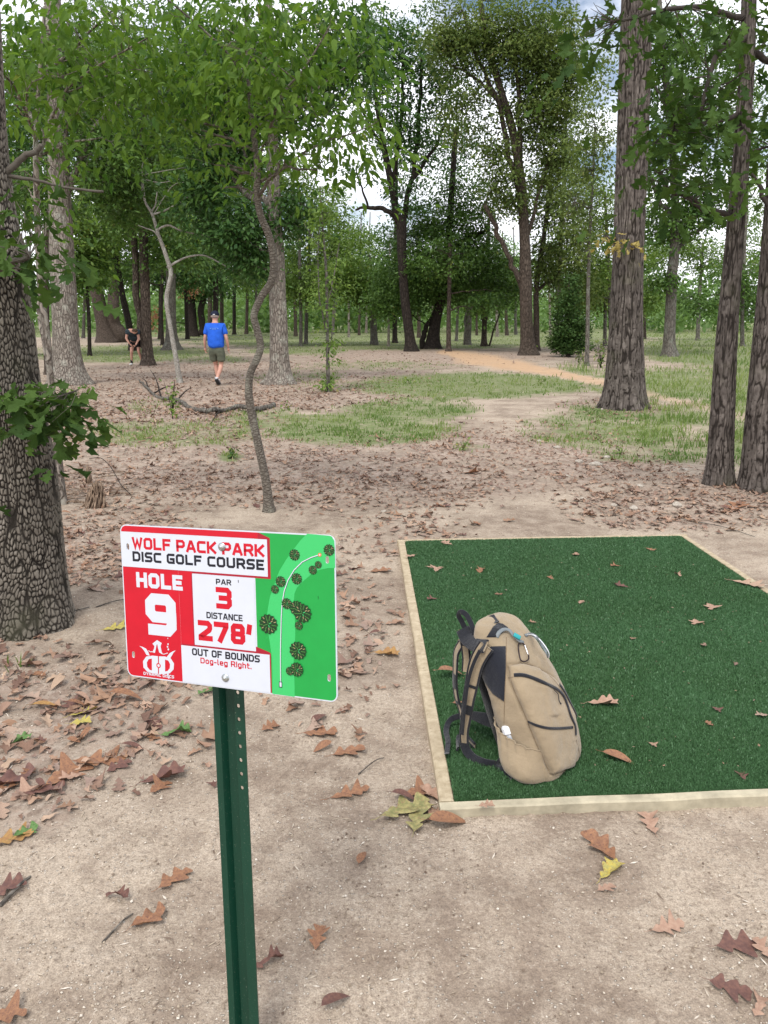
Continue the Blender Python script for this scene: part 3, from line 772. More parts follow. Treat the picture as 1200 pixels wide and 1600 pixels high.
    s = np.array([math.cos(SIGN['yaw'] + .12), math.sin(SIGN['yaw'] + .12), 0]); s -= ax * (s @ ax); s /= np.linalg.norm(s)
    nf = np.cross(s, ax); nf /= np.linalg.norm(nf)
    if nf[1] < 0: nf = -nf          # away from the viewer
    prof = [(-.0335, .000), (-.0205, .001), (-.0125, .017), (.0065, .017), (.0125, .001), (.0335, .000)]
    b = MB(); th = .0028
    pts = prof; Ln = np.linalg.norm(hi - lo); nseg = 50
    def P3(u, d, t): return lo + s * u + nf * d + ax * t
    for k in range(len(pts) - 1):
        (u0, d0), (u1, d1) = pts[k], pts[k + 1]
        # hat section: near faces and far faces
        dn = np.array([d1 - d0, -(u1 - u0)]); dn = dn / np.hypot(*dn) * th
        for side in (0, 1):
            o_ = dn * side * -1
            a = [(u0 + o_[0], d0 + o_[1]), (u1 + o_[0], d1 + o_[1])]
            if k == len(pts) - 2:
                # strip with real round-cornered holes
                y0 = 0.0; holes = []
                t_first = (1.0735 - .155 - .0)  # filled below
                hole_t = []
                zs = [at_depth(374, 1085 + i * 19.6, 1.42)[2] for i in range(8)]
                hole_t = [Ln - (1.145 - z) / ax[2] for z in zs] + [Ln - (1.145 - zs[0]) / ax[2] + .0235 * j for j in range(1, 4)]
                lp = [Vector((a[0][0], 0, 0)), Vector((a[1][0], 0, 0)), Vector((a[1][0], 0, Ln)), Vector((a[0][0], 0, Ln))]
                cu = a[0][0] * .62 + a[1][0] * .38
                hl = [[Vector((cu + .0036 * math.cos(t), 0, ht + .0044 * math.sin(t))) for t in np.linspace(.3, 6.583, 10, endpoint=False)] for ht in hole_t]
                tr = geometry.tessellate_polygon([lp] + hl)
                fl = [v for l in [lp] + hl for v in l]
                V = [P3(v.x, a[0][1] + (a[1][1] - a[0][1]) * (v.x - a[0][0]) / (a[1][0] - a[0][0]), v.z) for v in fl]
                b.add(V, [np.array(tr)])
            else:
                V = [P3(a[0][0], a[0][1], 0), P3(a[1][0], a[1][1], 0), P3(a[1][0], a[1][1], Ln), P3(a[0][0], a[0][1], Ln)]
                b.add(V, [np.array([[0, 1, 2, 3]])])
    for (u, d) in (prof[0], prof[-1]):
        V = [P3(u, d, 0), P3(u, d + th, 0), P3(u, d + th, Ln), P3(u, d, Ln)]; b.add(V, [np.array([[0, 1, 2, 3]])])
    pm, nt, N, L, out = newmat('green_enamel'); g = G(nt)
    o = g.obj()
    cc = g.mix(g.map(g.noise(o, 260, 3, .7), .64, .72, 0, .8), (.003, .042, .023), (.20, .24, .18))
    cc = g.mix(g.map(g.noise(o, 8, 4), .4, .8, 0, .5), cc, (.002, .028, .016))
    g.bsdf(out, cc, .42, g.bump(g.noise(o, 60, 3), .0006), .45)
    po = link('post', b.mesh('post', False), pm)
    po.parent = root; po.matrix_parent_inverse = Mi
tee_sign()
# ------------------------------------------------------------------ leaf shapes
def lobed_leaf(nst=17, depth=0.8, lobes=3.2, seed=0, curl=0.25, fold=0.15, asp=0.62):
    """oak leaf, length 1 along +x, returns verts, faces (quads)"""
    rs = np.random.default_rng(seed)
    t = np.linspace(0, 1, nst)
    env = np.sin(np.pi * np.clip(t, 0.02, 0.98) ** 1.15) ** 0.6
    wl = []
    for s in (-1, 1):
        ph = rs.uniform(-.7, .7)
        lob = np.clip(np.sin(2 * np.pi * (lobes / 2) * t * 1.0 + ph) ** 2, 0, 1) ** 0.6
        w = asp / 2 * env * ((1 - depth) + depth * lob) * rs.uniform(.85, 1.15) * (1 + .35 * np.interp(t, np.linspace(0, 1, 7), rs.normal(size=7)))
        w[0] = 0.004; w[-1] = 0.004
        wl.append(w)
    rows = []
    cz, cy_ = rs.uniform(-1, 1), rs.uniform(-.12, .12)
    for k in range(nst):
        row = []
        for j, f in ((0, -1.0), (0, -0.5), (None, 0), (1, 0.5), (1, 1.0)):
            w = 0 if j is None else wl[j][k]
            x = t[k] + abs(f) * w * 0.36; y = f * w + cy_ * t[k] ** 2
            z = fold * .6 * abs(f) * w + curl * ((t[k] - .45) ** 2) * (1 if cz > -.4 else -1) * .8 + curl * 2.2 * (f * w) ** 2 + curl * .25 * math.sin(7 * t[k] + 3 * f + seed)* abs(f) * w * 3
            row.append((x, y, z))
        rows.append(row)
    V = np.array(rows).reshape(-1, 3)
    F = [grid_faces(nst, 5)]
    return V, F
def oval_leaf(nst=7, asp=0.36, curl=0.25, fold=0.3, seed=0):
    rs = np.random.default_rng(seed + 50)
    t = np.linspace(0, 1, nst); w = asp / 2 * np.sin(np.pi * t ** 0.8) ** .8; w[0] = w[-1] = .004
    V = []
    for k in range(nst):
        for f in (-1, 0, 1):
            V.append((t[k], f * w[k], fold * abs(f) * w[k] - curl * t[k] ** 2))
    return np.array(V), [grid_faces(nst, 3)]
def stem_leaf(V, F, ln=0.22, r=0.008):
    P = np.array([(-ln, 0, 0.02), (-ln * .5, 0, 0.0), (0.02, 0, V[2 if len(V) > 30 else 1][2])])
    b = MB(); b.add(V, F); b.tube(P, r, 4, cap=False)
    return np.concatenate(b.V), b.F
DIAMOND = (np.array([(0, 0, 0), (.45, -.27, -.04), (1, 0, -.12), (.5, .27, -.04)]), [np.array([[0, 1, 2, 3]])])
FOLD6 = (np.array([(0, 0, 0), (.35, -.22, .03), (.4, 0, -.03), (.35, .22, .03), (1, 0, -.22), (.72, -.15, -.06), (.75, 0, -.12), (.72, .15, -.06)]),
         [np.array([[0, 1, 2], [0, 2, 3], [5, 4, 6], [6, 4, 7]]), np.array([[1, 5, 6, 2], [2, 6, 7, 3]])])
def rot_frames(yaw, pitch, roll):
    cy, sy, cp, sp, cr, sr = np.cos(yaw), np.sin(yaw), np.cos(pitch), np.sin(pitch), np.cos(roll), np.sin(roll)
    M = np.empty((len(yaw), 3, 3))
    M[:, 0, 0] = cy * cp; M[:, 0, 1] = cy * sp * sr - sy * cr; M[:, 0, 2] = cy * sp * cr + sy * sr
    M[:, 1, 0] = sy * cp; M[:, 1, 1] = sy * sp * sr + cy * cr; M[:, 1, 2] = sy * sp * cr - cy * sr
    M[:, 2, 0] = -sp; M[:, 2, 1] = cp * sr; M[:, 2, 2] = cp * cr
    return M
def scatter(name, tmpls, P, size, yaw, pitch, roll, var, smooth=False):
    """one mesh made of many copies of small templates"""
    Vs, Fd, As, off = [], {}, [], 0
    k = rng.integers(0, len(tmpls), len(P))
    for i, (TV, TF) in enumerate(tmpls):
        s = k == i; n = int(s.sum())
        if not n: continue
        M = rot_frames(yaw[s], pitch[s], roll[s]) * size[s][:, None, None]
        V = np.einsum('nij,vj->nvi', M, TV) + P[s][:, None]
        for f in TF:
            ff = (f[None] + (np.arange(n) * len(TV))[:, None, None] + off).reshape(-1, f.shape[1])
            Fd.setdefault(f.shape[1], []).append(ff)
        Vs.append(V.reshape(-1, 3)); As.append(np.repeat(var[s], len(TV))); off += n * len(TV)
    return np_mesh(name, np.concatenate(Vs), [np.concatenate(v) for v in Fd.values()], smooth, {'var': np.concatenate(As)})

# ------------------------------------------------------------------ trees
BK = dict(
    plates=bark_attr('oak_bark_plates', (0.185, 0.163, 0.135), (0.020, 0.017, 0.014), (0.42, 0.38, 0.325), 60, 0.5),
    ridges=bark_attr('oak_bark_ridges', (0.118, 0.100, 0.088), (0.026, 0.021, 0.018), (0.27, 0.235, 0.21), 80, .6),
    brown=barkmat('bark_brown', (0.115, 0.09, 0.072), (0.022, 0.017, 0.014), scale=16, bumpd=0.03),
    pale=barkmat('bark_pale', (0.27, 0.235, 0.20), (0.07, 0.055, 0.045), scale=18, lichen=(0.40, 0.39, 0.33), bumpd=0.02),
    dark=barkmat('bark_dark', (0.045, 0.036, 0.03), (0.012, 0.01, 0.009), scale=13, bumpd=0.03),
    grey=barkmat('bark_grey', (0.16, 0.145, 0.125), (0.05, 0.042, 0.036), scale=14, lichen=(0.22, 0.23, 0.19), bumpd=0.02),
    smooth=barkmat('bark_smooth', (0.165, 0.145, 0.12), (0.085, 0.07, 0.058), stretch=(1, 1, 1.8), scale=26, lichen=(0.27, 0.26, 0.21), bumpd=0.006, ring=True),
    whitish=barkmat('bark_whitish', (0.36, 0.34, 0.30), (0.14, 0.12, 0.10), stretch=(1, 1, .8), scale=30, lichen=(0.52, 0.51, 0.46), bumpd=0.005),
)
LM = dict(
    near=leafmat('leaf_drooping', (0.035, 0.095, 0.014), (0.135, 0.225, 0.036), (0.34, 0.36, 0.06), tr=0.45, gloss=.18, rough=.6),
    oak=leafmat('leaf_oak', (0.022, 0.052, 0.014), (0.070, 0.125, 0.026), None, tr=0.28, gloss=.12, rough=.65),
    mid=leafmat('leaf_mid', (0.040, 0.094, 0.021), (0.106, 0.189, 0.040), (0.307, 0.307, 0.083), tr=0.32),
    deep=leafmat('leaf_deep', (0.026, 0.078, 0.022), (0.075, 0.150, 0.038), None, tr=0.3),
    light=leafmat('leaf_light', (0.088, 0.165, 0.033), (0.183, 0.271, 0.061), (0.401, 0.366, 0.106), tr=0.38),
    olive=leafmat('leaf_olive', (0.060, 0.108, 0.030), (0.165, 0.215, 0.062), (0.40, 0.34, 0.16), tr=0.34, gloss=.15, rough=.6),
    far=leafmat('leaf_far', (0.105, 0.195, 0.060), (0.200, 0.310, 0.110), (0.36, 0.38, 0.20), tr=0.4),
    cedar=leafmat('leaf_cedar', (0.032, 0.075, 0.022), (0.085, 0.150, 0.045), None, tr=0.22, gloss=.1),
    yellow=leafmat('leaf_yellowing', (0.236, 0.201, 0.047), (0.425, 0.319, 0.118), None, tr=0.3),
    rusty=leafmat('leaf_rusty', (0.354, 0.142, 0.071), (0.496, 0.260, 0.153), None, tr=0.25),
)
def spline(P, n):
    """Catmull-Rom through rows of P (any width)"""
    P = np.asarray(P, float); Pe = np.vstack([2 * P[0] - P[1], P, 2 * P[-1] - P[-2]])
    t = np.linspace(0, len(P) - 1 - 1e-9, n); i = np.floor(t).astype(int); f = (t - i)[:, None]
    a, b, c, d = Pe[i], Pe[i + 1], Pe[i + 2], Pe[i + 3]
    return 0.5 * (2 * b + (c - a) * f + (2 * a - 5 * b + 4 * c - d) * f ** 2 + (3 * b - a - 3 * c + d) * f ** 3)
def trunk_mesh(b, P, seg=20, ring=None, bark=None, amp=0.0, flare=0.0, seed=0, lumps=0.05):
    """P rows: x,y,z,r. detailed trunk with root flare and furrows"""
    n = ring or 40
    S = spline(P, n); X, r = S[:, :3], S[:, 3]
    T = np.gradient(X, axis=0); Ln = np.concatenate([[0], np.cumsum(np.linalg.norm(np.diff(X, axis=0), axis=1))])
    T /= np.linalg.norm(T, axis=1, keepdims=True)
    u = np.cross(T, [0, 1, 0]); u /= np.linalg.norm(u, axis=1, keepdims=True); w = np.cross(T, u)
    th = np.arange(seg) / seg * 2 * np.pi
    TH, LL = np.meshgrid(th, Ln); RR = np.repeat(r[:, None], seg, 1)
    rr = RR * (1 + lumps * (vn3(np.cos(TH) * 1.5 + seed, np.sin(TH) * 1.5, LL * 1.3, seed) - .5) * 2)
    if flare:
        hgt = LL - 0.06
        lob = 0.55 + 0.45 * np.sin(TH * 5 + seed) * np.sin(TH * 2 + seed * 1.7)
        rr = rr * (1 + flare * np.exp(-np.clip(hgt, 0, 9) / (0.55 * r[0] + 0.04)) * (0.6 + 0.8 * lob))
    crack = np.ones_like(rr); plate = np.zeros_like(rr)
    if bark:
        cell, strch = bark
        rm = r[len(r) // 3]
        cz, sz_ = np.cos(TH), np.sin(TH)
        if strch > 4:
            kk = rm / cell * .62
            wx = (vn3(cz * 2 + 5, sz_ * 2, LL * 2.2, seed) - .5) * 1.1
            a1 = np.abs(vn3(cz * kk + wx, sz_ * kk + wx, LL / (cell * strch) * .8, seed) - .5) * 2
            a2 = np.abs(vn3(cz * kk * 1.7 - wx, sz_ * kk * 1.7, LL / (cell * strch) * 1.7, seed + 7) - .5) * 2
            brk = vn3(cz * kk, sz_ * kk, LL / cell * .55, seed + 11)
            crack = np.clip(np.minimum(a1 * 2.6, a2 * 2.6 + .25), 0, 1) * (1 - .55 * np.clip((brk - .66) * 7, 0, 1))
            plate = np.clip(vn3(cz * kk * 1.3, sz_ * kk * 1.3, LL / cell * .3, seed + 5) * 1.2 - .25 + .5 * (fbm2(TH * 1.5, LL * 2, 3, 9) - .4), 0, 1)
        else:
            m_ = int(round(2 * np.pi * rm / cell))
            cx = TH / (2 * np.pi) * m_ + (fbm2(cz * 2 + 9, LL * 5 + sz_ * 2, 4, seed) - .45) * 3.2 + (vn3(cz * 9, sz_ * 9, LL * 26, seed + 2) - .5) * .55
            cy = LL / (cell * strch) + (vn3(cz * 7, sz_ * 7, LL * 16, seed + 3) - .5) * 1.1
            f1, e = worley(cx, cy, seed, m_)
            crack = np.clip(e / 0.72 + (vn3(cz * 22, sz_ * 22, LL * 60, seed + 4) - .5) * .35, 0, 1)
            kv = rm / cell * .5
            av = np.abs(vn3(cz * kv + vn3(cz * 3, sz_ * 3, LL * 4, 8), sz_ * kv, LL / cell * .10, seed + 9) - .5) * 2
            crack = np.minimum(crack, np.clip(av * 3.4, 0, 1))
            plate = np.clip(vn3(cz * 14, sz_ * 14, LL * 30, 3) * .8 - .2 + 1.1 * (fbm2(TH * 1.2, LL * 1.5, 3, 9) - .3), 0, 1)
        rr = rr + amp * (np.clip(crack * 1.7, 0, 1) - 0.6)
    ring_ = X[:, None] + rr[..., None] * (np.cos(TH)[..., None] * u[:, None] + np.sin(TH)[..., None] * w[:, None])
    b.add(ring_.reshape(-1, 3), [grid_faces(n, seg, True)], 0, 0)
    b.A[-1] = crack.ravel()
    if not hasattr(b, 'B'): b.B = {}
    b.B[len(b.A) - 1] = plate.ravel()
def wood_obj(b, name, mat, parent, attrs=False):
    me = b.mesh(name, True, 'crack' if attrs else None)
    if attrs:
        pl = np.concatenate([b.B.get(i, np.zeros(len(v))) if hasattr(b, 'B') else np.zeros(len(v)) for i, v in enumerate(b.V)])
        at = me.attributes.new('plate', 'FLOAT', 'POINT'); at.data.foreach_set('value', pl.astype(np.float32))
    return link(name, me, mat, parent)
def pxpath(L, D, base=None):
    """[(px,py,r_px[,dD])] -> rows x,y,z,r"""
    out = []
    for t in L:
        px, py, r = t[:3]; dd = t[3] if len(t) > 3 else 0.0
        P = at_depth(px, py, D + dd); zc = P[1] * CP + (CAM_H - P[2]) * SP
        out.append([*P, r * zc / FPX])
    return np.array(out)
def tree(name, label, bx, by, trunk, limbs=(), clumps=(), bark='brown', leaf='mid', group=None, cat='tree', seg=16, ring=48, flare=0.5,
         lsize=0.12, spray=0.32, per=9, D=None, auto=3, rk=.78, twigs=True, seed=1, tmpl=None, furrow=None, amp=0.0, droop=0.5, thr=0.42, extra=None, lumps=0.05, wide=None):
    g0 = on_ground(bx, by)
    if D is None: D = g0[1]
    P = pxpath([(bx, by, trunk[0][2])] + list(trunk[1:]), D)
    P[0, 2] = float(gz(P[0, 0], P[0, 1])) - 0.05; P[:, 3] *= rk
    root = empty(name, (P[0, 0], P[0, 1], P[0, 2] + .05)); tag(root, label, cat, group)
    off = np.array([P[0, 0], P[0, 1], P[0, 2] + .05])
    Pl = P.copy(); Pl[:, :3] -= off
    b = MB()
    trunk_mesh(b, Pl, seg, ring, furrow, amp, flare, seed, lumps)
    nodes = [(*r_[:3], r_[3]) for r_ in spline(Pl, 24)[4:]]
    rs = np.random.default_rng(seed)
    for lb in limbs:
        L = pxpath(lb, D); L[:, :3] -= off; L[:, 3] *= rk
        S = spline(L, 6 + 5 * len(lb))
        wob = np.stack([fbm2(np.arange(len(S)) * .35, np.full(len(S), 3. * k + seed), 2, seed) - .37 for k in range(3)], 1) * S[:, 3:4] * 2.2
        S[:, :3] += wob
        b.tube(S[:, :3], S[:, 3], 8 if seg > 10 else 6, a=.32)
        nodes += [tuple(r_) for r_ in S[1:]]
    dens, perk = (1.0, 1.0) if tmpl else (1.7, 1.45)
    if not tmpl: per = int(per * perk); lsize = lsize * 1.08; spray = spray * .66
    spr = []
    for cl in clumps:
        cx, cy, rx, ry, cnt = cl[:5]; cnt = int(cnt * dens); dd = cl[5] if len(cl) > 5 else 0.0
        cc = at_depth(cx, cy, D + dd); zc = cc[1] * CP + (CAM_H - cc[2]) * SP
        ax, az = rx * zc / FPX, ry * zc / FPX; ay = wide or (ax + az) * 0.5
        cc = cc - off
        for _ in range(auto if not isinstance(auto, dict) else 3):
            v = rs.normal(size=3); v /= np.linalg.norm(v); tgt = cc + v * np.array([ax, ay, az]) * rs.uniform(.25, .75)
            N = np.array(nodes); d = np.linalg.norm(N[:, :3] - tgt, axis=1) + np.where(N[:, 2] > tgt[2] - .1, 2.5 * (N[:, 2] - tgt[2] + .1) + .3, 0)
            k = int(np.argmin(d)); a = N[k]; dist = np.linalg.norm(a[:3] - tgt)
            if dist < .25: continue
            mid = (a[:3] + tgt) / 2 + np.array([rs.normal(), rs.normal(), abs(rs.normal()) * .8]) * dist * .10
            r0 = min(a[3] * .62, 0.016 * dist + .008)
            S = spline(np.vstack([np.append(a[:3], r0), np.append(mid, r0 * .7), np.append(tgt, r0 * .3)]), 9)
            S[1:, :3] += rs.normal(size=(8, 3)) * dist * .018
            b.tube(S[:, :3], S[:, 3], 6, a=.3); nodes += [tuple(r_) for r_ in S[1:]]
        n0 = int(cnt * 2.2)
        v = rs.normal(size=(n0, 3)); v /= np.linalg.norm(v, axis=1, keepdims=True)
        v *= (rs.random((n0, 1)) ** 0.45)
        p = cc + v * np.array([ax, ay, az])
        fr = 1.6 / max(spray * 3, .5)
        fr = fr * (.75 if not tmpl else 1); ns = vn3(p[:, 0] * fr, p[:, 1] * fr, p[:, 2] * fr * 1.5, seed) * .7 + .3 * vn3(p[:, 0] * fr * 2.3, p[:, 1] * fr * 2.3, p[:, 2] * fr * 3, seed + 1)
        p = p[ns > thr][:cnt]
        spr.append(p)
    if spr:
        spr = np.concatenate(spr); N = np.array(nodes)
        if twigs:
            for s_ in spr:
                d = np.linalg.norm(N[:, :3] - s_, axis=1); k = int(np.argmin(d))
                if d[k] > .05 and d[k] < 40 * spray:
                    a = N[k]; mid = (a[:3] + s_) / 2 + rs.normal(size=3) * d[k] * .07
                    r0 = min(a[3] * .5, .005 + .006 * d[k])
                    b.tube(np.array([a[:3], mid, s_]), np.array([r0, r0 * .7, r0 * .35]), 3, cap=False, a=.6)
        n = len(spr) * per
        cen = np.repeat(spr, per, 0)
        o = rs.normal(size=(n, 3)) * np.array([spray, spray, spray * .38])
        hd = np.hypot(o[:, 0], o[:, 1]); o[:, 2] -= droop * hd * hd / max(spray, .01) * .5
        LP = cen + o
        yaw = np.arctan2(o[:, 1], o[:, 0]) + rs.normal(size=n) * .7
        pit = droop * .8 + rs.normal(size=n) * .45; rol = rs.normal(size=n) * .55
        sz = lsize * rs.uniform(.65, 1.25, n)
        var = np.clip(.45 * rs.random(n) + .55 * np.repeat(rs.random(len(spr)), per), 0, 1)
        global LEAFN; LEAFN += n
        me = scatter('crown', tmpl or [DIAMOND], LP, sz, yaw, pit, rol, var)
        link('crown', me, LM[leaf], root)
    if extra: extra(b, root, off, nodes)
    wood_obj(b, 'trunk', BK[bark], root, bark in ('plates', 'ridges'))
    return root
LEAFN = 0
OAKT = [lobed_leaf(12, .78, 3.3, s, .3, .2) for s in range(5)]
OVT = [oval_leaf(6, .40, .35, .35, s) for s in range(3)]
for t_ in OVT: pass

# --- the big trees of the picture, left to right
tree('oak_tree', 'thick oak with plated grey bark, cut by the left edge beside the sign', 38, 968,
     [(45, 968, 60), (41, 900, 56), (36, 800, 55), (28, 720, 54), (12, 620, 50), (-1, 500, 48), (-11, 400, 45), (-24, 312, 42), (-34, 200, 40), (-45, -60, 36)],
     limbs=[[(-20, 290, 7), (20, 262, 5.5), (50, 238, 4.5), (62, 228, 3.6)], [(-20, 270, 5), (30, 277, 3), (90, 290, 2), (160, 300, 2)],
            [(20, 700, 5), (48, 660, 3), (80, 625, 2.2, -.3), (120, 610, 1.4, -.35)], [(-25, 430, 9), (10, 415, 5, -.3), (45, 400, 3, -.4)]],
     clumps=[(48, 612, 34, 22, 11, -.35), (80, 630, 36, 28, 14, -.4), (110, 650, 22, 16, 4, -.4), (30, 340, 42, 70, 9, -.4), (28, 400, 36, 50, 7, -.4)],
     bark='plates', leaf='oak', seg=420, ring=950, furrow=(0.0155, 2.2), amp=0.008, flare=0.26, rk=1.0, lsize=.118, spray=.09, per=5, auto=0, seed=3, tmpl=OAKT, droop=.7, thr=.3, wide=.22)
tree('oak_tree', 'tall straight oak with dark ridged bark, between tee pad and field', 975, 636,
     [(975, 636, 31), (976, 600, 29), (977, 550, 27), (978, 500, 25), (981, 410, 23), (987, 260, 23), (992, 120, 23.5), (996, -40, 22), (1000, -160, 20)],
     limbs=[[(968, 385, 3), (955, 375, 2, -.3), (945, 368, 1.5, -.4)], [(985, 392, 2.5), (992, 380, 1.5, -.3), (998, 372, 1.2, -.3)]],
     bark='ridges', leaf='yellow', seg=260, ring=520, furrow=(0.021, 9), amp=0.016, flare=0.30, rk=1.0,
     clumps=[(952, 368, 16, 12, 7, -.45), (992, 380, 12, 10, 4, -.45), (968, 378, 14, 10, 5, -.45)], lsize=.14, spray=.09, per=3, auto=0, seed=8, tmpl=OAKT, thr=.2, wide=.1, lumps=.04)
tree('oak_tree', 'slender dark oak with big lobed leaves, left of the pair near the right edge', 1123, 755,
     [(1123, 755, 20.5), (1126, 700, 19), (1134, 550, 16.5), (1146, 400, 13.5), (1158, 250, 12), (1167, 100, 11), (1172, -60, 10)],
     limbs=[[(1165, 60, 6), (1130, 70, 5, -.3), (1115, 100, 4, -.4), (1100, 150, 3, -.5), (1090, 200, 2, -.5)], [(1152, 180, 4), (1110, 190, 3, -.3), (1060, 200, 2.4, -.5), (1020, 225, 1.5, -.6)],
            [(1163, 30, 5), (1100, 10, 4, -.4), (1020, 20, 3, -.8), (960, 35, 2, -1)], [(1150, 240, 4), (1180, 235, 2.5), (1215, 225, 1.5)], [(1160, 60, 7), (1190, 90, 5), (1230, 110, 5)]],
     bark='ridges', leaf='oak', seg=120, ring=420, furrow=(0.012, 9.0), amp=0.007, flare=0.2, rk=1.0,
     clumps=[(975, 20, 70, 36, 22, -1.0), (930, 55, 30, 22, 8, -1.0), (1040, 10, 50, 30, 12, -.8), (1050, 170, 55, 42, 24, -.6), (1040, 260, 34, 50, 22, -.6), (1095, 200, 60, 60, 26, -.4), (1090, 120, 45, 60, 16, -.5), (1120, 30, 70, 50, 24, -.4),
             (1180, 190, 30, 60, 14, .2), (1190, 60, 30, 50, 10, .3), (1100, 290, 45, 30, 12, -.4), (1150, 150, 30, 40, 7, -.6)], lsize=.14, spray=.13, per=3, auto=1, seed=11, tmpl=OAKT, droop=.75, thr=.33, wide=.5, lumps=.05)
tree('oak_tree', 'oak trunk leaning out of the picture at the right edge', 1184, 762,
     [(1182, 762, 25), (1186, 690, 23), (1197, 550, 21), (1208, 400, 18), (1226, 150, 16), (1240, -50, 15)],
     limbs=[[(1212, 350, 5), (1190, 300, 3.5), (1175, 270, 2)]], bark='ridges', leaf='oak', seg=120, ring=380, furrow=(0.013, 8.0), amp=0.008, flare=0.25, rk=1.0,
     clumps=[(1215, 250, 40, 60, 12, .2)], lsize=.18, spray=.14, per=4, auto=1, seed=14, tmpl=OAKT, droop=.7)
# bent sapling just behind the sign and its drooping canopy
tree('sapling', 'crooked slim sapling with drooping leaves, standing right behind the tee sign', 421, 800,
     [(421, 800, 12.5), (416, 755, 10.5), (405, 700, 10), (394, 650, 10), (389, 615, 9.5), (391, 585, 9), (402, 560, 9), (407, 540, 9), (401, 512, 9), (397, 492, 9), (408, 465, 9), (424, 440, 9.5), (428, 410, 9.5), (421, 370, 9), (407, 335, 8.5), (402, 300, 8), (402, 260, 7.5), (397, 215, 6.5), (390, 150, 5), (386, 85, 3.6), (383, 20, 2.5)],
     limbs=[[(402, 260, 4), (420, 205, 3.5, -.2), (440, 150, 3, -.5), (480, 100, 2.4, -.7), (515, 40, 1.6, -.8)], [(408, 285, 3.6), (440, 262, 3, -.2), (500, 225, 2.2, -.5), (560, 205, 1.5, -.7), (590, 190, 1, -.8)],
            [(390, 150, 3.6), (360, 90, 3, -.2), (310, 40, 2.4, -.3), (250, -10, 2, -.5)], [(398, 215, 3.4), (350, 200, 2.6, .2), (300, 190, 2, .3), (255, 180, 1.4, .4)], [(388, 110, 3), (430, 60, 2.2, .3), (470, 10, 1.5, .5)],
            [(396, 200, 3), (450, 175, 2.2, .4), (520, 120, 1.6, .6), (570, 80, 1, .6)]],
     clumps=[(385, 35, 90, 50, 44, .2), (300, 50, 90, 60, 40, .3), (455, 55, 85, 60, 44, -.3), (535, 60, 65, 60, 29, -.3), (470, 140, 80, 60, 36, -.5), (555, 175, 50, 60, 23, -.6), (335, 140, 75, 55, 29, .2), (300, 215, 60, 45, 14, .3), (425, 225, 70, 36, 13, -.3), (250, 110, 55, 60, 12, .3), (375, 95, 75, 45, 24, -.6), (510, 250, 50, 36, 7, -.5), (345, 270, 40, 30, 5, .2)],
     bark='smooth', leaf='near', seg=40, ring=200, flare=.35, lsize=.080, spray=.17, per=11, auto=3, seed=17, rk=.64, tmpl=OVT, droop=.5, thr=.36, wide=.75, lumps=.10)
tree('hickory_tree', 'thin grey sapling with broad overhanging leaves beside the big left oak', 98, 787,
     [(98, 787, 8), (90, 700, 7.5), (80, 600, 7), (72, 520, 7), (63, 440, 6.5), (58, 330, 6), (56, 220, 5), (62, 120, 4), (70, 10, 3)],
     limbs=[[(58, 260, 4), (75, 200, 3), (105, 140, 2.6, -.4), (160, 100, 2, -.8), (230, 60, 1.4, -1)], [(62, 120, 3), (110, 80, 2.6, -.4), (170, 20, 2, -.7)], [(56, 220, 3.5), (30, 150, 2.5, -.5), (0, 110, 2, -.8)], [(72, 560, 3.5), (60, 480, 3, .2), (72, 420, 2.4, .2), (68, 360, 2, .2)]],
     clumps=[(60, 40, 100, 60, 38, -.6), (170, 30, 95, 55, 40, -.8), (240, 90, 60, 50, 19, -.9), (110, 110, 90, 50, 26, -.7), (20, 140, 60, 70, 16, -.5), (150, 180, 60, 55, 11, -.4), (30, 240, 45, 60, 7, -.2), (205, 150, 45, 60, 11, -.7), (60, 310, 45, 60, 6, 0)],
     bark='pale', leaf='near', seg=20, ring=90, flare=.3, lsize=.085, spray=.18, per=10, auto=3, seed=19, tmpl=OVT, droop=.55, thr=.36, wide=.8)
tree('oak_tree', 'thick scaly grey oak left of the stooping player', 109, 600,
     [(109, 600, 24), (104, 540, 20), (99, 450, 19), (95, 350, 17.5), (92, 260, 16), (88, 150, 14), (82, 0, 12), (78, -90, 10)],
     limbs=[[(94, 330, 7), (120, 260, 5), (150, 200, 3), (190, 150, 2)], [(92, 250, 6), (60, 200, 4), (30, 150, 3)]],
     clumps=[(150, 235, 60, 60, 90), (60, 300, 70, 50, 80, 1), (120, 120, 110, 80, 170, .5), (200, 300, 60, 50, 90, 1)],
     bark='pale', leaf='mid', seg=40, ring=120, flare=.5, lsize=.12, spray=.3, per=12, seed=23, rk=1.0)
tree('tree', 'multi-stemmed slim trunk close behind the left scaly oak', 78, 585,
     [(78, 585, 9), (72, 520, 8), (70, 440, 7.5), (74, 350, 7), (78, 250, 6), (80, 120, 5)], clumps=[(70, 190, 70, 70, 70), (10, 260, 50, 80, 60)], bark='brown', leaf='deep', seed=29, lsize=.12, per=12)
tree('oak_tree', 'fused pair of broad brown trunks at the back left of the clearing', 168, 535,
     [(168, 535, 15), (160, 500, 11), (150, 450, 10), (142, 405, 9), (134, 340, 8), (128, 220, 7), (120, 60, 6)],
     limbs=[[(178, 535, 14), (181, 500, 10), (176, 450, 8.5), (171, 400, 8), (168, 330, 7), (172, 200, 6), (180, 80, 5)]],
     clumps=[(150, 330, 60, 60, 90), (120, 200, 90, 90, 120), (190, 250, 70, 80, 90), (150, 60, 100, 70, 110)], bark='brown', leaf='mid', lsize=.22, spray=.6, per=14, seed=31, flare=.4, rk=1.0)
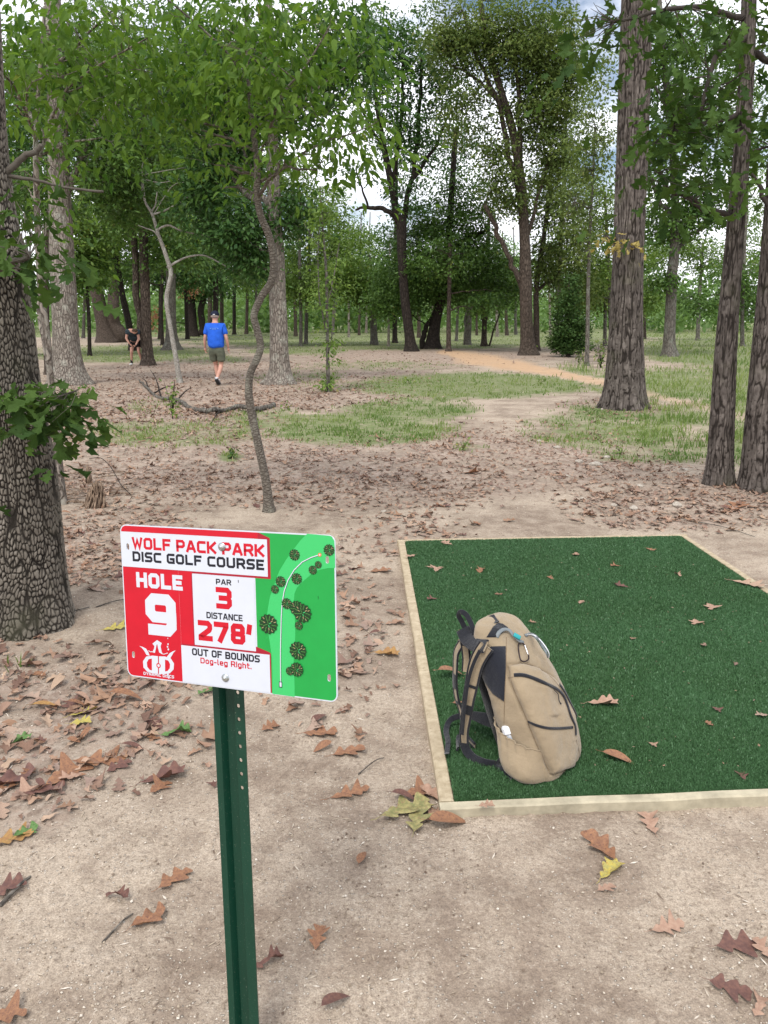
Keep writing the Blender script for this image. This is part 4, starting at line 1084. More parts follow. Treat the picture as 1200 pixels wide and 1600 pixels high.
tree('tree', 'leaning dark trunk behind the stooping player', 208, 548, [(208, 548, 7), (200, 500, 6.5), (190, 455, 6), (182, 400, 5.5), (175, 300, 5)], clumps=[(185, 380, 50, 50, 60), (200, 290, 60, 60, 70)], bark='dark', leaf='mid', lsize=.2, spray=.5, per=14, seed=37)
tree('tree', 'grey-brown trunk that partly hides the stooping player', 231, 571,
     [(231, 571, 10), (229, 520, 8), (227, 460, 8), (225, 400, 7.5), (223, 300, 7), (222, 180, 6), (222, 60, 5)],
     limbs=[[(226, 560, 7), (219, 500, 6), (214, 430, 5.5), (210, 350, 5), (205, 250, 4)]],
     clumps=[(215, 330, 70, 45, 90), (240, 250, 90, 70, 150), (200, 130, 110, 80, 150), (270, 390, 60, 35, 60)], bark='brown', leaf='mid', lsize=.15, spray=.42, per=13, seed=41, rk=.95)
tree('tree', 'whitish crooked sapling with bare branches, left of the man in blue', 281, 598,
     [(281, 598, 5.5), (275, 560, 5), (266, 510, 4.6), (260, 470, 4.4), (264, 445, 4.2), (267, 425, 4.2), (258, 395, 4), (247, 365, 3.6), (238, 335, 3.2), (228, 318, 2.4), (222, 300, 1.5)],
     limbs=[[(262, 418, 2.6), (285, 404, 2), (315, 398, 1.6), (345, 412, 1.2), (375, 430, .8)], [(245, 360, 2.4), (262, 352, 2), (290, 362, 1.5), (330, 370, 1)], [(240, 335, 2), (265, 325, 1.6), (300, 305, 1.2), (340, 298, .8)], [(250, 372, 2), (238, 360, 1.4), (215, 352, 1)],
            [(238, 330, 1.8), (243, 318, 1.3), (245, 300, 1)], [(222, 300, 1.4), (225, 275, 1), (250, 268, .8), (290, 262, .6)], [(228, 318, 1.2), (222, 270, 1), (224, 250, .7)], [(225, 280, 1), (250, 285, .8), (280, 280, .6)], [(240, 335, 1), (270, 290, .8), (300, 285, .5)]],
     bark='whitish', seed=43, seg=14, ring=70, flare=.3, lumps=.12)
tree('oak_tree', 'stout grey trunk with flared roots in the clearing behind the bare sapling', 270, 547,
     [(270, 547, 15), (268, 520, 11), (267, 470, 10), (267, 420, 9.5), (268, 350, 9), (268, 250, 8), (268, 120, 7)],
     clumps=[(300, 300, 70, 60, 130), (270, 200, 100, 80, 150), (330, 380, 60, 35, 80), (300, 80, 120, 80, 140)], bark='grey', leaf='deep', lsize=.2, spray=.5, per=15, seed=47, flare=.6)
tree('tree', 'young tree with rusty dead leaves beside the stout grey trunk', 293, 530, [(293, 530, 4), (291, 480, 3.6), (290, 420, 3), (290, 380, 2)], clumps=[(292, 430, 20, 38, 40), (240, 490, 10, 25, 10)], leaf='rusty', lsize=.2, spray=.35, per=9, seed=53, bark='dark')
tree('oak_tree', 'pair of dark forked trunks under dense shade, left of the blue-shirted man', 303, 526,
     [(303, 526, 9), (300, 490, 8.5), (296, 440, 8), (292, 380, 7), (290, 280, 6)], limbs=[[(312, 526, 7), (316, 480, 6.5), (320, 420, 6), (324, 350, 5)]],
     clumps=[(320, 440, 50, 28, 110), (290, 400, 50, 40, 90), (350, 380, 60, 45, 120), (320, 300, 80, 60, 130)], bark='dark', leaf='deep', lsize=.26, spray=.6, per=15, seed=59)
tree('tree', 'straight brown trunk directly behind the head of the man in blue', 328, 522, [(328, 522, 4.5), (328, 450, 4.5), (327, 400, 4.2), (326, 300, 4)], clumps=[(330, 370, 40, 50, 60), (340, 290, 60, 50, 60)], bark='brown', leaf='mid', lsize=.22, spray=.55, per=13, seed=61)
tree('tree', 'straight brown trunk a little right of the head of the man in blue', 347, 524, [(347, 524, 4), (346, 450, 4), (345, 400, 4), (343, 300, 3.6)], clumps=[(370, 400, 45, 40, 70), (380, 320, 50, 60, 70)], bark='brown', leaf='deep', lsize=.22, spray=.55, per=13, seed=67)
tree('tree', 'thin dark trunk in the shade between the blue-shirted man and the sapling', 366, 523, [(366, 523, 3.6), (366, 450, 3.4), (368, 380, 3), (370, 300, 2.6)], clumps=[(400, 440, 40, 25, 40), (410, 350, 30, 45, 40)], bark='dark', leaf='mid', lsize=.22, spray=.55, per=13, seed=71)
tree('oak_tree', 'thick pale flaking trunk with flared foot, right of the crooked sapling', 438, 600,
     [(438, 600, 25), (438, 575, 20), (436, 540, 18.5), (434, 480, 17), (433, 420, 15.5), (430, 360, 14.5), (428, 300, 13), (425, 230, 12), (423, 140, 11), (420, 40, 9), (418, -60, 8)],
     limbs=[[(428, 330, 8), (400, 290, 6.5), (380, 240, 5.5), (365, 190, 4.5), (345, 150, 3)], [(430, 350, 7), (405, 325, 6), (380, 300, 5.5), (358, 272, 4.5), (345, 255, 3)], [(425, 220, 6), (460, 160, 5), (500, 120, 4)], [(423, 180, 6), (390, 140, 5), (350, 90, 4)], [(432, 400, 4), (450, 350, 3), (470, 320, 2)]],
     clumps=[(345, 225, 50, 50, 90), (370, 350, 55, 40, 80), (330, 130, 90, 80, 190), (430, 130, 100, 80, 190), (460, 330, 40, 50, 50), (395, 400, 35, 30, 35), (520, 90, 90, 80, 150), (310, 310, 50, 50, 60)],
     bark='pale', leaf='deep', lsize=.13, spray=.30, per=13, seed=73, seg=48, ring=150, flare=.55, lumps=.08)
tree('sapling', 'spindly sapling with sparse yellow-green leaves right of the pale thick trunk', 513, 612,
     [(513, 612, 4), (512, 560, 3.4), (511, 500, 3), (510, 430, 2.8), (506, 380, 2.4), (502, 330, 2), (500, 290, 1.2)],
     limbs=[[(511, 520, 2), (500, 470, 1.6), (497, 400, 1.2), (500, 340, .8)], [(511, 480, 1.8), (522, 430, 1.4), (530, 380, 1)], [(511, 560, 1.4), (520, 520, 1.1), (526, 470, .8)], [(510, 400, 1.2), (488, 370, .9), (475, 350, .6)]],
     clumps=[(508, 430, 30, 70, 44), (505, 340, 34, 50, 40), (515, 520, 20, 50, 16), (512, 600, 8, 14, 10)], bark='grey', leaf='light', lsize=.085, spray=.14, per=7, seed=79, seg=10, ring=50, auto=4, flare=.2)
tree('tree', 'bright leafy tree in the gap beyond the spindly sapling', 478, 538, [(478, 538, 4), (479, 490, 3.6), (482, 420, 3), (486, 340, 2.4)], clumps=[(480, 400, 45, 60, 130), (530, 390, 35, 55, 110), (500, 320, 50, 40, 80), (450, 440, 30, 30, 50)], leaf='light', bark='grey', lsize=.2, spray=.5, per=13, seed=83)
tree('oak_tree', 'dark oak with a bare dead limb reaching left over the clearing', 643, 549,
     [(643, 549, 11.5), (638, 510, 9.5), (632, 460, 9), (628, 400, 9), (627, 350, 10), (620, 335, 8), (612, 290, 7), (600, 230, 6), (590, 170, 5), (580, 90, 4), (570, 0, 3)],
     limbs=[[(624, 345, 6), (608, 330, 5), (590, 325, 4.5), (572, 324, 3.5), (556, 328, 2)], [(576, 324, 2.4), (568, 300, 2), (560, 280, 1.5), (556, 262, 1)], [(628, 350, 7), (640, 300, 5), (650, 240, 4.5), (655, 180, 4), (660, 90, 3)],
            [(612, 290, 5), (622, 240, 4), (628, 180, 3.5), (630, 100, 3)], [(600, 230, 3.5), (580, 200, 2.6), (562, 160, 2), (555, 110, 1.4)], [(645, 280, 4), (680, 230, 3), (700, 180, 2)]],
     clumps=[(600, 170, 55, 60, 70), (650, 210, 50, 60, 70), (580, 70, 70, 70, 100), (650, 80, 70, 80, 120), (640, 300, 36, 30, 30), (560, 260, 24, 24, 12), (700, 130, 40, 60, 50)],
     bark='dark', leaf='deep', lsize=.17, spray=.42, per=13, seed=89, flare=.5, ring=70)
tree('oak_tree', 'blackish hollow-looking trunk with a leaning stem, right of the dead-limbed oak', 676, 545,
     [(676, 545, 15), (678, 520, 12), (683, 490, 10), (690, 465, 9.5), (696, 430, 8), (700, 380, 7), (706, 300, 6), (712, 200, 5)],
     limbs=[[(662, 545, 6), (664, 515, 5), (674, 496, 4.5), (686, 480, 4)], [(694, 440, 5), (670, 400, 4), (650, 380, 3)], [(698, 400, 5), (730, 370, 4), (760, 360, 3)]],
     clumps=[(700, 440, 60, 30, 150), (640, 430, 70, 40, 170), (740, 400, 60, 50, 150), (680, 360, 90, 50, 210), (620, 470, 60, 22, 80), (790, 440, 40, 40, 70), (730, 310, 60, 50, 110)],
     bark='dark', leaf='mid', lsize=.17, spray=.5, per=15, seed=97, flare=.5, thr=.36)
tree('tree', 'slim straight trunk in front of the blackish trunk', 701, 549, [(701, 549, 5), (701, 500, 4.4), (702, 450, 4), (703, 380, 3.5)], clumps=[(690, 400, 60, 35, 60), (760, 470, 30, 22, 35)], leaf='mid', bark='brown', lsize=.17, spray=.45, per=12, seed=101)
tree('tree', 'slim trunk with a rounded burl, between the path and the dark trunks', 756, 541,
     [(756, 541, 6), (757, 505, 5), (757, 498, 7.5), (757, 488, 5), (760, 450, 4.4), (762, 400, 4), (764, 340, 3)], limbs=[[(764, 541, 2), (772, 515, 1.8), (781, 490, 1.4)]],
     clumps=[(770, 450, 45, 25, 70), (745, 400, 50, 40, 60)], leaf='mid', bark='brown', lsize=.2, spray=.5, per=13, seed=103)
tree('tree', 'pair of grey trunks left of the burled trunk', 731, 539, [(731, 539, 6), (733, 505, 5), (734, 470, 4.5), (735, 400, 4)], limbs=[[(727, 539, 3.4), (728, 500, 3), (729, 450, 2.6), (729, 400, 2)]], clumps=[(720, 450, 40, 22, 40)], leaf='mid', bark='grey', lsize=.2, spray=.5, per=12, seed=107)
tree('oak_tree', 'large forked oak with one pale dead stem, at the bend of the dirt path', 826, 555,
     [(826, 555, 17), (824, 530, 13.5), (822, 480, 12.5), (821, 430, 12), (820, 380, 10.5), (817, 320, 10), (812, 270, 9), (800, 200, 8), (782, 140, 7), (762, 70, 6), (750, 0, 5)],
     limbs=[[(818, 452, 6), (808, 430, 5.5), (796, 405, 5), (782, 375, 4.8), (770, 345, 4.8), (759, 322, 4.5)], [(820, 330, 6.5), (806, 280, 6), (790, 220, 5.2), (775, 150, 4.5), (745, 90, 4), (725, 20, 3)], [(813, 270, 6), (812, 210, 5), (808, 130, 4.2), (800, 50, 3.5)],
            [(822, 380, 4), (835, 330, 3.5), (850, 270, 3), (870, 200, 2)], [(790, 170, 3.6), (740, 120, 2.6), (700, 100, 1.8)], [(808, 140, 3), (850, 90, 2.2)], [(800, 95, 2), (775, 98, 1.6), (758, 108, 1.2), (724, 110, .8)]],
     clumps=[(830, 60, 80, 70, 230), (760, 60, 70, 70, 160), (870, 120, 50, 80, 150), (840, 180, 50, 60, 110), (780, 250, 40, 50, 50), (730, 170, 50, 60, 60), (860, 250, 36, 50, 70), (800, 300, 40, 40, 50), (700, 60, 50, 60, 80)],
     bark='brown', leaf='olive', lsize=.145, spray=.38, per=18, seed=109, seg=28, ring=110, flare=.4, thr=.40)
tree('tree', 'mid-height olive tree beside the forked oak, left of the cedar', 838, 548, [(838, 548, 7), (838, 500, 6), (838, 450, 5.5), (845, 400, 5), (855, 330, 4), (862, 250, 3)], limbs=[[(839, 455, 4), (852, 443, 3), (866, 438, 2)]],
     clumps=[(880, 380, 50, 60, 150), (860, 300, 50, 60, 110), (905, 450, 35, 40, 70), (850, 430, 30, 30, 45)], leaf='olive', bark='brown', lsize=.16, spray=.42, per=13, seed=113)
tree('tree', 'thin grey stem between the cedar bush and the straight oak', 917, 572, [(917, 572, 4.4), (918, 520, 4), (919, 450, 3.6), (921, 380, 3.2), (925, 300, 2.6), (930, 200, 2)],
     clumps=[(910, 330, 45, 80, 90), (925, 220, 40, 80, 80), (935, 120, 30, 60, 30)], leaf='olive', bark='grey', lsize=.12, spray=.34, per=9, seed=127, thr=.45)
tree('oak_tree', 'grey-brown oak beyond the straight oak, at the edge of the field', 1046, 557,
     [(1046, 557, 14), (1046, 530, 11.5), (1048, 480, 10.5), (1050, 430, 10), (1054, 390, 9), (1055, 320, 8), (1050, 220, 7), (1040, 120, 6), (1030, 0, 5)],
     limbs=[[(1054, 400, 5), (1075, 370, 4), (1110, 350, 3)], [(1055, 350, 5), (1030, 310, 4), (1010, 260, 3)], [(1050, 220, 4.5), (1090, 180, 3.5), (1140, 150, 2.4)], [(1045, 170, 4), (1010, 110, 3)]],
     clumps=[(1060, 340, 60, 40, 110), (1110, 300, 50, 50, 90), (1030, 240, 40, 60, 80), (1080, 200, 60, 60, 110), (1040, 90, 60, 70, 130), (1130, 100, 60, 80, 110), (1040, 430, 30, 20, 30), (1160, 220, 40, 60, 60)],
     bark='grey', leaf='mid', lsize=.17, spray=.42, per=12, seed=131, seg=24, ring=80, flare=.4, thr=.43)
tree('tree', 'bright green young tree on the field edge behind the slender right oaks', 1090, 532, [(1090, 532, 4), (1092, 480, 3.6), (1095, 430, 3), (1098, 380, 2.4)], clumps=[(1080, 385, 70, 16, 90), (1120, 410, 60, 18, 80), (1030, 400, 40, 20, 40), (1170, 380, 40, 60, 70), (1185, 300, 40, 60, 60)], leaf='light', bark='grey', lsize=.2, spray=.5, per=12, seed=137)
# trees the picture shows mostly as foliage high up
tree('tree', 'sparse olive tree filling the sky gap left of the straight oak', 872, 543, [(872, 543, 5), (872, 480, 4.6), (876, 400, 4), (880, 300, 3.4), (884, 200, 2.6), (890, 90, 2)], clumps=[(900, 180, 45, 60, 60), (890, 280, 40, 50, 60), (920, 260, 30, 50, 30), (880, 90, 40, 60, 50)], leaf='olive', bark='grey', lsize=.18, spray=.5, per=10, seed=139, thr=.46)
tree('tree', 'feathery dark green tree rising behind the centre oaks', 617, 536, [(617, 536, 5), (617, 480, 4.6), (618, 400, 4), (620, 250, 3), (622, 120, 2)], clumps=[(600, 400, 40, 50, 70), (590, 460, 40, 26, 50), (730, 220, 30, 60, 40), (690, 250, 40, 60, 50), (630, 250, 50, 50, 40)], leaf='deep', bark='dark', lsize=.2, spray=.5, per=12, seed=149)
tree('tree', 'tall shade tree with dark foliage at the top left, behind the hickory', 20, 556, [(20, 556, 7), (22, 480, 6.5), (25, 400, 6), (28, 250, 5), (30, 100, 4)], clumps=[(20, 250, 80, 80, 130), (60, 120, 90, 80, 120), (10, 420, 40, 60, 70), (130, 400, 30, 50, 40)], leaf='mid', bark='brown', lsize=.22, spray=.55, per=13, seed=151)
tree('tree', 'dense dark tree closing the view behind the bare white sapling', 330, 536, [(338, 536, 6), (337, 480, 5.5), (336, 400, 5), (334, 280, 4), (332, 120, 3)], D=62, clumps=[(250, 180, 90, 70, 130), (340, 180, 90, 80, 150), (300, 420, 70, 30, 80), (400, 260, 60, 60, 70), (220, 420, 60, 30, 60)], leaf='deep', bark='dark', lsize=.3, spray=.7, per=14, seed=157)
# cedar bush by the path
tree('cedar_bush', 'dense dark green cedar bush beside the dirt path', 888, 558, [(888, 558, 4), (886, 520, 3.4), (888, 480, 2.4), (889, 440, 1.2)],
     clumps=[(880, 528, 20, 26, 80), (900, 512, 18, 26, 70), (888, 480, 16, 24, 50), (884, 545, 26, 12, 40), (893, 448, 7, 18, 14), (905, 545, 14, 12, 20), (872, 500, 10, 16, 14)], leaf='cedar', bark='brown', lsize=.13, spray=.22, per=14, seed=163, cat='bush', auto=5, droop=-.3, thr=.3, twigs=False)
# thin trees far back
far_px = [(462, 526, 3.6, 0), (441, 523, 2.6, 0), (545, 527, 2.4, 0), (561, 524, 2.6, 0), (585, 539, 7.5, 1), (607, 541, 2.6, 0), (655, 528, 4, 0), (713, 533, 3, 0), (777, 526, 3, 0), (792, 524, 3.4, 0), (806, 523, 3, 0), (860, 527, 2.6, 0),
          (902, 532, 3, 0), (640, 524, 3.4, 0), (676, 522, 2.6, 0), (1008, 530, 2.8, 0), (130, 528, 3.4, 0), (100, 530, 3.6, 0), (250, 530, 4, 1), (400, 526, 3, 0), (424, 524, 2.6, 0), (1190, 528, 4, 0), (945, 541, 4, 1), (958, 536, 3, 0), (385, 522, 3.4, 0), (520, 523, 2.8, 0), (572, 521, 2.4, 0), (745, 524, 2.4, 0)]
LMK = [(109, 'the scaly left oak'), (168, 'the fused pair of trunks'), (212, 'the stooping player'), (268, 'the whitish bare sapling'), (335, 'the man in blue'), (400, 'the crooked sapling'), (438, 'the pale flaking trunk'), (512, 'the spindly sapling'), (640, 'the dead-limbed oak'),
       (680, 'the blackish trunk'), (756, 'the burled trunk'), (826, 'the forked oak'), (888, 'the cedar bush'), (975, 'the straight ridged oak'), (1046, 'the grey-brown field oak'), (1135, 'the slender right oak')]
_used = {}
for i, (x, y, r_, big) in enumerate(far_px):
    rs = random.Random(i * 7 + 3); ln = rs.uniform(-8, 8); hh = rs.uniform(110, 170)
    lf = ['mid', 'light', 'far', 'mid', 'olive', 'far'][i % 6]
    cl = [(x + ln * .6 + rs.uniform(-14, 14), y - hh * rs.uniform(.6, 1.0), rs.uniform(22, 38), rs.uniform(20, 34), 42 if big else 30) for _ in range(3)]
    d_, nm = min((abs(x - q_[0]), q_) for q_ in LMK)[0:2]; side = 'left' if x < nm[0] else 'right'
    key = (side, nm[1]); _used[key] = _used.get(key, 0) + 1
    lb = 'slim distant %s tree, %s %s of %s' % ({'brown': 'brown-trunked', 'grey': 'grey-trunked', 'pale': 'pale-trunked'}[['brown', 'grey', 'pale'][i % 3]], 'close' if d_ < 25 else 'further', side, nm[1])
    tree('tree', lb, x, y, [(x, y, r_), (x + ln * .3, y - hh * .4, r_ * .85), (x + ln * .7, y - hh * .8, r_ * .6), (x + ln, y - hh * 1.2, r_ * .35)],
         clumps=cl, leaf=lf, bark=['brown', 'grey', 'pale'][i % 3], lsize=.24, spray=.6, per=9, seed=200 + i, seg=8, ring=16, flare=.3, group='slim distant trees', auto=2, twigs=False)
# understory that fills the middle distance
tree('tree', 'leafy bright understory tree above the scaly left oak and the player', 140, 556, [(140, 556, 4), (139, 500, 3.6), (136, 440, 3), (140, 360, 2.4)], clumps=[(150, 350, 70, 50, 130), (200, 300, 80, 50, 130), (120, 420, 50, 40, 70), (250, 350, 60, 40, 80)], leaf='light', bark='dark', lsize=.17, spray=.42, per=12, seed=301, thr=.45)
tree('tree', 'dense mid green tree over the stout grey trunk and the man in blue', 254, 540, [(254, 540, 3.6), (252, 480, 3.4), (256, 400, 3), (262, 320, 2.4)], clumps=[(330, 330, 80, 50, 150), (270, 370, 60, 40, 100), (380, 400, 50, 40, 80), (350, 270, 80, 50, 120), (190, 420, 50, 30, 60)], leaf='mid', bark='dark', lsize=.18, spray=.45, per=12, seed=307, thr=.42)
tree('tree', 'pale leafy tree behind the pale flaking trunk', 470, 541, [(470, 541, 3.6), (470, 480, 3.4), (468, 400, 3), (470, 300, 2.4)], clumps=[(470, 440, 60, 35, 110), (530, 440, 40, 40, 80), (560, 400, 30, 50, 50), (450, 280, 40, 50, 60)], leaf='light', bark='grey', lsize=.2, spray=.5, per=12, seed=311, thr=.42)
tree('tree', 'light green tree spreading between the forked oak and the straight oak', 955, 545, [(955, 545, 4), (953, 480, 3.6), (950, 400, 3), (945, 300, 2.4)], clumps=[(930, 400, 50, 60, 140), (900, 460, 40, 30, 70), (940, 330, 40, 50, 70), (1015, 460, 30, 40, 60), (1020, 350, 30, 60, 60)], leaf='light', bark='grey', lsize=.17, spray=.42, per=12, seed=313, thr=.43)
tree('tree', 'airy green tree on the field edge behind the right-hand pair of oaks', 1160, 541, [(1160, 541, 4), (1160, 480, 3.6), (1163, 400, 3), (1168, 300, 2.4)], clumps=[(1150, 430, 60, 30, 80), (1090, 470, 60, 22, 60), (1190, 470, 40, 30, 50), (1170, 180, 50, 60, 60), (1090, 60, 60, 60, 80)], leaf='mid', bark='grey', lsize=.19, spray=.5, per=11, seed=317, thr=.45)
# the far wood
def far_woods():
    rs = np.random.default_rng(5)
    n = 760; ang = rs.uniform(-50, 50, n); D = rs.uniform(95, 170, n)
    X = D * np.tan(np.radians(ang)); H = rs.uniform(5, 11, n) * (0.75 + .5 * vn2(X * .03, D * .03, 4))
    P = []; 
    for x, y, h_ in zip(X, D, H):
        k = 190; v = rs.normal(size=(k, 3)); v /= np.linalg.norm(v, axis=1, keepdims=True); v *= rs.random((k, 1)) ** .4
        P.append(np.array([x, y, h_ * .52]) + v * np.array([h_ * .42, h_ * .42, h_ * .52]))
    P = np.concatenate(P); m = vn3(P[:, 0] * .5, P[:, 1] * .5, P[:, 2] * .6, 6) > .38; P = P[m]; k = len(P)
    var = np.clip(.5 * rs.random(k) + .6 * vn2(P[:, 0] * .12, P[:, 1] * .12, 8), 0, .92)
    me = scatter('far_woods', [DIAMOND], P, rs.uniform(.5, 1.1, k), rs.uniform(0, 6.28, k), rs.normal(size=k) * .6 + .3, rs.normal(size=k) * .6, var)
    o = link('far_woods', me, LM['far']); tag(o, 'pale green wood closing the view beyond the field', 'woods', kind='stuff')  # the paleness is the leaf colour itself
far_woods()
print('LEAVES', LEAFN)
# ------------------------------------------------------------------ backpack
def backpack():
    nearc = at_z(861, 1235, PADZ + .012)
    ZB = PADZ + .012
    cy = math.cos(R(47)); sy = math.sin(R(47))
    S = np.array([-cy, -sy, 0]); F = np.array([sy, -cy, 0]); Z = np.array([0, 0, 1.0])
    cen = nearc - (0.136 * S + 0.096 * F); cen[2] = ZB
    root = empty('backpack', tuple(cen)); tag(root, 'tan backpack with black zips and straps, leaning upright on the green turf', 'backpack')
    #      w     a     b     lean  vshift
    PR = np.array([
        [0.000, .108, .072, .000, .000], [0.006, .130, .090, .002, .000], [0.030, .143, .100, .012, -.002], [0.100, .150, .106, .040, -.002], [0.180, .151, .108, .076, -.004],
        [0.260, .146, .104, .118, -.006], [0.320, .134, .096, .156, -.006], [0.370, .121, .084, .188, -.006], [0.405, .110, .072, .212, -.006], [0.430, .098, .058, .228, -.004], [0.446, .078, .040, .240, -.002], [0.452, .034, .018, .244, .000]])
    PR[:, 0] *= 1.065
    nw, nt_ = 170, 200
    W_ = np.concatenate([np.linspace(0, .03, 22)[:-1], np.linspace(.03, .43, nw - 44), np.linspace(.43, .452 * 1.065, 24)[1:]])
    A_, B_, L_, VS = (np.interp(W_, PR[:, 0], PR[:, k]) for k in (1, 2, 3, 4))
    k_ = np.ones(9) / 9
    sm = lambda q_: np.convolve(np.pad(q_, 4, 'edge'), k_, 'valid')
    A2, B2, L2 = sm(A_), sm(B_), sm(L_)
    th = np.arange(nt_) / nt_ * 2 * np.pi
    TH, WW = np.meshgrid(th, W_); n_ = 3.5 - 1.6 * WW
    cu = np.sign(np.cos(TH)) * np.abs(np.cos(TH)) ** (2 / n_); sv = np.sign(np.sin(TH)) * np.abs(np.sin(TH)) ** (2 / n_)
    U = A2[:, None] * cu; V = B2[:, None] * sv + VS[:, None] - L2[:, None]
    V = np.where(sv < 0, V + 0.012 * np.clip(-sv, 0, 1) * np.exp(-((WW - .25) / .12) ** 2), V)
    def world_(U, V, W): return U[..., None] * S + V[..., None] * F + W[..., None] * Z + cen
    P = world_(U, V, WW)
    N_ = np.cross(np.roll(P, -1, 1) - np.roll(P, 1, 1), np.gradient(P, axis=0)); N_ /= np.linalg.norm(N_, axis=2, keepdims=True) + 1e-9
    out_ = (P - (cen + WW[..., None] * Z - L2[:, None, None] * F)); sgn = np.sign((N_ * out_).sum(2, keepdims=True)); N_ = N_ * np.where(sgn == 0, 1, sgn)
    def zp(L): return [(690 + x / 5, 930 + y / 5) for x, y in L]
    def inside(px, py, poly):
        """signed distance-like (positive inside), pixels"""
        d = np.full(px.shape, 1e9); ins = np.zeros(px.shape, bool); n = len(poly)
        for i in range(n):
            (x0, y0), (x1, y1) = poly[i], poly[(i + 1) % n]
            t = np.clip(((px - x0) * (x1 - x0) + (py - y0) * (y1 - y0)) / ((x1 - x0) ** 2 + (y1 - y0) ** 2 + 1e-9), 0, 1)
            d = np.minimum(d, np.hypot(px - x0 - t * (x1 - x0), py - y0 - t * (y1 - y0)))
            c = ((y0 > py) != (y1 > py)) & (px < (x1 - x0) * (py - y0) / (y1 - y0 + 1e-12) + x0); ins ^= c
        return np.where(ins, d, -d)
    px, py, _ = pix(P[..., 0], P[..., 1], P[..., 2])
    vis = (N_ * (np.array([0, 0, CAM_H]) - P)).sum(2) > -0.02
    pocket = zp([(515, 545), (620, 530), (740, 560), (860, 640), (960, 760), (1030, 930), (1060, 1100), (1065, 1250), (1040, 1345), (850, 1400), (770, 1220), (680, 1010), (600, 820), (530, 660)])
    d1 = inside(px, py, pocket)
    d1 = np.where(vis, d1, -50)
    bul = 0.026 * (1 - np.exp(-np.clip(d1 + 1, 0, 60) / 5.0)) - 0.011 * np.exp(-(d1 / 1.5) ** 2) * vis
    wr = 0.013 * (fbm2(U * 20 + V * 13, WW * 14 + U * 12, 3, 61) - .44) + 0.026 * (fbm2(U * 9 + 4, WW * 7 + V * 9, 2, 62) - .4)
    # hollow below the pocket zip, folds at mid height
    wr -= 0.010 * np.exp(-(((px - 868) / 18) ** 2 + ((py - 1095) / 16) ** 2)) * vis
    wr += 0.007 * np.exp(-(((px - (838 + (py - 1060) * .35)) / 7) ** 2)) * ((py > 1050) & (py < 1120)) * vis
    P = P + N_ * (bul + wr)[..., None]
    P[..., 2] = np.maximum(P[..., 2], ZB)
    off = cen
    b = MB(); b.add(P.reshape(-1, 3) - off, [grid_faces(len(W_), nt_, True)])
    b.add(np.array([P[0].mean(0), P[-1].mean(0)]) - off, [np.zeros((0, 3), int)])
    j = np.arange(nt_); nb = len(W_) * nt_
    b.F.append(np.stack([(j + 1) % nt_, j, np.full(nt_, nb)], 1)); b.M.append(np.zeros(nt_, int))
    b.F.append(np.stack([(len(W_) - 1) * nt_ + j, (len(W_) - 1) * nt_ + (j + 1) % nt_, np.full(nt_, nb + 1)], 1)); b.M.append(np.zeros(nt_, int))
    def cloth(name, col, sc=900, bd=.0006, rough=.9, sh=.0):
        m, nt, N, L, o_ = newmat(name); g = G(nt); o = g.obj()
        c = g.mix(g.map(g.noise(o, 9, 4), .3, .7), tuple(x * .88 for x in col), tuple(x * 1.1 for x in col))
        c = g.mix(g.map(g.noise(o, 500, 2), .3, .7, 0, .35), c, tuple(x * .7 for x in col))
        h1 = g.math('ADD', g.noise(o, 45, 4), g.math('MULTIPLY', g.noise(o, sc, 2), .25))
        g.bsdf(o_, c, rough, g.bump(h1, .004), .2, **({'Sheen Weight': .25}))
        return m
    tan = cloth('tan_canvas', (0.315, 0.245, 0.160)); blk = cloth('black_webbing', (0.010, 0.011, 0.016), rough=.75); mesh_b = cloth('black_mesh', (0.008, 0.010, 0.018), 1500, .001, .6)
    tan2 = cloth('shaded_tan_piping', (0.22, 0.155, 0.09));  # darker tan, seam shadow painted into the piping colour
    body = link('body', b.mesh('body', True), tan, root)
    bvV = [Vector(v) for v in P.reshape(-1, 3)]; bvh = BVHTree.FromPolygons(bvV, [tuple(int(i) for i in f) for f in grid_faces(len(W_), nt_, True)])
    O = Vector((0, 0, CAM_H))
    def hit(x, y, lift=0.0):
        d = Vector(ray(x, y)).normalized(); loc, nr, _, _ = bvh.ray_cast(O, d)
        if loc is None:
            loc, nr, _, _ = bvh.find_nearest(Vector(at_depth(x, y, cen[1] + .02)))
        if nr.dot(O - loc) < 0: nr = -nr
        return np.array(loc) + np.array(nr) * lift - off, np.array(nr)
    def surf_line(L, n=40, lift=.002):
        S2 = spline(np.array(L, float), n); H = [hit(x, y, lift) for x, y in S2]
        Pp = np.array([h_[0] for h_ in H])
        for _ in range(2): Pp[1:-1] = (Pp[:-2] + 2 * Pp[1:-1] + Pp[2:]) / 4
        return Pp, np.array([h_[1] for h_ in H])
    def tape(b_, L, hw, n=40, lift=.003, mi=0, th_=.35):
        Pp, Nn = surf_line(zp(L), n, lift); hw = np.broadcast_to(hw, (len(Pp),)) if np.ndim(hw) == 0 else np.interp(np.linspace(0, 1, len(Pp)), np.linspace(0, 1, len(hw)), hw)
        T = np.gradient(Pp, axis=0); T /= np.linalg.norm(T, axis=1, keepdims=True)
        Wd = np.cross(T, Nn); Wd /= np.linalg.norm(Wd, axis=1, keepdims=True)
        t_ = np.linspace(0, 2 * np.pi, 9)[:-1]
        ring = Pp[:, None] + hw[:, None, None] * (np.cos(t_)[None, :, None] * Wd[:, None] + th_ * np.sin(t_)[None, :, None] * Nn[:, None])
        b_.add(ring.reshape(-1, 3), [grid_faces(len(Pp), 8, True), np.array([list(range(8))]), np.array([list(range((len(Pp) - 1) * 8, len(Pp) * 8))[::-1]])], mi)
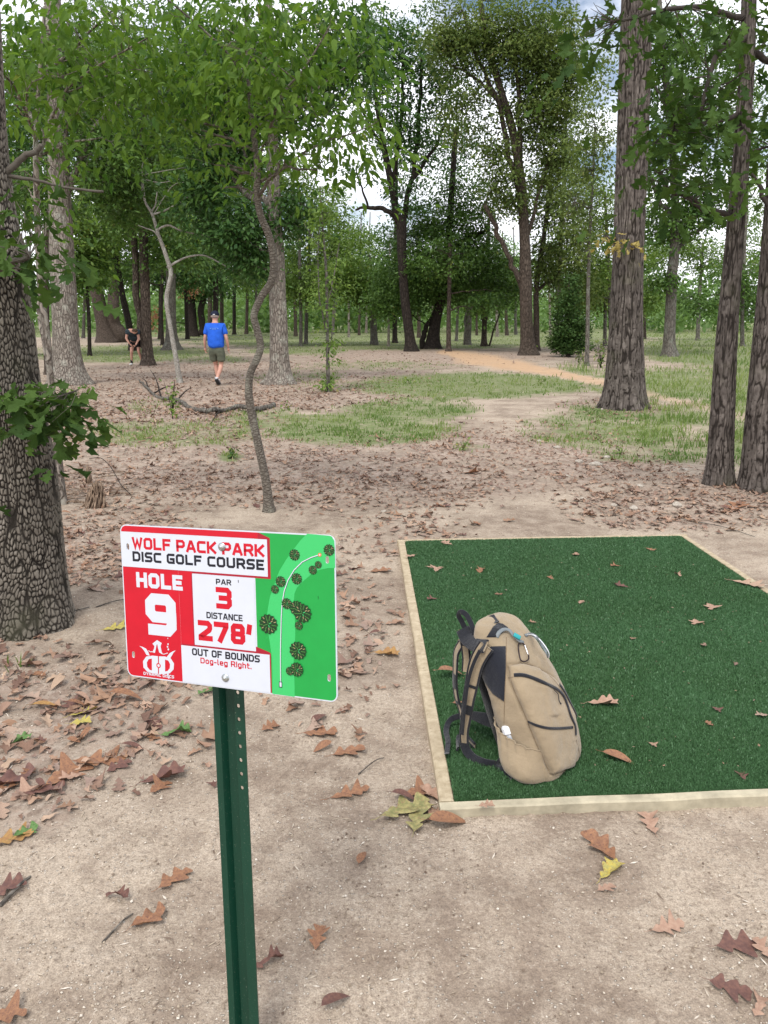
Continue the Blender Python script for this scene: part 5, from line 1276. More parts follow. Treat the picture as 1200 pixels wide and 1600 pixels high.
    # zips
    bz = MB(); tape(bz, [(565, 625), (640, 625), (730, 655), (820, 695), (900, 735), (950, 785), (980, 860), (1005, 940), (1040, 1020), (1045, 1095)], [.0062, .0066, .0056, .0060, .0056], 60)
    link('pocket_zip', bz.mesh('pocket_zip'), blk, root)
    bz = MB(); tape(bz, [(680, 985), (740, 1015), (830, 1038), (920, 1040), (1020, 1032)], .0044, 30); link('lower_pocket_zip', bz.mesh('lower_pocket_zip'), blk, root)
    bz = MB(); tape(bz, [(985, 665), (1040, 750), (1080, 850), (1098, 950), (1104, 1040)], .006, 30, .003); link('main_zip', bz.mesh('main_zip'), blk, root)
    bz = MB(); p0 = hit(*zp([(865, 740)])[0], .006)[0]; p1 = hit(*zp([(895, 775)])[0], .008)[0]; p2 = hit(*zp([(905, 820)])[0], .006)[0]; p3 = hit(*zp([(922, 850)])[0], .005)[0]
    bz.tube(spline(np.array([p0, p1, p2, p3]), 10), .0016, 6); bz.sphere(p3, .003, 8, 6); link('zip_pull', bz.mesh('zip_pull'), blk, root)
    # piping seams, the shade along them put into their darker tan
    bs = MB()
    for L in ([(505, 330), (503, 560), (492, 830), (488, 1010)], [(525, 560), (560, 720), (640, 900), (720, 1110), (775, 1230), (848, 1398)], [(850, 1398), (960, 1380), (1050, 1320), (1075, 1230), (1050, 1130)], [(520, 645), (560, 640)], [(505, 555), (640, 535), (760, 570), (880, 665), (975, 800)]):
        tape(bs, L, .0013, 34, .001)
    link('seam', bs.mesh('seam'), tan2, root)
    # black mesh side window: a raised patch following the body
    def patch(name, poly, mat, lift, res=46, dome=0.0):
        poly = zp(poly); xs = [p_[0] for p_ in poly]; ys = [p_[1] for p_ in poly]
        gx, gy = np.meshgrid(np.linspace(min(xs), max(xs), res), np.linspace(min(ys), max(ys), res))
        dd = inside(gx, gy, poly)
        V_ = []
        for x, y, d_ in zip(gx.ravel(), gy.ravel(), dd.ravel()):
            if d_ < 0:
                # snap to the outline
                best = None
                for i in range(len(poly)):
                    (x0, y0), (x1, y1) = poly[i], poly[(i + 1) % len(poly)]
                    t = min(1, max(0, ((x - x0) * (x1 - x0) + (y - y0) * (y1 - y0)) / ((x1 - x0) ** 2 + (y1 - y0) ** 2 + 1e-9)))
                    qx, qy = x0 + t * (x1 - x0), y0 + t * (y1 - y0); d2 = math.hypot(qx - x, qy - y)
                    if best is None or d2 < best[0]: best = (d2, qx, qy)
                x, y = best[1:]
            V_.append(hit(x, y, lift + dome * (1 - math.exp(-max(d_, 0) / 4)) - (0.002 if d_ <= 0 else 0))[0])
        Fg = grid_faces(res, res); step = (max(xs) - min(xs)) / res
        keep = (dd.ravel()[Fg] > -step * .8).any(1)
        b_ = MB(); b_.add(np.array(V_), [Fg[keep]]); return link(name, b_.mesh(name, True), mat, root)
    patch('mesh_side_panel', [(385, 400), (500, 398), (502, 560), (490, 832), (400, 770), (340, 680), (300, 590), (310, 520), (345, 450)], mesh_b, .003, 46, .004)
    patch('top_opening', [(350, 330), (400, 250), (440, 215), (480, 225), (520, 255), (470, 300), (430, 330)], blk, .003, 26, .0)
    # back pad
    bp = MB(); Lb = []
    for w in np.linspace(.02, .30, 24):
        A1 = np.interp(w, W_, A2); B1 = np.interp(w, W_, B2); L1 = np.interp(w, W_, L2); Lb.append((A1 * .88, -B1 - L1 + .004, w))
    Vv = []
    for (a_, v_, w_) in Lb:
        for s_ in np.linspace(-1, 1, 15): Vv.append(world_(np.array(a_ * s_), np.array(v_ - .018 * (1 - s_ ** 4) - .004 + .03 * max(0, abs(s_) - .8)), np.array(w_)) - off)
    bp.add(np.array(Vv), [grid_faces(24, 15)]); link('back_pad', bp.mesh('back_pad'), mesh_b, root)
    # side bottle pocket, gathered at the top
    yc = cen[1]; nv, nh = 40, 44; Vv = []; hem = []
    for i in range(nv):
        f = i / (nv - 1)                      # 0 bottom centre .. 1 hem
        for k in range(nh):
            t = k / (nh - 1)                  # 0 back .. 1 front
            top_w = .165 - .050 * t
            if f < .18: w = .003 + .001 * f; bulk = (f / .18) ** .5 * .80
            else:
                g_ = (f - .18) / .82; w = .004 + (top_w - .004) * g_ ** 1.15; bulk = .80 + .28 * math.sin(math.pi * min(1, g_ * 1.25)) - .50 * g_ ** 2.2
            A1 = np.interp(w, W_, A2); B1 = np.interp(w, W_, B2); L1 = np.interp(w, W_, L2)
            v = -B1 * .95 + (B1 * 1.75) * t
            edge = (1 - abs(2 * t - 1) ** 3.2)
            side = A1 * (1 - abs(v / B1) ** 2.7) ** (1 / 2.7) if abs(v / B1) < 1 else A1 * .3
            gath = math.exp(-(1 - f) * 7)
            u = (side + .004) * min(1, .35 + bulk) if f < .18 else side + .002
            u += .052 * bulk * edge * (1 - .45 * gath) + .004 * gath * math.sin(t * 40) + .0015 * math.sin(t * 75 + 2) * gath
            u += .006 * (vn2(np.array(t * 5.), np.array(f * 6.), 71) - .5) * edge
            Vv.append(world_(np.array(u), np.array(v - L1), np.array(w)) - off)
            if i == nv - 1: hem.append(Vv[-1])
    bp = MB(); bp.add(np.array(Vv), [grid_faces(nv, nh)])
    pk = link('bottle_pocket', bp.mesh('bottle_pocket'), tan, root)
    md = pk.modifiers.new('thickness', 'SOLIDIFY'); md.thickness = .003; md.offset = -1
    bh = MB(); bh.tube(np.array(hem), .0028, 6); link('pocket_hem', bh.mesh('pocket_hem'), tan, pk)
    HEM = np.array(hem)
    # straps
    def gpt(x, y, dd):
        p_ = at_depth(690 + x / 5, 930 + y / 5, yc + dd)
        return p_ if p_[2] > ZB + .012 else at_z(690 + x / 5, 930 + y / 5, ZB + .012)
    def strap(name, L, width, up, parent=root, core=tan, edge=blk, n=60, th_=.14, bands=(), ew=.0042, wv=None):
        Pp = np.array([gpt(x, y, dd) for x, y, dd in L]) - off; Pp = spline(Pp, n)
        T = np.gradient(Pp, axis=0); T /= np.linalg.norm(T, axis=1, keepdims=True)
        up = np.array(up, float); Un = up[None] - T * (T @ up)[:, None]; Un /= np.linalg.norm(Un, axis=1, keepdims=True); Wd = np.cross(T, Un)
        wv_ = np.interp(np.linspace(0, 1, n), np.linspace(0, 1, len(wv)), wv) if wv is not None else np.full(n, width)
        t_ = np.linspace(0, 2 * np.pi, 13)[:-1]; cs = np.sign(np.cos(t_)) * np.abs(np.cos(t_)) ** .5; sn = np.sign(np.sin(t_)) * np.abs(np.sin(t_)) ** .7
        b_ = MB(); ring = Pp[:, None] + wv_[:, None, None] / 2 * (cs[None, :, None] * Wd[:, None] + th_ * 2 * sn[None, :, None] * Un[:, None] * .6)
        b_.add(ring.reshape(-1, 3), [grid_faces(n, 12, True), np.array([list(range(12))]), np.array([list(range((n - 1) * 12, n * 12))[::-1]])], 0)
        if edge is not None:
            for s_ in (-1, 1): b_.tube(Pp + Wd * wv_[:, None] / 2 * s_, ew, 7, 1)
        for (f0, f1, ov) in bands:
            i0, i1 = int(f0 * n), max(int(f1 * n), int(f0 * n) + 2)
            rg = Pp[i0:i1, None] + (wv_[i0:i1, None, None] / 2 + ov) * (cs[None, :, None] * Wd[i0:i1, None]) + (wv_[i0:i1, None, None] * th_ * .6 + ov) * sn[None, :, None] * Un[i0:i1, None]
            b_.add(rg.reshape(-1, 3), [grid_faces(i1 - i0, 12, True)], 1)
        return link(name, b_.mesh(name), [core, edge or blk], parent), Pp
    st, _ = strap('shoulder_strap', [(350, 395, .02), (300, 470, .02), (262, 560, .02), (235, 690, .02), (210, 820, .02), (190, 960, .03), (175, 1080, .035), (185, 1190, .04), (240, 1265, .045), (330, 1310, .045), (420, 1325, .05)], .034, (-.35, -.85, .15),
          bands=((.30, .34, .003), (.42, .49, .003), (.66, 1.0, .002)), wv=[.050, .048, .044, .040, .034, .028, .026, .026, .024, .022])
    bb_ = MB(); 
    strap('strap_webbing', [(300, 430, .0), (255, 520, .0), (215, 640, .0), (190, 790, .0), (172, 960, .01), (160, 1090, .02)], .012, (-.35, -.85, .15), parent=st, core=blk, edge=None)
    strap('shoulder_strap', [(150, 380, .20), (115, 450, .21), (108, 560, .21), (105, 680, .21), (118, 800, .20), (150, 900, .19), (170, 1000, .17), (200, 1110, .15), (260, 1180, .12)], .022, (-.8, -.3, .1),
          bands=((.30, .44, .003), (.52, .58, .003)), wv=[.030, .030, .026, .026, .022, .018, .016])
    # yoke where the straps meet the pack
    strap('strap_yoke', [(165, 265, .16), (200, 340, .12), (270, 390, .06), (345, 400, .01)], .042, (-.35, -.6, .6), bands=((0, 1.0, .001),), n=30, core=tan, edge=blk)
    strap('strap_yoke', [(170, 300, .17), (185, 400, .15), (195, 500, .14), (190, 600, .13)], .03, (-.6, -.6, .3), bands=((0, .35, .001),), n=30)
    strap('haul_loop', [(185, 265, .17), (160, 210, .18), (135, 160, .18), (150, 130, .17), (190, 150, .16), (225, 210, .14), (250, 280, .12), (262, 330, .11)], .018, (-.2, -.9, .5), core=blk, edge=None, th_=.12)
    strap('compression_strap', [(385, 160, .17), (400, 185, .15), (425, 215, .12)], .026, (-.1, -.7, .7), core=blk, edge=None, n=14)
    strap('hip_belt', [(420, 990, .09), (330, 965, .14), (230, 940, .20), (120, 950, .24), (60, 985, .24), (35, 1060, .23), (50, 1140, .22), (40, 1240, .21)], .030, (-.2, -.8, .4), core=blk, edge=None, wv=[.05, .045, .030, .022, .020, .022, .020, .018])
    strap('hip_belt', [(470, 1290, .03), (440, 1340, .02), (500, 1400, .0), (545, 1440, -.01)], .026, (-.2, -.9, .3), core=blk, edge=None, n=20)
    strap('buckle', [(140, 1090, .15), (128, 1140, .15), (125, 1200, .14)], .020, (-.5, -.8, .2), core=blk, edge=None, n=12, th_=.3)
    # grey bands in the top pocket, with a teal tag
    grey = plain('grey_rubber', (.16, .18, .19), .5, .4); teal = plain('teal_tag', (.02, .30, .32), .5, .4); white = plain('white_plastic', (.72, .74, .78), .35, .5)
    def tubepx(name, L, r, mat, parent=root, n=40, flat=.4, up=(0, -.7, .7)):
        Pp = spline(np.array([at_depth(690 + x / 5, 930 + y / 5, yc + dd) for x, y, dd in L]) - off, n); b_ = MB(); b_.tube(Pp, r, 10, flat=flat, up=up); return link(name, b_.mesh(name), mat, parent)
    zo = lambda x, y: hit(690 + x / 5, 930 + y / 5)[0][1] + off[1] - yc
    g1 = tubepx('grey_band', [(x, y, zo(x, y) - dd) for x, y, dd in ((430, 330, 0), (450, 290, .01), (490, 266, .016), (530, 275, .018), (560, 310, .018), (600, 350, .016), (640, 370, .01))], .007, grey)
    tubepx('teal_tag', [(x, y, zo(x, y) - .026) for x, y in ((565, 305), (590, 320), (615, 335))], .008, teal, g1, 10)
    tubepx('grey_band', [(x, y, zo(x, y) - dd) for x, y, dd in ((655, 315, .004), (690, 302, .010), (730, 320, .014), (765, 355, .014), (790, 400, .012), (815, 440, .006), (830, 480, .0))], .0065, grey)
    tubepx('white_cord', [(x, y, zo(x, y) - dd) for x, y, dd in ((670, 308, .012), (720, 312, .018), (770, 350, .020), (810, 400, .018), (838, 450, .010), (838, 488, .004))], .0018, white, flat=1)
    # carabiner hanging from the band
    ca = empty('carabiner', tuple(cen)); tag(ca, 'small black and silver carabiner clipped to the backpack top', 'carabiner')
    dk = plain('dark_anodised', (.035, .022, .025), .3, .5, .7); sv = plain('steel', (.6, .6, .62), .28, .5, .9)
    k = .012
    tubepx('gate', [(x, y, zo(x, y) - k) for x, y in ((648, 388), (662, 425), (676, 465))], .0022, sv, ca, 12, 1)
    tubepx('frame', [(x, y, zo(x, y) - k) for x, y in ((648, 388), (625, 372), (602, 385), (600, 420), (610, 480), (622, 510), (650, 518), (678, 500), (680, 470))], .0024, dk, ca, 40, 1)
    # bottle in the side pocket
    bt = empty('water_bottle', tuple(cen)); tag(bt, 'bottle with a white cap poking out of the backpack side pocket', 'bottle')
    hc = HEM[19] - S * .012 + Z * .016; axv = Z - F * .42; axv /= np.linalg.norm(axv)
    bb_ = MB(); bb_.tube([hc - axv * .012, hc - axv * .010, hc + axv * .008, hc + axv * .015, hc + axv * .018], [.018, .020, .020, .017, .009], 8); link('cap', bb_.mesh('cap', False), white, bt)
    bb_ = MB(); bb_.tube([hc - axv * .10, hc - axv * .04, hc - axv * .025, hc - axv * .013], [.014, .015, .015, .015], 20); link('bottle_body', bb_.mesh('bottle_body'), plain('clear_grey_plastic', (.35, .37, .40), .2, .5), bt)
backpack()

# ------------------------------------------------------------------ people
def skinfig(V, E, Rr, sub=2, root_i=0):
    me = bpy.data.meshes.new('tmp'); me.from_pydata([tuple(v) for v in V], E, [])
    o = bpy.data.objects.new('tmp', me); COL.objects.link(o)
    o.modifiers.new('s', 'SKIN'); 
    for i, r_ in enumerate(Rr):
        sv = me.skin_vertices[0].data[i]; sv.radius = (r_, r_) if np.ndim(r_) == 0 else tuple(r_); sv.use_root = (i == root_i)
    m2 = o.modifiers.new('u', 'SUBSURF'); m2.levels = sub; m2.render_levels = sub
    dg = bpy.context.evaluated_depsgraph_get(); ev = o.evaluated_get(dg); em = ev.to_mesh()
    Vn = np.array([v.co[:] for v in em.vertices]); Fq = [tuple(p.vertices) for p in em.polygons]
    ev.to_mesh_clear(); bpy.data.objects.remove(o); bpy.data.meshes.remove(me)
    byk = {}
    for f in Fq: byk.setdefault(len(f), []).append(f)
    return Vn, [np.array(v) for v in byk.values()]
def chain(J, names, closed=()):
    """J: {name: (xyz, r)}, chains of names -> V,E,R"""
    idx = {}; V = []; Rr = []; E = []
    for ch in names:
        prev = None
        for n_ in ch:
            if n_ not in idx: idx[n_] = len(V); V.append(J[n_][0]); Rr.append(J[n_][1])
            if prev is not None: E.append((idx[prev], idx[n_]))
            prev = n_
    return V, E, Rr
def hand(b, w, d, side, curl=.5, s=1.0):
    """palm plus five separate fingers; w wrist, d pointing direction, side = thumb direction"""
    w = np.array(w, float); d = np.array(d, float); d /= np.linalg.norm(d); side = np.array(side, float); side -= d * (side @ d); side /= np.linalg.norm(side); n = np.cross(d, side)
    V, F = skinfig([w, w + d * .045 * s, w + d * .09 * s], [(0, 1), (1, 2)], [(.026 * s, .018 * s), (.036 * s, .017 * s), (.036 * s, .015 * s)], 1); b.add(V, F)
    for k, (o_, ln) in enumerate(((.026, .070), (.009, .080), (-.009, .076), (-.026, .060))):
        p = w + d * .088 * s + side * o_ * s; q1 = p + (d * (1 - curl * .3) + n * curl * .6) * ln * .45 * s; q2 = q1 + (d * (1 - curl) + n * curl) * ln * .35 * s; q3 = q2 + (d * (1 - curl * 1.5) + n * curl) * ln * .25 * s
        V, F = skinfig([p, q1, q2, q3], [(0, 1), (1, 2), (2, 3)], [.0095 * s, .009 * s, .008 * s, .007 * s], 1); b.add(V, F)
    p = w + d * .025 * s + side * .025 * s; q1 = p + (side * .7 + d * .7) * .035 * s; q2 = q1 + (side * .25 + d) * .03 * s
    V, F = skinfig([p, q1, q2], [(0, 1), (1, 2)], [.013 * s, .011 * s, .009 * s], 1); b.add(V, F)
SKIN = plain('skin', (0.50, 0.27, 0.20), 0.55, 0.35, nscale=12, namt=.12, **{'Subsurface Weight': .0})
def place(px, py): return on_ground(px, py)
def walker():
    g = place(341, 602); root = empty('person', tuple(g)); tag(root, 'person in blue t-shirt, olive shorts and dark cap, walking away with arms down', 'person')
    J = dict(pel=((0, 0, .93), (.125, .09)), wai=((0, -.01, 1.05), (.13, .09)), che=((0, .0, 1.26), (.14, .10)), shl=((0, .0, 1.40), (.10, .075)), nec=((0, .01, 1.50), .06), hb=((0, .03, 1.57), .072), hm=((0, .035, 1.64), .092), ht=((0, .03, 1.70), .07),
             sL=((-.17, .0, 1.40), .062), eL=((-.255, -.03, 1.13), .042), fL=((-.27, .0, 1.02), .038), wL=((-.275, .04, .89), .026),
             sR=((.17, .0, 1.40), .062), eR=((.26, -.04, 1.13), .042), fR=((.275, -.02, 1.02), .038), wR=((.285, .02, .89), .026),
             hL=((-.095, .0, .86), .10), kL=((-.06, .14, .50), .058), cL=((-.045, .12, .36), .056), aL=((-.015, .10, .10), .034),
             hR=((.10, .0, .86), .10), kR=((.085, .05, .49), .058), cR=((.075, -.06, .37), .057), aR=((.02, -.22, .17), .034))
    V, E, Rr = chain(J, [('pel', 'wai', 'che', 'shl', 'nec', 'hb', 'hm', 'ht'), ('shl', 'sL', 'eL', 'fL', 'wL'), ('shl', 'sR', 'eR', 'fR', 'wR'), ('pel', 'hL', 'kL', 'cL', 'aL'), ('pel', 'hR', 'kR', 'cR', 'aR')])
    b = MB(); V, F = skinfig(V, E, Rr, 2); b.add(V, F)
    hand(b, (-.275, .04, .90), (-.01, .12, -1), (.1, 1, 0), .55); hand(b, (.285, .02, .90), (.01, .12, -1), (-.1, 1, 0), .55)
    for s_ in (-1, 1): b.sphere((s_ * .088, .02, 1.625), (.012, .022, .034), 8, 6)
    b.sphere((0, .125, 1.615), (.014, .022, .022), 8, 6); b.sphere((0, .118, 1.575), (.025, .012, .008), 8, 6)
    for s_ in (-1, 1): b.sphere((s_ * .032, .112, 1.645), (.012, .010, .008), 8, 6)
    link('body', b.mesh('body'), SKIN, root)
    gh = plain('grey_hair', (.36, .30, .26), .8, .2); b = MB(); b.sphere((0, .012, 1.635), (.094, .094, .055), 16, 10); link('hair', b.mesh('hair'), gh, root)
    J2 = dict(a=((0, -.005, .86), (.21, .165)), b=((0, -.01, 1.00), (.215, .17)), c=((0, .0, 1.22), (.222, .17)), d=((0, .0, 1.37), (.215, .15)), e=((0, .005, 1.47), (.12, .105)),
              sL=((-.18, .0, 1.385), .10), mL=((-.215, -.015, 1.27), .078), nL=((-.238, -.02, 1.185), .076), sR=((.18, .0, 1.385), .10), mR=((.218, -.015, 1.27), .078), nR=((.242, -.02, 1.185), .076))
    V, E, Rr = chain(J2, [('a', 'b', 'c', 'd', 'e'), ('d', 'sL', 'mL', 'nL'), ('d', 'sR', 'mR', 'nR')]); V, F = skinfig(V, E, Rr, 3)
    V[:, 1] += .012 * (fbm2(V[:, 0] * 9, V[:, 2] * 14, 3, 5) - .44) * 1.5; V[:, 2] += .008 * np.sin(V[:, 0] * 30) * (V[:, 2] < 1.0)
    b = MB(); b.add(V, F); sh = link('t_shirt', b.mesh('t_shirt'), plain('blue_cotton', (0.022, 0.115, 0.60), .85, .2, nscale=14, namt=.12, bumpd=.012, bscale=9), root)
    # faint print between the shoulders
    b = MB(); bv = BVHTree.FromPolygons([Vector(v) for v in V], [tuple(int(i) for i in f) for f in np.concatenate([f for f in F if f.shape[1] == 4])])
    def back(x, z):
        h_ = bv.ray_cast(Vector((x, -1, z)), Vector((0, 1, 0)))[0]; return np.array(h_ if h_ is not None else (x, -.13, z)) + np.array([0, -.003, 0])
    for (x0, x1, z, w_) in ((-.10, -.075, 1.345, .010), (-.06, .05, 1.345, .005), (.075, .10, 1.345, .010), (-.05, .045, 1.325, .004), (-.085, .085, 1.365, .002)):
        b.tube([back(x, z) for x in np.linspace(x0, x1, 6)], w_, 6, flat=1, up=(0, 0, 1))
    o = link('chest_print', b.mesh('chest_print'), plain('faded_print', (.16, .34, .70), .8, .2), sh); o.name = 'back_print'
    J3 = dict(a=((0, 0, .985), (.165, .12)), b=((0, .0, .90), (.178, .135)), hL=((-.095, .02, .80), (.112, .12)), mL=((-.088, .07, .66), (.105, .11)), kL=((-.085, .11, .56), (.102, .105)), hR=((.095, -.005, .80), (.115, .125)), mR=((.10, .02, .66), (.11, .11)), kR=((.10, .03, .545), (.108, .105)))
    V, E, Rr = chain(J3, [('a', 'b'), ('b', 'hL', 'mL', 'kL'), ('b', 'hR', 'mR', 'kR')]); V, F = skinfig(V, E, Rr, 3); b = MB(); b.add(V, F)
    V[:, 1] += .01 * (fbm2(V[:, 0] * 12, V[:, 2] * 9, 3, 8) - .44)
    sh = link('shorts', b.mesh('shorts'), plain('olive_cotton', (0.115, 0.125, 0.090), .9, .2, nscale=10, namt=.2, bumpd=.012, bscale=8), root)
    dko = plain('dark_olive', (.05, .055, .04), .9)
    for c_, d_ in (((.105, -.142, .80), (.085, .012, .012)), ((.195, -.03, .70), (.012, .11, .012)), ((-.095, -.142, .80), (.085, .012, .012))):
        b = MB(); b.box(c_, d_); link('pocket', b.mesh('pocket', False), dko, sh)
    cp = plain('navy_cap', (.012, .016, .035), .8, .2); b = MB()
    b.sphere((0, .028, 1.675), (.104, .112, .085), 20, 12); b.tube([(0, .10, 1.665), (0, .15, 1.66), (0, .19, 1.645)], [.075, .07, .045], 12, flat=.12, up=(0, 0, 1))
    c_ = link('cap', b.mesh('cap'), cp, root); b = MB(); b.sphere((0, -.085, 1.668), (.030, .006, .012), 10, 6); link('cap_strap', b.mesh('cap_strap'), plain('pale_strap', (.6, .6, .6), .6), c_)
    dkg = plain('shoe_grey', (.10, .10, .11), .7, .3); so = plain('shoe_sole', (.030, .032, .036), .7, .3); wsock = plain('white_sock', (.6, .6, .62), .9)
    def shoe(ank, toe, heel, up):
        ank, toe, heel = map(np.array, (ank, toe, heel)); t = empty('shoe', (0, 0, 0)); 
        b = MB(); mid = (toe + heel) / 2; up = np.array(up, float)
        V, F = skinfig([heel + up * .035, mid + up * .04, toe + up * .03], [(0, 1), (1, 2)], [(.042, .04), (.046, .036), (.040, .026)], 2); b.add(V, F); b.tube([heel + up * .05, ank], [.045, .040], 10)
        o = link('shoe', b.mesh('shoe'), dkg, root); b = MB(); b.tube([heel - (toe - heel) * .12, heel, mid, toe, toe + (toe - heel) * .08], [.025, .044, .042, .047, .028], 12, flat=.3, up=up); link('sole', b.mesh('sole'), so, o)
        bpy.data.objects.remove(t); b = MB(); b.tube([ank, ank + (np.array([0, 0, .05]))], [.038, .041], 10); link('sock', b.mesh('sock'), wsock, root)
    shoe((-.015, .10, .09), (-.02, .24, .02), (-.012, .06, .02), (0, 0, 1))
    shoe((.02, -.22, .16), (.03, -.10, .03), (.015, -.26, .145), (0, -.55, .83) if False else (0, .55, .83))
walker()
def stooper():
    g = place(212, 571); root = empty('person', tuple(g)); tag(root, 'person in dark t-shirt and black shorts, bending forward half behind a trunk', 'person')
    # faces the camera (-y), bends forward
    J = dict(pel=((0.02, .12, .86), (.13, .10)), wai=((0.02, .0, 1.0), (.14, .10)), che=((0.05, -.16, 1.14), (.16, .11)), shl=((0.07, -.26, 1.20), (.11, .09)), nec=((0.12, -.33, 1.21), .055), hb=((0.16, -.39, 1.20), .07), hm=((0.19, -.45, 1.16), .088), ht=((0.20, -.49, 1.11), .07),
             sL=((-.11, -.24, 1.18), .06), eL=((-.17, -.28, .93), .042), wL=((-.04, -.34, .74), .027), sR=((.24, -.26, 1.17), .06), eR=((.27, -.30, .92), .042), wR=((.16, -.36, .70), .027),
             hL=((-.09, .10, .80), .095), kL=((-.10, -.02, .47), .055), cL=((-.13, .03, .33), .052), aL=((-.15, .06, .10), .033), hR=((.13, .10, .80), .095), kR=((.15, -.02, .47), .055), cR=((.18, .03, .33), .05), aR=((.21, .06, .10), .033))
    V, E, Rr = chain(J, [('pel', 'wai', 'che', 'shl', 'nec', 'hb', 'hm', 'ht'), ('shl', 'sL', 'eL', 'wL'), ('shl', 'sR', 'eR', 'wR'), ('pel', 'hL', 'kL', 'cL', 'aL'), ('pel', 'hR', 'kR', 'cR', 'aR')])
    b = MB(); V, F = skinfig(V, E, Rr, 2); b.add(V, F)
    hand(b, (-.04, -.34, .74), (.7, -.2, -.6), (.4, -.6, .6), .6); hand(b, (.16, -.36, .70), (-.6, -.1, -.5), (-.3, -.6, .6), .6)
    b.sphere((.20, -.54, 1.135), (.013, .02, .02), 8, 6)
    for s_ in (-1, 1): b.sphere((.19 + s_ * .085, -.44, 1.16), (.012, .03, .022), 8, 6); b.sphere((.195 + s_ * .03, -.535, 1.16), (.010, .008, .007), 8, 6)
    link('body', b.mesh('body'), SKIN, root)
    b = MB(); b.sphere((.195, -.44, 1.195), (.095, .10, .075), 16, 10); link('hair', b.mesh('hair'), plain('brown_hair', (.07, .045, .03), .8, .2), root)
    J2 = dict(a=((0.02, .12, .85), (.19, .15)), b=((0.02, .0, .99), (.20, .155)), c=((0.05, -.15, 1.12), (.21, .155)), d=((0.07, -.25, 1.18), (.19, .135)), sL=((-.12, -.24, 1.17), .095), mL=((-.15, -.26, 1.04), .078), sR=((.25, -.26, 1.16), .095), mR=((.265, -.28, 1.03), .078))
    V, E, Rr = chain(J2, [('a', 'b', 'c', 'd'), ('d', 'sL', 'mL'), ('d', 'sR', 'mR')]); V, F = skinfig(V, E, Rr, 3); b = MB(); b.add(V, F)
    link('t_shirt', b.mesh('t_shirt'), plain('charcoal_cotton', (.035, .050, .060), .9, .2, nscale=10, namt=.2, bumpd=.01, bscale=8), root)
    J3 = dict(a=((0.02, .11, .90), (.155, .12)), hL=((-.09, .08, .76), (.11, .11)), kL=((-.11, .02, .58), (.105, .10)), hR=((.13, .08, .76), (.11, .11)), kR=((.15, .02, .58), (.105, .10)))
    V, E, Rr = chain(J3, [('a', 'hL', 'kL'), ('a', 'hR', 'kR')]); V, F = skinfig(V, E, Rr, 3); b = MB(); b.add(V, F)
    link('shorts', b.mesh('shorts'), plain('black_cotton', (.010, .010, .012), .9, .2), root)
    for x in (-.15, .21):
        b = MB(); b.tube([(x, .06, .06), (x, .05, .20)], [.040, .040], 10); link('sock', b.mesh('sock'), plain('black_sock', (.012, .012, .014), .9), root)
        b = MB(); V, F = skinfig([(x, .08, .045), (x, 0, .045), (x - .01, -.10, .035)], [(0, 1), (1, 2)], [(.045, .045), (.05, .045), (.045, .03)], 2); b.add(V, F); link('shoe', b.mesh('shoe'), plain('white_shoe', (.62, .62, .60), .6), root)
stooper()

# ------------------------------------------------------------------ things lying about
def fallen_branch():
    L = [(217, 596, 1.6), (232, 612, 2.6), (252, 624, 3.4), (275, 630, 4), (300, 640, 4.6), (325, 648, 5), (345, 645, 5), (368, 641, 5.2), (395, 645, 5), (428, 636, 5.6)]
    P = []; r = []
    for x, y, q_ in L:
        g = on_ground(x, y); zc = zc_at(g[1]); rr = q_ * zc / FPX; g[2] += rr * .8 + .01; P.append(g); r.append(rr * .72)
    P = np.array(P); root = empty('fallen_branch', tuple(P[5])); tag(root, 'long crooked bare branch lying on the leaf litter behind the bent sapling', 'branch')
    off = P[5].copy(); S = spline(np.column_stack([P - off, r]), 70); rs = np.random.default_rng(3)
    S[:, 2] += .03 * np.sin(np.arange(70) * .35); S[:, :3] += rs.normal(size=(70, 3)) * .008
    b = MB(); b.tube(S[:, :3], S[:, 3], 10); link('limb', b.mesh('limb'), BK['grey'], root)
    for (x, y, h_, x2, y2) in ((252, 624, .30, 236, 592), (232, 612, .05, 222, 590), (275, 630, .2, 300, 618), (345, 645, .05, 330, 664), (395, 645, .04, 400, 664), (240, 617, .1, 275, 606)):
        a = on_ground(x, y); c_ = on_ground(x2, y2 + 6) ; c_[2] += h_; m_ = (a + c_) / 2 + np.array([.03, 0, .06]); b = MB()
        b.tube(spline(np.array([a, m_, c_]) - off + np.array([0, 0, .03]), 10), np.linspace(.018, .005, 10), 6); link('twig', b.mesh('twig'), BK['dark'], root)
fallen_branch()
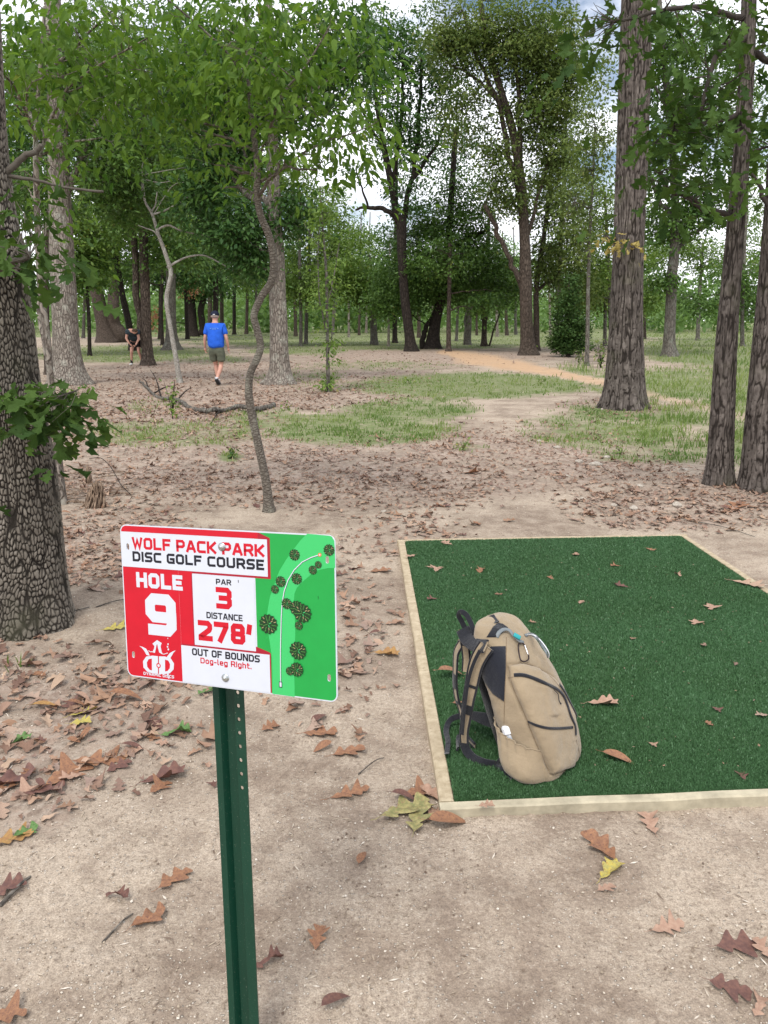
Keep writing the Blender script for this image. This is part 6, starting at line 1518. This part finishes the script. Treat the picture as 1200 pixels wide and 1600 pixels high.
def root_stump():
    g = on_ground(148, 792); root = empty('splintered_stump', tuple(g)); tag(root, 'small splintered weathered stump on the dirt right of the big plated oak', 'stump')
    m, nt, N, L, out = newmat('weathered_wood'); gg = G(nt); n1 = gg.noise(gg.obj((1, 1, .15)), 60, 4); gg.bsdf(out, gg.mix(gg.map(n1, .35, .65), (.07, .045, .032), (.34, .25, .18)), .9, gg.bump(n1, .006), .15)
    rs = np.random.default_rng(4); b = MB()
    for k in range(70):
        a = rs.uniform(0, 6.28); r0 = rs.uniform(.02, .10); h_ = rs.uniform(.10, .21) * (1 - r0 * 3.0) + .05
        top = np.array([.03 + .02 * math.cos(a) + rs.normal() * .02, rs.normal() * .02, h_]); bot = np.array([r0 * 1.25 * math.cos(a), r0 * math.sin(a), -.01])
        mid = (top + bot) / 2 + np.array([math.cos(a), math.sin(a), 0]) * .012 + rs.normal(size=3) * .006
        b.tube(spline(np.array([bot, mid, top]), 6), np.linspace(.011, .004, 6), 5)
    link('splinters', b.mesh('splinters'), m, root)
    g2 = on_ground(139, 755) - g; b = MB()
    for k in range(16):
        a = rs.uniform(0, 6.28); b.tube([g2 + np.array([.025 * math.cos(a), .025 * math.sin(a), -.01]), g2 + np.array([.02 * math.cos(a), .02 * math.sin(a), .08]), g2 + np.array([.008 * math.cos(a), .008 * math.sin(a), .15 + rs.uniform(-.03, .03)])], [.012, .010, .004], 5)
    link('rear_splinters', b.mesh('rear_splinters'), m, root)
    for k in range(40):
        b = MB(); x = rs.uniform(90, 205); y = rs.uniform(735, 790); p = on_ground(x, y) - g; a = rs.uniform(-.5, .5); d = np.array([math.cos(a), math.sin(a), 0]) * rs.uniform(.04, .16)
        b.tube([p - d + [0, 0, .012], p + [0, 0, .025], p + d + [0, 0, .012]], [.003, .006, .003], 5)
        link('broken_chip', b.mesh('broken_chip'), m, root)
root_stump()
def arch_twig():
    L = [(140, 718, 0.0), (158, 716, .12), (172, 728, .12), (182, 745, .08), (190, 760, .04), (205, 775, 0)]
    P = []
    for x, y, h_ in L: q_ = on_ground(x, y + h_ * 150); q_[2] += h_ + .01; P.append(q_)
    P = np.array(P); b = MB(); b.tube(spline(P - P[0], 20), .004, 5); o = link('arched_twig', b.mesh('arched_twig'), BK['dark'], None, tuple(P[0])); tag(o, 'thin dark twig arching over the dirt beside the splintered stump', 'twig')
arch_twig()
# ------------------------------------------------------------------ fallen leaves
def litter_mat():
    m, nt, N, L, out = newmat('dry_leaf'); g = G(nt)
    oi = g.n('ShaderNodeObjectInfo'); va = g.attr('var')
    r_ = g.math('FRACT', g.math('ADD', g.math('MULTIPLY', oi.outputs['Random'], 1.0), va))
    rp = g.n('ShaderNodeValToRGB'); L.new(r_, rp.inputs['Fac'])
    cols = [(0.0, (.24, .14, .09)), (.15, (.15, .09, .068)), (.3, (.34, .215, .145)), (.45, (.22, .145, .115)), (.6, (.42, .295, .215)), (.72, (.27, .16, .10)), (.85, (.30, .22, .18)), (1, (.42, .30, .21))]
    cr = rp.color_ramp
    cr.elements[0].position, cr.elements[0].color = 0, (*cols[0][1], 1); cr.elements[1].position, cr.elements[1].color = 1, (*cols[-1][1], 1)
    for p_, c_ in cols[1:-1]: e = cr.elements.new(p_); e.color = (*c_, 1)
    n1 = g.noise(g.obj(), 26, 5)
    c = g.mix(g.map(n1, .45, .7, 0, .45), rp.outputs['Color'], g.mix(1.0, rp.outputs['Color'], (.45, .42, .45), 'MULTIPLY'))
    g.bsdf(out, c, .8, g.bump(n1, .003), .2)
    return m
DRY = litter_mat()
def tintleaf(name, a, b_, c_=None):
    m, nt, N, L, out = newmat(name); g = G(nt); o = g.obj(); n1 = g.noise(o, 9, 4, .6)
    c = g.mix(g.map(n1, .38, .6), a, b_)
    if c_: c = g.mix(g.map(g.noise(o, 22, 3), .56, .66), c, c_)
    g.bsdf(out, c, .6, g.bump(g.noise(o, 50, 4), .002), .35); return m
YEL = tintleaf('yellow_leaf', (.50, .40, .075), (.34, .31, .10), (.28, .13, .05)); OLV = tintleaf('olive_leaf', (.36, .31, .13), (.19, .19, .075), (.26, .17, .09)); GRN = tintleaf('green_leaf', (.07, .16, .04), (.13, .22, .07)); ORG = tintleaf('orange_leaf', (.31, .155, .08), (.22, .11, .062), (.15, .07, .05)); PAL = tintleaf('pale_leaf', (.40, .26, .185), (.33, .20, .14)); RED = tintleaf('red_brown_leaf', (.175, .085, .062), (.115, .055, .045))
OCH = tintleaf('ochre_leaf', (.38, .22, .07), (.28, .15, .06))
def leafme(i, curl, depth=.8, oval=False, nst=22):
    V, F = (oval_leaf(10, .42, curl, .35, i) if oval else lobed_leaf(nst, depth, 2.6 + (i % 4) * .45, 100 + i, curl, .12 + .1 * (i % 3)))
    V = V - np.array([.5, 0, 0]); 
    Vs, Fs = stem_leaf(V + np.array([.5, 0, 0]), F, .22, .007)
    Vs = Vs - np.array([.5, 0, 0]); Vs[:, 2] -= np.percentile(Vs[:, 2], 8)
    b = MB()
    b.V = [Vs]; b.F = Fs if isinstance(Fs, list) else [Fs]; b.M = [np.zeros(len(f), int) for f in b.F]; b.n = len(Vs); b.A = [np.zeros(len(Vs))]
    me = b.mesh('fallen_leaf', True); return me
LEAFS = [leafme(i, [.08, .2, .38, .15, .5, .10, .3, .6][i % 8], [.60, .70, .56, .66][i % 4], i in (9, 10), 30) for i in range(11)]
_mc = {}
def put_leaf(x, y, sz, mat, k, yaw, label=None, group=None, z=None, tilt=(0, 0), px=True):
    if px:
        zz = PADZ + .012 if z == 'pad' else 0.0
        P = at_z(x, y, zz) if z == 'pad' else on_ground(x, y)
        if z != 'pad': P[2] = float(gzf(P[0], P[1])) + .003
        size = sz * (zc_at(P[1], P[2])) / FPX
    else:
        P = np.array([x, y, 0.]); P[2] = float(gzf(x, y)) + .002; size = sz
    key = (k, mat.name)
    if key not in _mc:
        me = LEAFS[k].copy(); me.materials.clear(); me.materials.append(mat); _mc[key] = me
    o = bpy.data.objects.new('fallen_leaf', _mc[key]); COL.objects.link(o)
    o.location = (P[0], P[1], P[2] + (.008 if z == 'pad' else .006)); o.rotation_euler = (tilt[0], tilt[1], yaw); o.scale = (size,) * 3
    tag(o, label, 'leaf', group); return o
G_T, G_G = 'dry leaves on the green turf', 'dry brown leaves on the dirt'
special = [
    (547, 1244, 66, ORG, 3, .3, 'orange-brown oak leaf on bare dirt below and left of the tee pad corner'), (632, 1268, 92, OLV, 1, .65, 'largest yellow-olive oak leaf in the clump by the tee pad corner'),
    (652, 1288, 62, OLV, 5, 1.35, 'olive leaf tip pointing down in the clump by the tee pad corner'), (655, 1240, 52, ORG, 8, .5, 'tan lobed leaf on top of the clump by the tee pad corner'), (700, 1290, 66, ORG, 9, .25, 'rolled rusty leaf lying against the tee pad corner board'), (632, 1253, 40, RED, 10, -.1, 'thin dark rusty leaf behind the olive leaf clump'),
    (676, 1278, 40, PAL, 2, .9, 'pale tan leaf between the olive clump and the rolled rusty leaf'), (676, 1246, 44, PAL, 4, 2.2, 'faded pinkish leaf beside the left board near its corner'),
    (566, 1346, 34, ORG, 9, 1.3, 'narrow rusty oval leaf on the dirt, right of the sign post'), (1014, 1289, 52, PAL, 1, 1.6, 'pale forked leaf just in front of the near tee pad board'),
    (938, 1330, 66, ORG, 4, 2.0, 'orange leaf overlapping a yellow one on the dirt'), (952, 1364, 56, YEL, 2, .8, 'bright yellow leaf on the dirt before the tee pad'), (946, 1390, 32, PAL, 5, .4, 'small faded pink-grey leaf beneath the bright yellow leaf'),
    (1044, 1452, 60, PAL, 3, .25, 'pale pinkish oak leaf flat on the dirt at the lower right'), (1152, 1483, 72, RED, 0, .1, 'red-brown spiky oak leaf near the lower right corner'), (1192, 1490, 44, PAL, 6, 1.9, 'cream-orange leaf touching the red-brown leaf at the right edge'), (1140, 1548, 64, RED, 5, -.4, 'dull reddish crumpled leaf at the lower right edge'), (1185, 1575, 50, PAL, 7, .9, 'whitish crumpled leaf in the lower right corner'),
    (232, 1442, 56, ORG, 4, .7, 'curled orange-brown leaf left of the sign post, near the bottom'), (272, 1378, 58, ORG, 0, .9, 'brown many-lobed leaf left of the sign post'), (182, 1408, 40, RED, 7, -.3, 'small dark crumpled leaf further left of the post'),
    (256, 1216, 72, RED, 2, .45, 'large dark red-brown oak leaf below the sign, left of the post'), (498, 1467, 46, ORG, 6, 1.4, 'upright curled rusty leaf right of the lower post'), (526, 1572, 52, RED, 10, .7, 'reddish oval leaf at the bottom edge right of the post'), (420, 1505, 48, RED, 7, .5, 'dark narrow crumpled leaf touching the post from the right'),
    (128, 1113, 44, YEL, 1, .9, 'yellow-green oak leaf below and left of the sign'), (126, 1131, 34, YEL, 6, .1, 'small bright yellow leaf just under the yellow-green leaf'), (276, 1150, 46, GRN, 7, .2, 'deep green curled leaf under the red corner of the sign'), (28, 1160, 44, GRN, 2, .6, 'pale green leaf on the dirt at the left edge'),
    (40, 1306, 40, GRN, 4, 1.0, 'green leaf on top of a brown one at the lower left edge'), (18, 1316, 66, OCH, 3, .4, 'big rust-brown curled leaf at the left edge under a green leaf'), (70, 1107, 38, OCH, 9, .1, 'ochre oval leaf on the dirt at the left'), (198, 1096, 50, ORG, 10, .1, 'long orange-tan oval leaf below the sign logo'),
    (180, 984, 40, YEL, 3, .2, 'yellowish leaf between the big oak and the sign'), (322, 1084, 36, GRN, 5, 1.0, 'light green leaf peeking beside the top of the post'), (10, 1395, 60, RED, 6, .5, 'red-brown leaf at the far left edge, low in the picture'), (12, 1590, 60, ORG, 8, .3, 'orange-brown leaf in the lower left corner'),
    (155, 1192, 80, ORG, 3, .2, 'broad brown leaf topping the heap left of the post'), (105, 1212, 74, ORG, 8, 1.0, 'large rusty leaf in the middle of the left leaf heap'), (70, 1236, 60, RED, 1, .3, 'dark red-brown leaf at the front of the left leaf heap'), (15, 1222, 76, RED, 4, .7, 'long curled dark leaf of the left heap at the picture edge'),
    (500, 1146, 54, ORG, 1, .2, 'tan-orange lobed leaf right of the sign bottom edge'), (545, 1177, 54, ORG, 5, .3, 'brown leaf between sign and tee pad with a raised tip'), (422, 1138, 34, ORG, 6, .8, 'small brown leaf close to the right flange of the post'), (604, 1023, 42, OCH, 2, .1, 'ochre leaf on the dirt between the sign and the pad board'), (546, 946, 34, PAL, 7, .3, 'grey-tan leaf just right of the sign'),
    (594, 893, 36, ORG, 0, .4, 'brown leaf on the dirt right of the sign top corner'), (1150, 790, 44, ORG, 0, .9, 'orange leaf resting against the foot of the right edge oak'), (737, 740, 34, ORG, 2, .2, 'clumped brown leaf on the dirt ahead of the tee pad'), (276, 742, 0, None, 0, 0, None)]
for (x, y, s_, m_, k, yaw, lb) in special:
    if m_: put_leaf(x, y, s_, m_, k, yaw, lb, tilt=(random.uniform(-.15, .15), random.uniform(-.12, .12)))
turfl = [(942, 1101, 50, PAL, 2, .05, 'pinkish curled leaf on the turf right of the backpack'), (966, 1190, 50, ORG, 9, -.45, 'rusty leaf on the turf in front of the backpack, near the board'), (705, 1058, 44, ORG, 10, .3, 'orange leaf on the turf behind the backpack strap'), (714, 1100, 16, ORG, 0, .2, 'small brown leaf on the left board beside the strap'),
         (760, 1262, 26, PAL, 6, .1, 'small tan leaf caught on the near board')]
for (x, y, s_, m_, k, yaw, lb) in turfl: put_leaf(x, y, s_, m_, k, yaw, lb, z='pad')
for (x, y, s_) in ((698, 850, 20), (683, 891, 22), (752, 893, 20), (970, 917, 22), (907, 943, 14), (1110, 950, 26), (1086, 974, 22), (1168, 914, 44), (961, 886, 14), (1120, 1111, 16), (1108, 1133, 14), (832, 974, 12), (642, 870, 16), (672, 888, 14), (1020, 1166, 14), (780, 930, 12), (860, 905, 14), (990, 1000, 10), (1150, 1040, 12), (1190, 1120, 18), (1060, 900, 14), (735, 1000, 12), (675, 938, 16), (900, 868, 14), (1015, 860, 16), (1100, 1010, 12), (1160, 1215, 20)):
    zn = ('in the far left corner of the turf' if x < 760 and y < 900 else 'on the turf left of and above the backpack' if x < 760 else 'on the turf close to the far board' if y < 900 else
          'on the turf just behind the backpack top' if x < 900 else 'at the right edge of the turf' if x > 1130 else 'on the turf far right of the backpack' if y > 990 else 'in the middle of the turf beyond the backpack')
    cn = ['pale tan', 'orange-brown', 'dull brown', 'dark red-brown'][(x * 7 + y) % 4]
    put_leaf(x, y, s_ * 1.1, [PAL, ORG, DRY, RED][(x * 7 + y) % 4], (x + y) % 9, (x * 13 % 62) / 10, 'small %s leaf %s' % (cn, zn), 'small %s leaves %s' % (cn, zn), z='pad')
# the rest of the 300 largest
cnt = 0; rs = random.Random(12)
N_IND = 300 - len(special) - 32
while cnt < N_IND:
    x, y = rs.uniform(-10, 1210), 790 + (rs.random() ** 1.3) * 500
    P = at_z(x, y); 
    if in_pad(P[0], P[1], .06): continue
    li = float(zones(P[0], P[1])[2])
    if rs.random() > li * 1.2 + .02: continue
    if y > 1250 and rs.random() > .25: continue
    m_ = rs.choice([DRY, DRY, DRY, ORG, RED, PAL]); k = rs.randrange(11)
    kd = {'dry_leaf': 'dry brown', 'orange_leaf': 'orange-brown', 'red_brown_leaf': 'dark red-brown', 'pale_leaf': 'pale tan'}[m_.name] + (' oval' if k > 8 else ' lobed')
    qx, qy, _ = pix(P[0], P[1], 0)
    pl = ('at the foot of the big plated oak' if qx < 190 and qy < 1030 else 'in the heap at the left edge' if qx < 110 else 'on the dirt left of the sign post' if qx < 330 else
          'on the dirt around the crooked sapling' if qx < 560 and qy < 830 else 'on the dirt behind the tee pad' if qy < 840 else 'on the dirt between sign and tee pad' if qx < 700 else 'on the dirt in front of the tee pad')
    put_leaf(P[0], P[1], rs.uniform(.045, .10), m_, k, rs.uniform(0, 6.28), 'small %s leaf %s' % (kd, pl), 'small %s leaves %s' % (kd, pl), tilt=(rs.uniform(-.28, .28), rs.uniform(-.22, .22)), px=False); cnt += 1
# leaf litter beyond counting
def litter():
    r2 = np.random.default_rng(31); n = 420000
    px = r2.uniform(-250, 1450, n); py = 522 + (r2.random(n) ** 1.0) * 760
    keep = r2.random(n) < np.where(py < 800, 1, np.exp(-(py - 800) / 160) * .8); px, py = px[keep], py[keep]
    d = np.stack([(px - 600) / FPX, CP + (800 - py) / FPX * SP, -SP + (800 - py) / FPX * CP], 1); t = -CAM_H / d[:, 2]
    X, Y = d[:, 0] * t, d[:, 1] * t
    gr, pa, li = zones(X, Y)
    k = (r2.random(len(X)) < li * 1.0 * (1 - .75 * gr) * (.25 + 1.5 * fbm2(X * 2.2, Y * 1.2, 3, 14) ** 1.3)) & ~in_pad(X, Y, .07)
    X, Y, px, py = X[k], Y[k], px[k], py[k]; k = r2.random(len(X)) < np.where(py < 690, .95, .34); X, Y, py = X[k], Y[k], py[k]
    m = len(X); Z = gzf(X, Y)
    T = []
    for i in range(6):
        V, F = lobed_leaf(7, .7, 2.8, 300 + i, [.15, .35, .5, .25, .7, .4][i], .2); T.append((V - [.5, 0, 0], F))
    V, F = oval_leaf(5, .45, .5, .3, 1); T.append((V - [.5, 0, .0], F))
    sz = np.where(r2.random(m) < .13, r2.uniform(.065, .11, m), r2.uniform(.022, .062, m)) * (1 + .35 * (Y > 12)); 
    me = scatter('leaf_litter', T, np.stack([X, Y, Z + .010], 1), sz, r2.uniform(0, 6.28, m), r2.normal(size=m) * .14, r2.normal(size=m) * .14, r2.random(m), True)
    o = link('leaf_litter', me, DRY); tag(o, 'scattered carpet of small dry brown leaves over the clearing floor', 'leaf litter', kind='stuff'); print('LITTER', m)
litter()
# ------------------------------------------------------------------ grass
def grass():
    r2 = np.random.default_rng(77); n = 560000
    px = r2.uniform(-300, 1500, n); py = 508 + r2.random(n) ** 1.25 * 590
    d = np.stack([(px - 600) / FPX, CP + (800 - py) / FPX * SP, -SP + (800 - py) / FPX * CP], 1); t = -CAM_H / d[:, 2]
    X, Y = d[:, 0] * t, d[:, 1] * t
    gr, pa, li = zones(X, Y)
    tuft = fbm2(X * 4.5, Y * 4.5, 3, 19)
    k = (r2.random(n) < np.clip(gr - .12, 0, 1) * 1.1 * np.clip((tuft - .33) * 3.6, 0.03, 1)) & ~in_pad(X, Y, .05)
    X, Y, px, py, gr = X[k], Y[k], px[k], py[k], gr[k]; n = len(X)
    Z = gz(X, Y)
    tall = .56 * np.where((px > 1000) & (py < 700), 2.0, 1.0) * np.where((px > 1120) | (px < 60), 1.2, 1) 
    near_tree = np.exp(-((px - 905) / 40) ** 2 - ((py - 575) / 14) ** 2) * 2
    hgt = r2.uniform(.04, .12, n) * (tall + near_tree) * (1 + .012 * Y)
    w = r2.uniform(.0018, .0042, n) * (1 + Y * .10)
    a = r2.uniform(0, 6.283, n); la = r2.uniform(0, 6.283, n); le = hgt * r2.uniform(.1, .9, n)
    D = np.stack([np.cos(a), np.sin(a), 0 * a], 1) * w[:, None]; Ld = np.stack([np.cos(la), np.sin(la), 0 * la], 1)
    B = np.stack([X, Y, Z - .005], 1)
    M1 = B + Ld * le[:, None] * .35 + np.array([0, 0, 1]) * hgt[:, None] * .62; Tp = B + Ld * le[:, None] + np.array([0, 0, 1]) * hgt[:, None]
    V = np.stack([B - D, B + D, M1 + D * .8, M1 - D * .8, Tp], 1)
    i = np.arange(n)[:, None] * 5
    var = np.clip(.5 * r2.random(n) + .7 * vn2(X * .8, Y * .8, 4) - .1 + .0 * gr, 0, 1)
    me = np_mesh('grass', V.reshape(-1, 3), [i + np.array([[0, 1, 2, 3]]), i + np.array([[3, 2, 4]])], False, {'var': np.repeat(var, 5)})
    m = leafmat('grass_blade', (0.085, 0.165, 0.035), (0.23, 0.28, 0.09), (0.36, 0.34, 0.18), tr=.3, gloss=.25)
    o = link('grass', me, m); tag(o, 'patchy short green grass between the dirt and the trees', 'grass', kind='stuff'); print('GRASS', n)
grass()
# ------------------------------------------------------------------ grit, stones, sticks
def grit():
    r2 = np.random.default_rng(91); n = 38000
    px = r2.uniform(-150, 1350, n); py = 690 + r2.random(n) ** .8 * 960
    d = np.stack([(px - 600) / FPX, CP + (800 - py) / FPX * SP, -SP + (800 - py) / FPX * CP], 1); t = -CAM_H / d[:, 2]
    X, Y = d[:, 0] * t, d[:, 1] * t
    k = (r2.random(n) < .12 + 1.3 * np.clip(fbm2(X * 2, Y * 2, 3, 33) - .3, 0, 1)) & ~in_pad(X, Y, .05); X, Y, py = X[k], Y[k], py[k]; n = len(X)
    sz = .0010 + .0040 * r2.random(n) ** 4 + .0006 * Y
    T = []
    O8 = np.array([(1, 0, 0), (0, 1, 0), (-1, 0, 0), (0, -1, 0), (0, 0, .7), (0, 0, -.5)]); FO = [np.array([[0, 1, 4], [1, 2, 4], [2, 3, 4], [3, 0, 4], [1, 0, 5], [2, 1, 5], [3, 2, 5], [0, 3, 5]])]
    for i in range(5): T.append((O8 * r2.uniform(.6, 1.3, (6, 3)), FO))
    T.append((O8 * np.array([2.6, .5, .5]), FO))
    me = scatter('gravel', T, np.stack([X, Y, gzf(X, Y) + sz * .3 + .001], 1), sz, r2.uniform(0, 6.28, n), r2.normal(size=n) * .2, r2.normal(size=n) * .2, r2.random(n), False)
    m, nt, N, L, out = newmat('grit'); g = G(nt); v = g.attr('var')
    c = g.mix(g.map(v, 0, .6), (.14, .10, .075), (.40, .33, .25)); c = g.mix(g.map(v, .62, .95), c, (.62, .56, .48)); g.bsdf(out, c, .85, None, .2)
    o = link('gravel', me, m); tag(o, 'fine pale grit and crumbs scattered over the dirt', 'gravel', kind='stuff')
    sm = barkmat('stone', (.42, .38, .32), (.30, .26, .22), (1, 1, 1), 20, bumpd=.004)
    stones = [(930, 727, 20), (905, 722, 14), (948, 715, 12), (990, 795, 16), (870, 700, 12), (885, 745, 12), (960, 790, 12), (1000, 760, 12), (1058, 790, 18), (842, 690, 9), (600, 800, 10), (690, 1420, 0), (1002, 1437, 0), (940, 640, 7), (110, 888, 12), (165, 920, 10), (420, 1235, 0), (1070, 735, 14), (910, 780, 10), (820, 735, 9)]
    for i, (x, y, s_) in enumerate(stones):
        if not s_: continue
        p = on_ground(x, y); s2 = s_ * zc_at(p[1]) / FPX / 2; b = MB(); b.sphere((0, 0, 0), (1, .8, .5), 12, 8); me = b.mesh('stone')
        co = np.empty(len(me.vertices) * 3, np.float32); me.vertices.foreach_get('co', co); co = co.reshape(-1, 3); co *= (1 + .5 * (vn3(co[:, 0] * 1.5 + i * 9, co[:, 1] * 1.5, co[:, 2] * 1.5, i) - .5))[:, None]; me.vertices.foreach_set('co', (co * s2).ravel())
        o = link('stone', me, sm, None, (p[0], p[1], p[2] + s2 * .12)); o.rotation_euler = (0, 0, i * 1.3); tag(o, 'small pale stone half sunk in the dirt', 'stone', 'small pale stones in the dirt')
    for i, (x0, y0, x1, y1, r_, lb) in enumerate([(160, 1476, 208, 1430, .003, 'thin grey stick on the dirt below the lobed brown leaf'), (0, 1418, 48, 1372, .006, 'weathered grey stick at the lower left edge'), (560, 1212, 600, 1186, .0025, 'short thin stick between the orange leaf and the pad board'), (150, 950, 210, 938, .004, 'dry root-like stick at the foot of the big oak'), (20, 990, 140, 950, .005, 'long thin stick along the root of the big oak'), (1080, 815, 1180, 840, .004, 'thin stick near the far right pad corner')]):
        a, c_ = on_ground(x0, y0), on_ground(x1, y1); mid = (a + c_) / 2 + np.array([.01, .01, .012]); b = MB(); b.tube(spline(np.array([a, mid, c_]) - a + [0, 0, .006], 12), np.linspace(r_, r_ * .5, 12), 6)
        o = link('stick', b.mesh('stick'), BK['grey'], None, tuple(a)); tag(o, lb, 'stick')
grit()
def turf_crumbs():
    r2 = np.random.default_rng(8); n = 900; uu, vv = r2.random(n) * .98 + .01, r2.random(n) * .98 + .01; P = padpt(uu, vv); P[:, 2] = turf_h(uu, vv) + .010
    me = scatter('leaf_crumbs', [DIAMOND, (DIAMOND[0] * [1, .5, 1], DIAMOND[1])], P, .004 + .014 * r2.random(n) ** 2.5, r2.uniform(0, 6.28, n), r2.normal(size=n) * .3, r2.normal(size=n) * .3, r2.random(n))
    o = link('leaf_crumbs', me, DRY); tag(o, 'tiny dry leaf crumbs sprinkled over the green turf', 'leaf crumbs', kind='stuff')
turf_crumbs()
# ------------------------------------------------------------------ small plants
def plant(x, y, h_, w_, n, leaf, label, tm=None, ls=.07, group=None, cat='plant', thr=0):
    g = on_ground(x, y); root = empty('small_plant', tuple(g)); tag(root, label, cat, group); zc = zc_at(g[1]); H, Wd = h_ * zc / FPX, w_ * zc / FPX / 2
    r2 = np.random.default_rng(int(x * 3 + y)); b = MB(); P = []
    for k in range(max(3, n // 8)):
        a = r2.uniform(0, 6.28); q_ = r2.random() ** .5; top = np.array([math.cos(a) * Wd * q_, math.sin(a) * Wd * q_, H * r2.uniform(.6, 1)])
        S = spline(np.array([[0, 0, -.01], top * [.35, .35, .5], top]), 8); b.tube(S, np.linspace(.004, .0015, 8) * (1 + H), 4)
        for j in range(8): P.append(S[min(7, 2 + j * 6 // 8)] + r2.normal(size=3) * ls * .4)
    P = np.array(P); m = len(P); link('stem', b.mesh('stem'), BK['dark'], root)
    me = scatter('foliage', tm or [DIAMOND], P, ls * r2.uniform(.6, 1.2, m), r2.uniform(0, 6.28, m), r2.normal(size=m) * .5 + .2, r2.normal(size=m) * .5, r2.random(m)); link('foliage', me, LM[leaf], root)
plant(514, 606, 24, 18, 90, 'light', 'bright green tuft of leaves around the foot of the spindly sapling', ls=.10)
plant(825, 552, 26, 34, 60, 'light', 'yellow-green leafy sprout at the foot of the forked oak', ls=.16)
plant(724, 704, 16, 26, 24, 'light', 'small green seedling on the dirt ahead of the tee pad', ls=.06)
plant(938, 575, 48, 34, 110, 'olive', 'tall weedy plant left of the straight oak', ls=.14)
plant(905, 570, 30, 26, 60, 'olive', 'low weedy plant between cedar bush and the thin grey stem', ls=.14)
plant(362, 716, 18, 30, 70, 'mid', 'little grass tuft on the dirt left of the bent sapling', ls=.05)
plant(270, 655, 60, 22, 60, 'light', 'tall grassy weed below the fallen branch', ls=.09)
plant(120, 640, 40, 60, 80, 'mid', 'low green brush behind the leafy spray of the big oak', ls=.12)
plant(970, 710, 16, 30, 24, 'light', 'tiny sprout in front of the straight oak', ls=.06)
plant(100, 915, 18, 10, 16, 'light', 'tiny bright shoot at the foot of the plated oak', ls=.03)
plant(1190, 690, 26, 40, 40, 'light', 'small green clump between the two right-hand trunks and the edge', ls=.09)
plant(450, 640, 14, 24, 26, 'light', 'small green sprig beside the end of the fallen branch', ls=.07)
plant(845, 600, 12, 26, 26, 'light', 'low sprig on the grass left of the dirt path', ls=.09)
plant(640, 600, 10, 20, 22, 'light', 'low sprig on the grass ahead of the dark oaks', ls=.09)
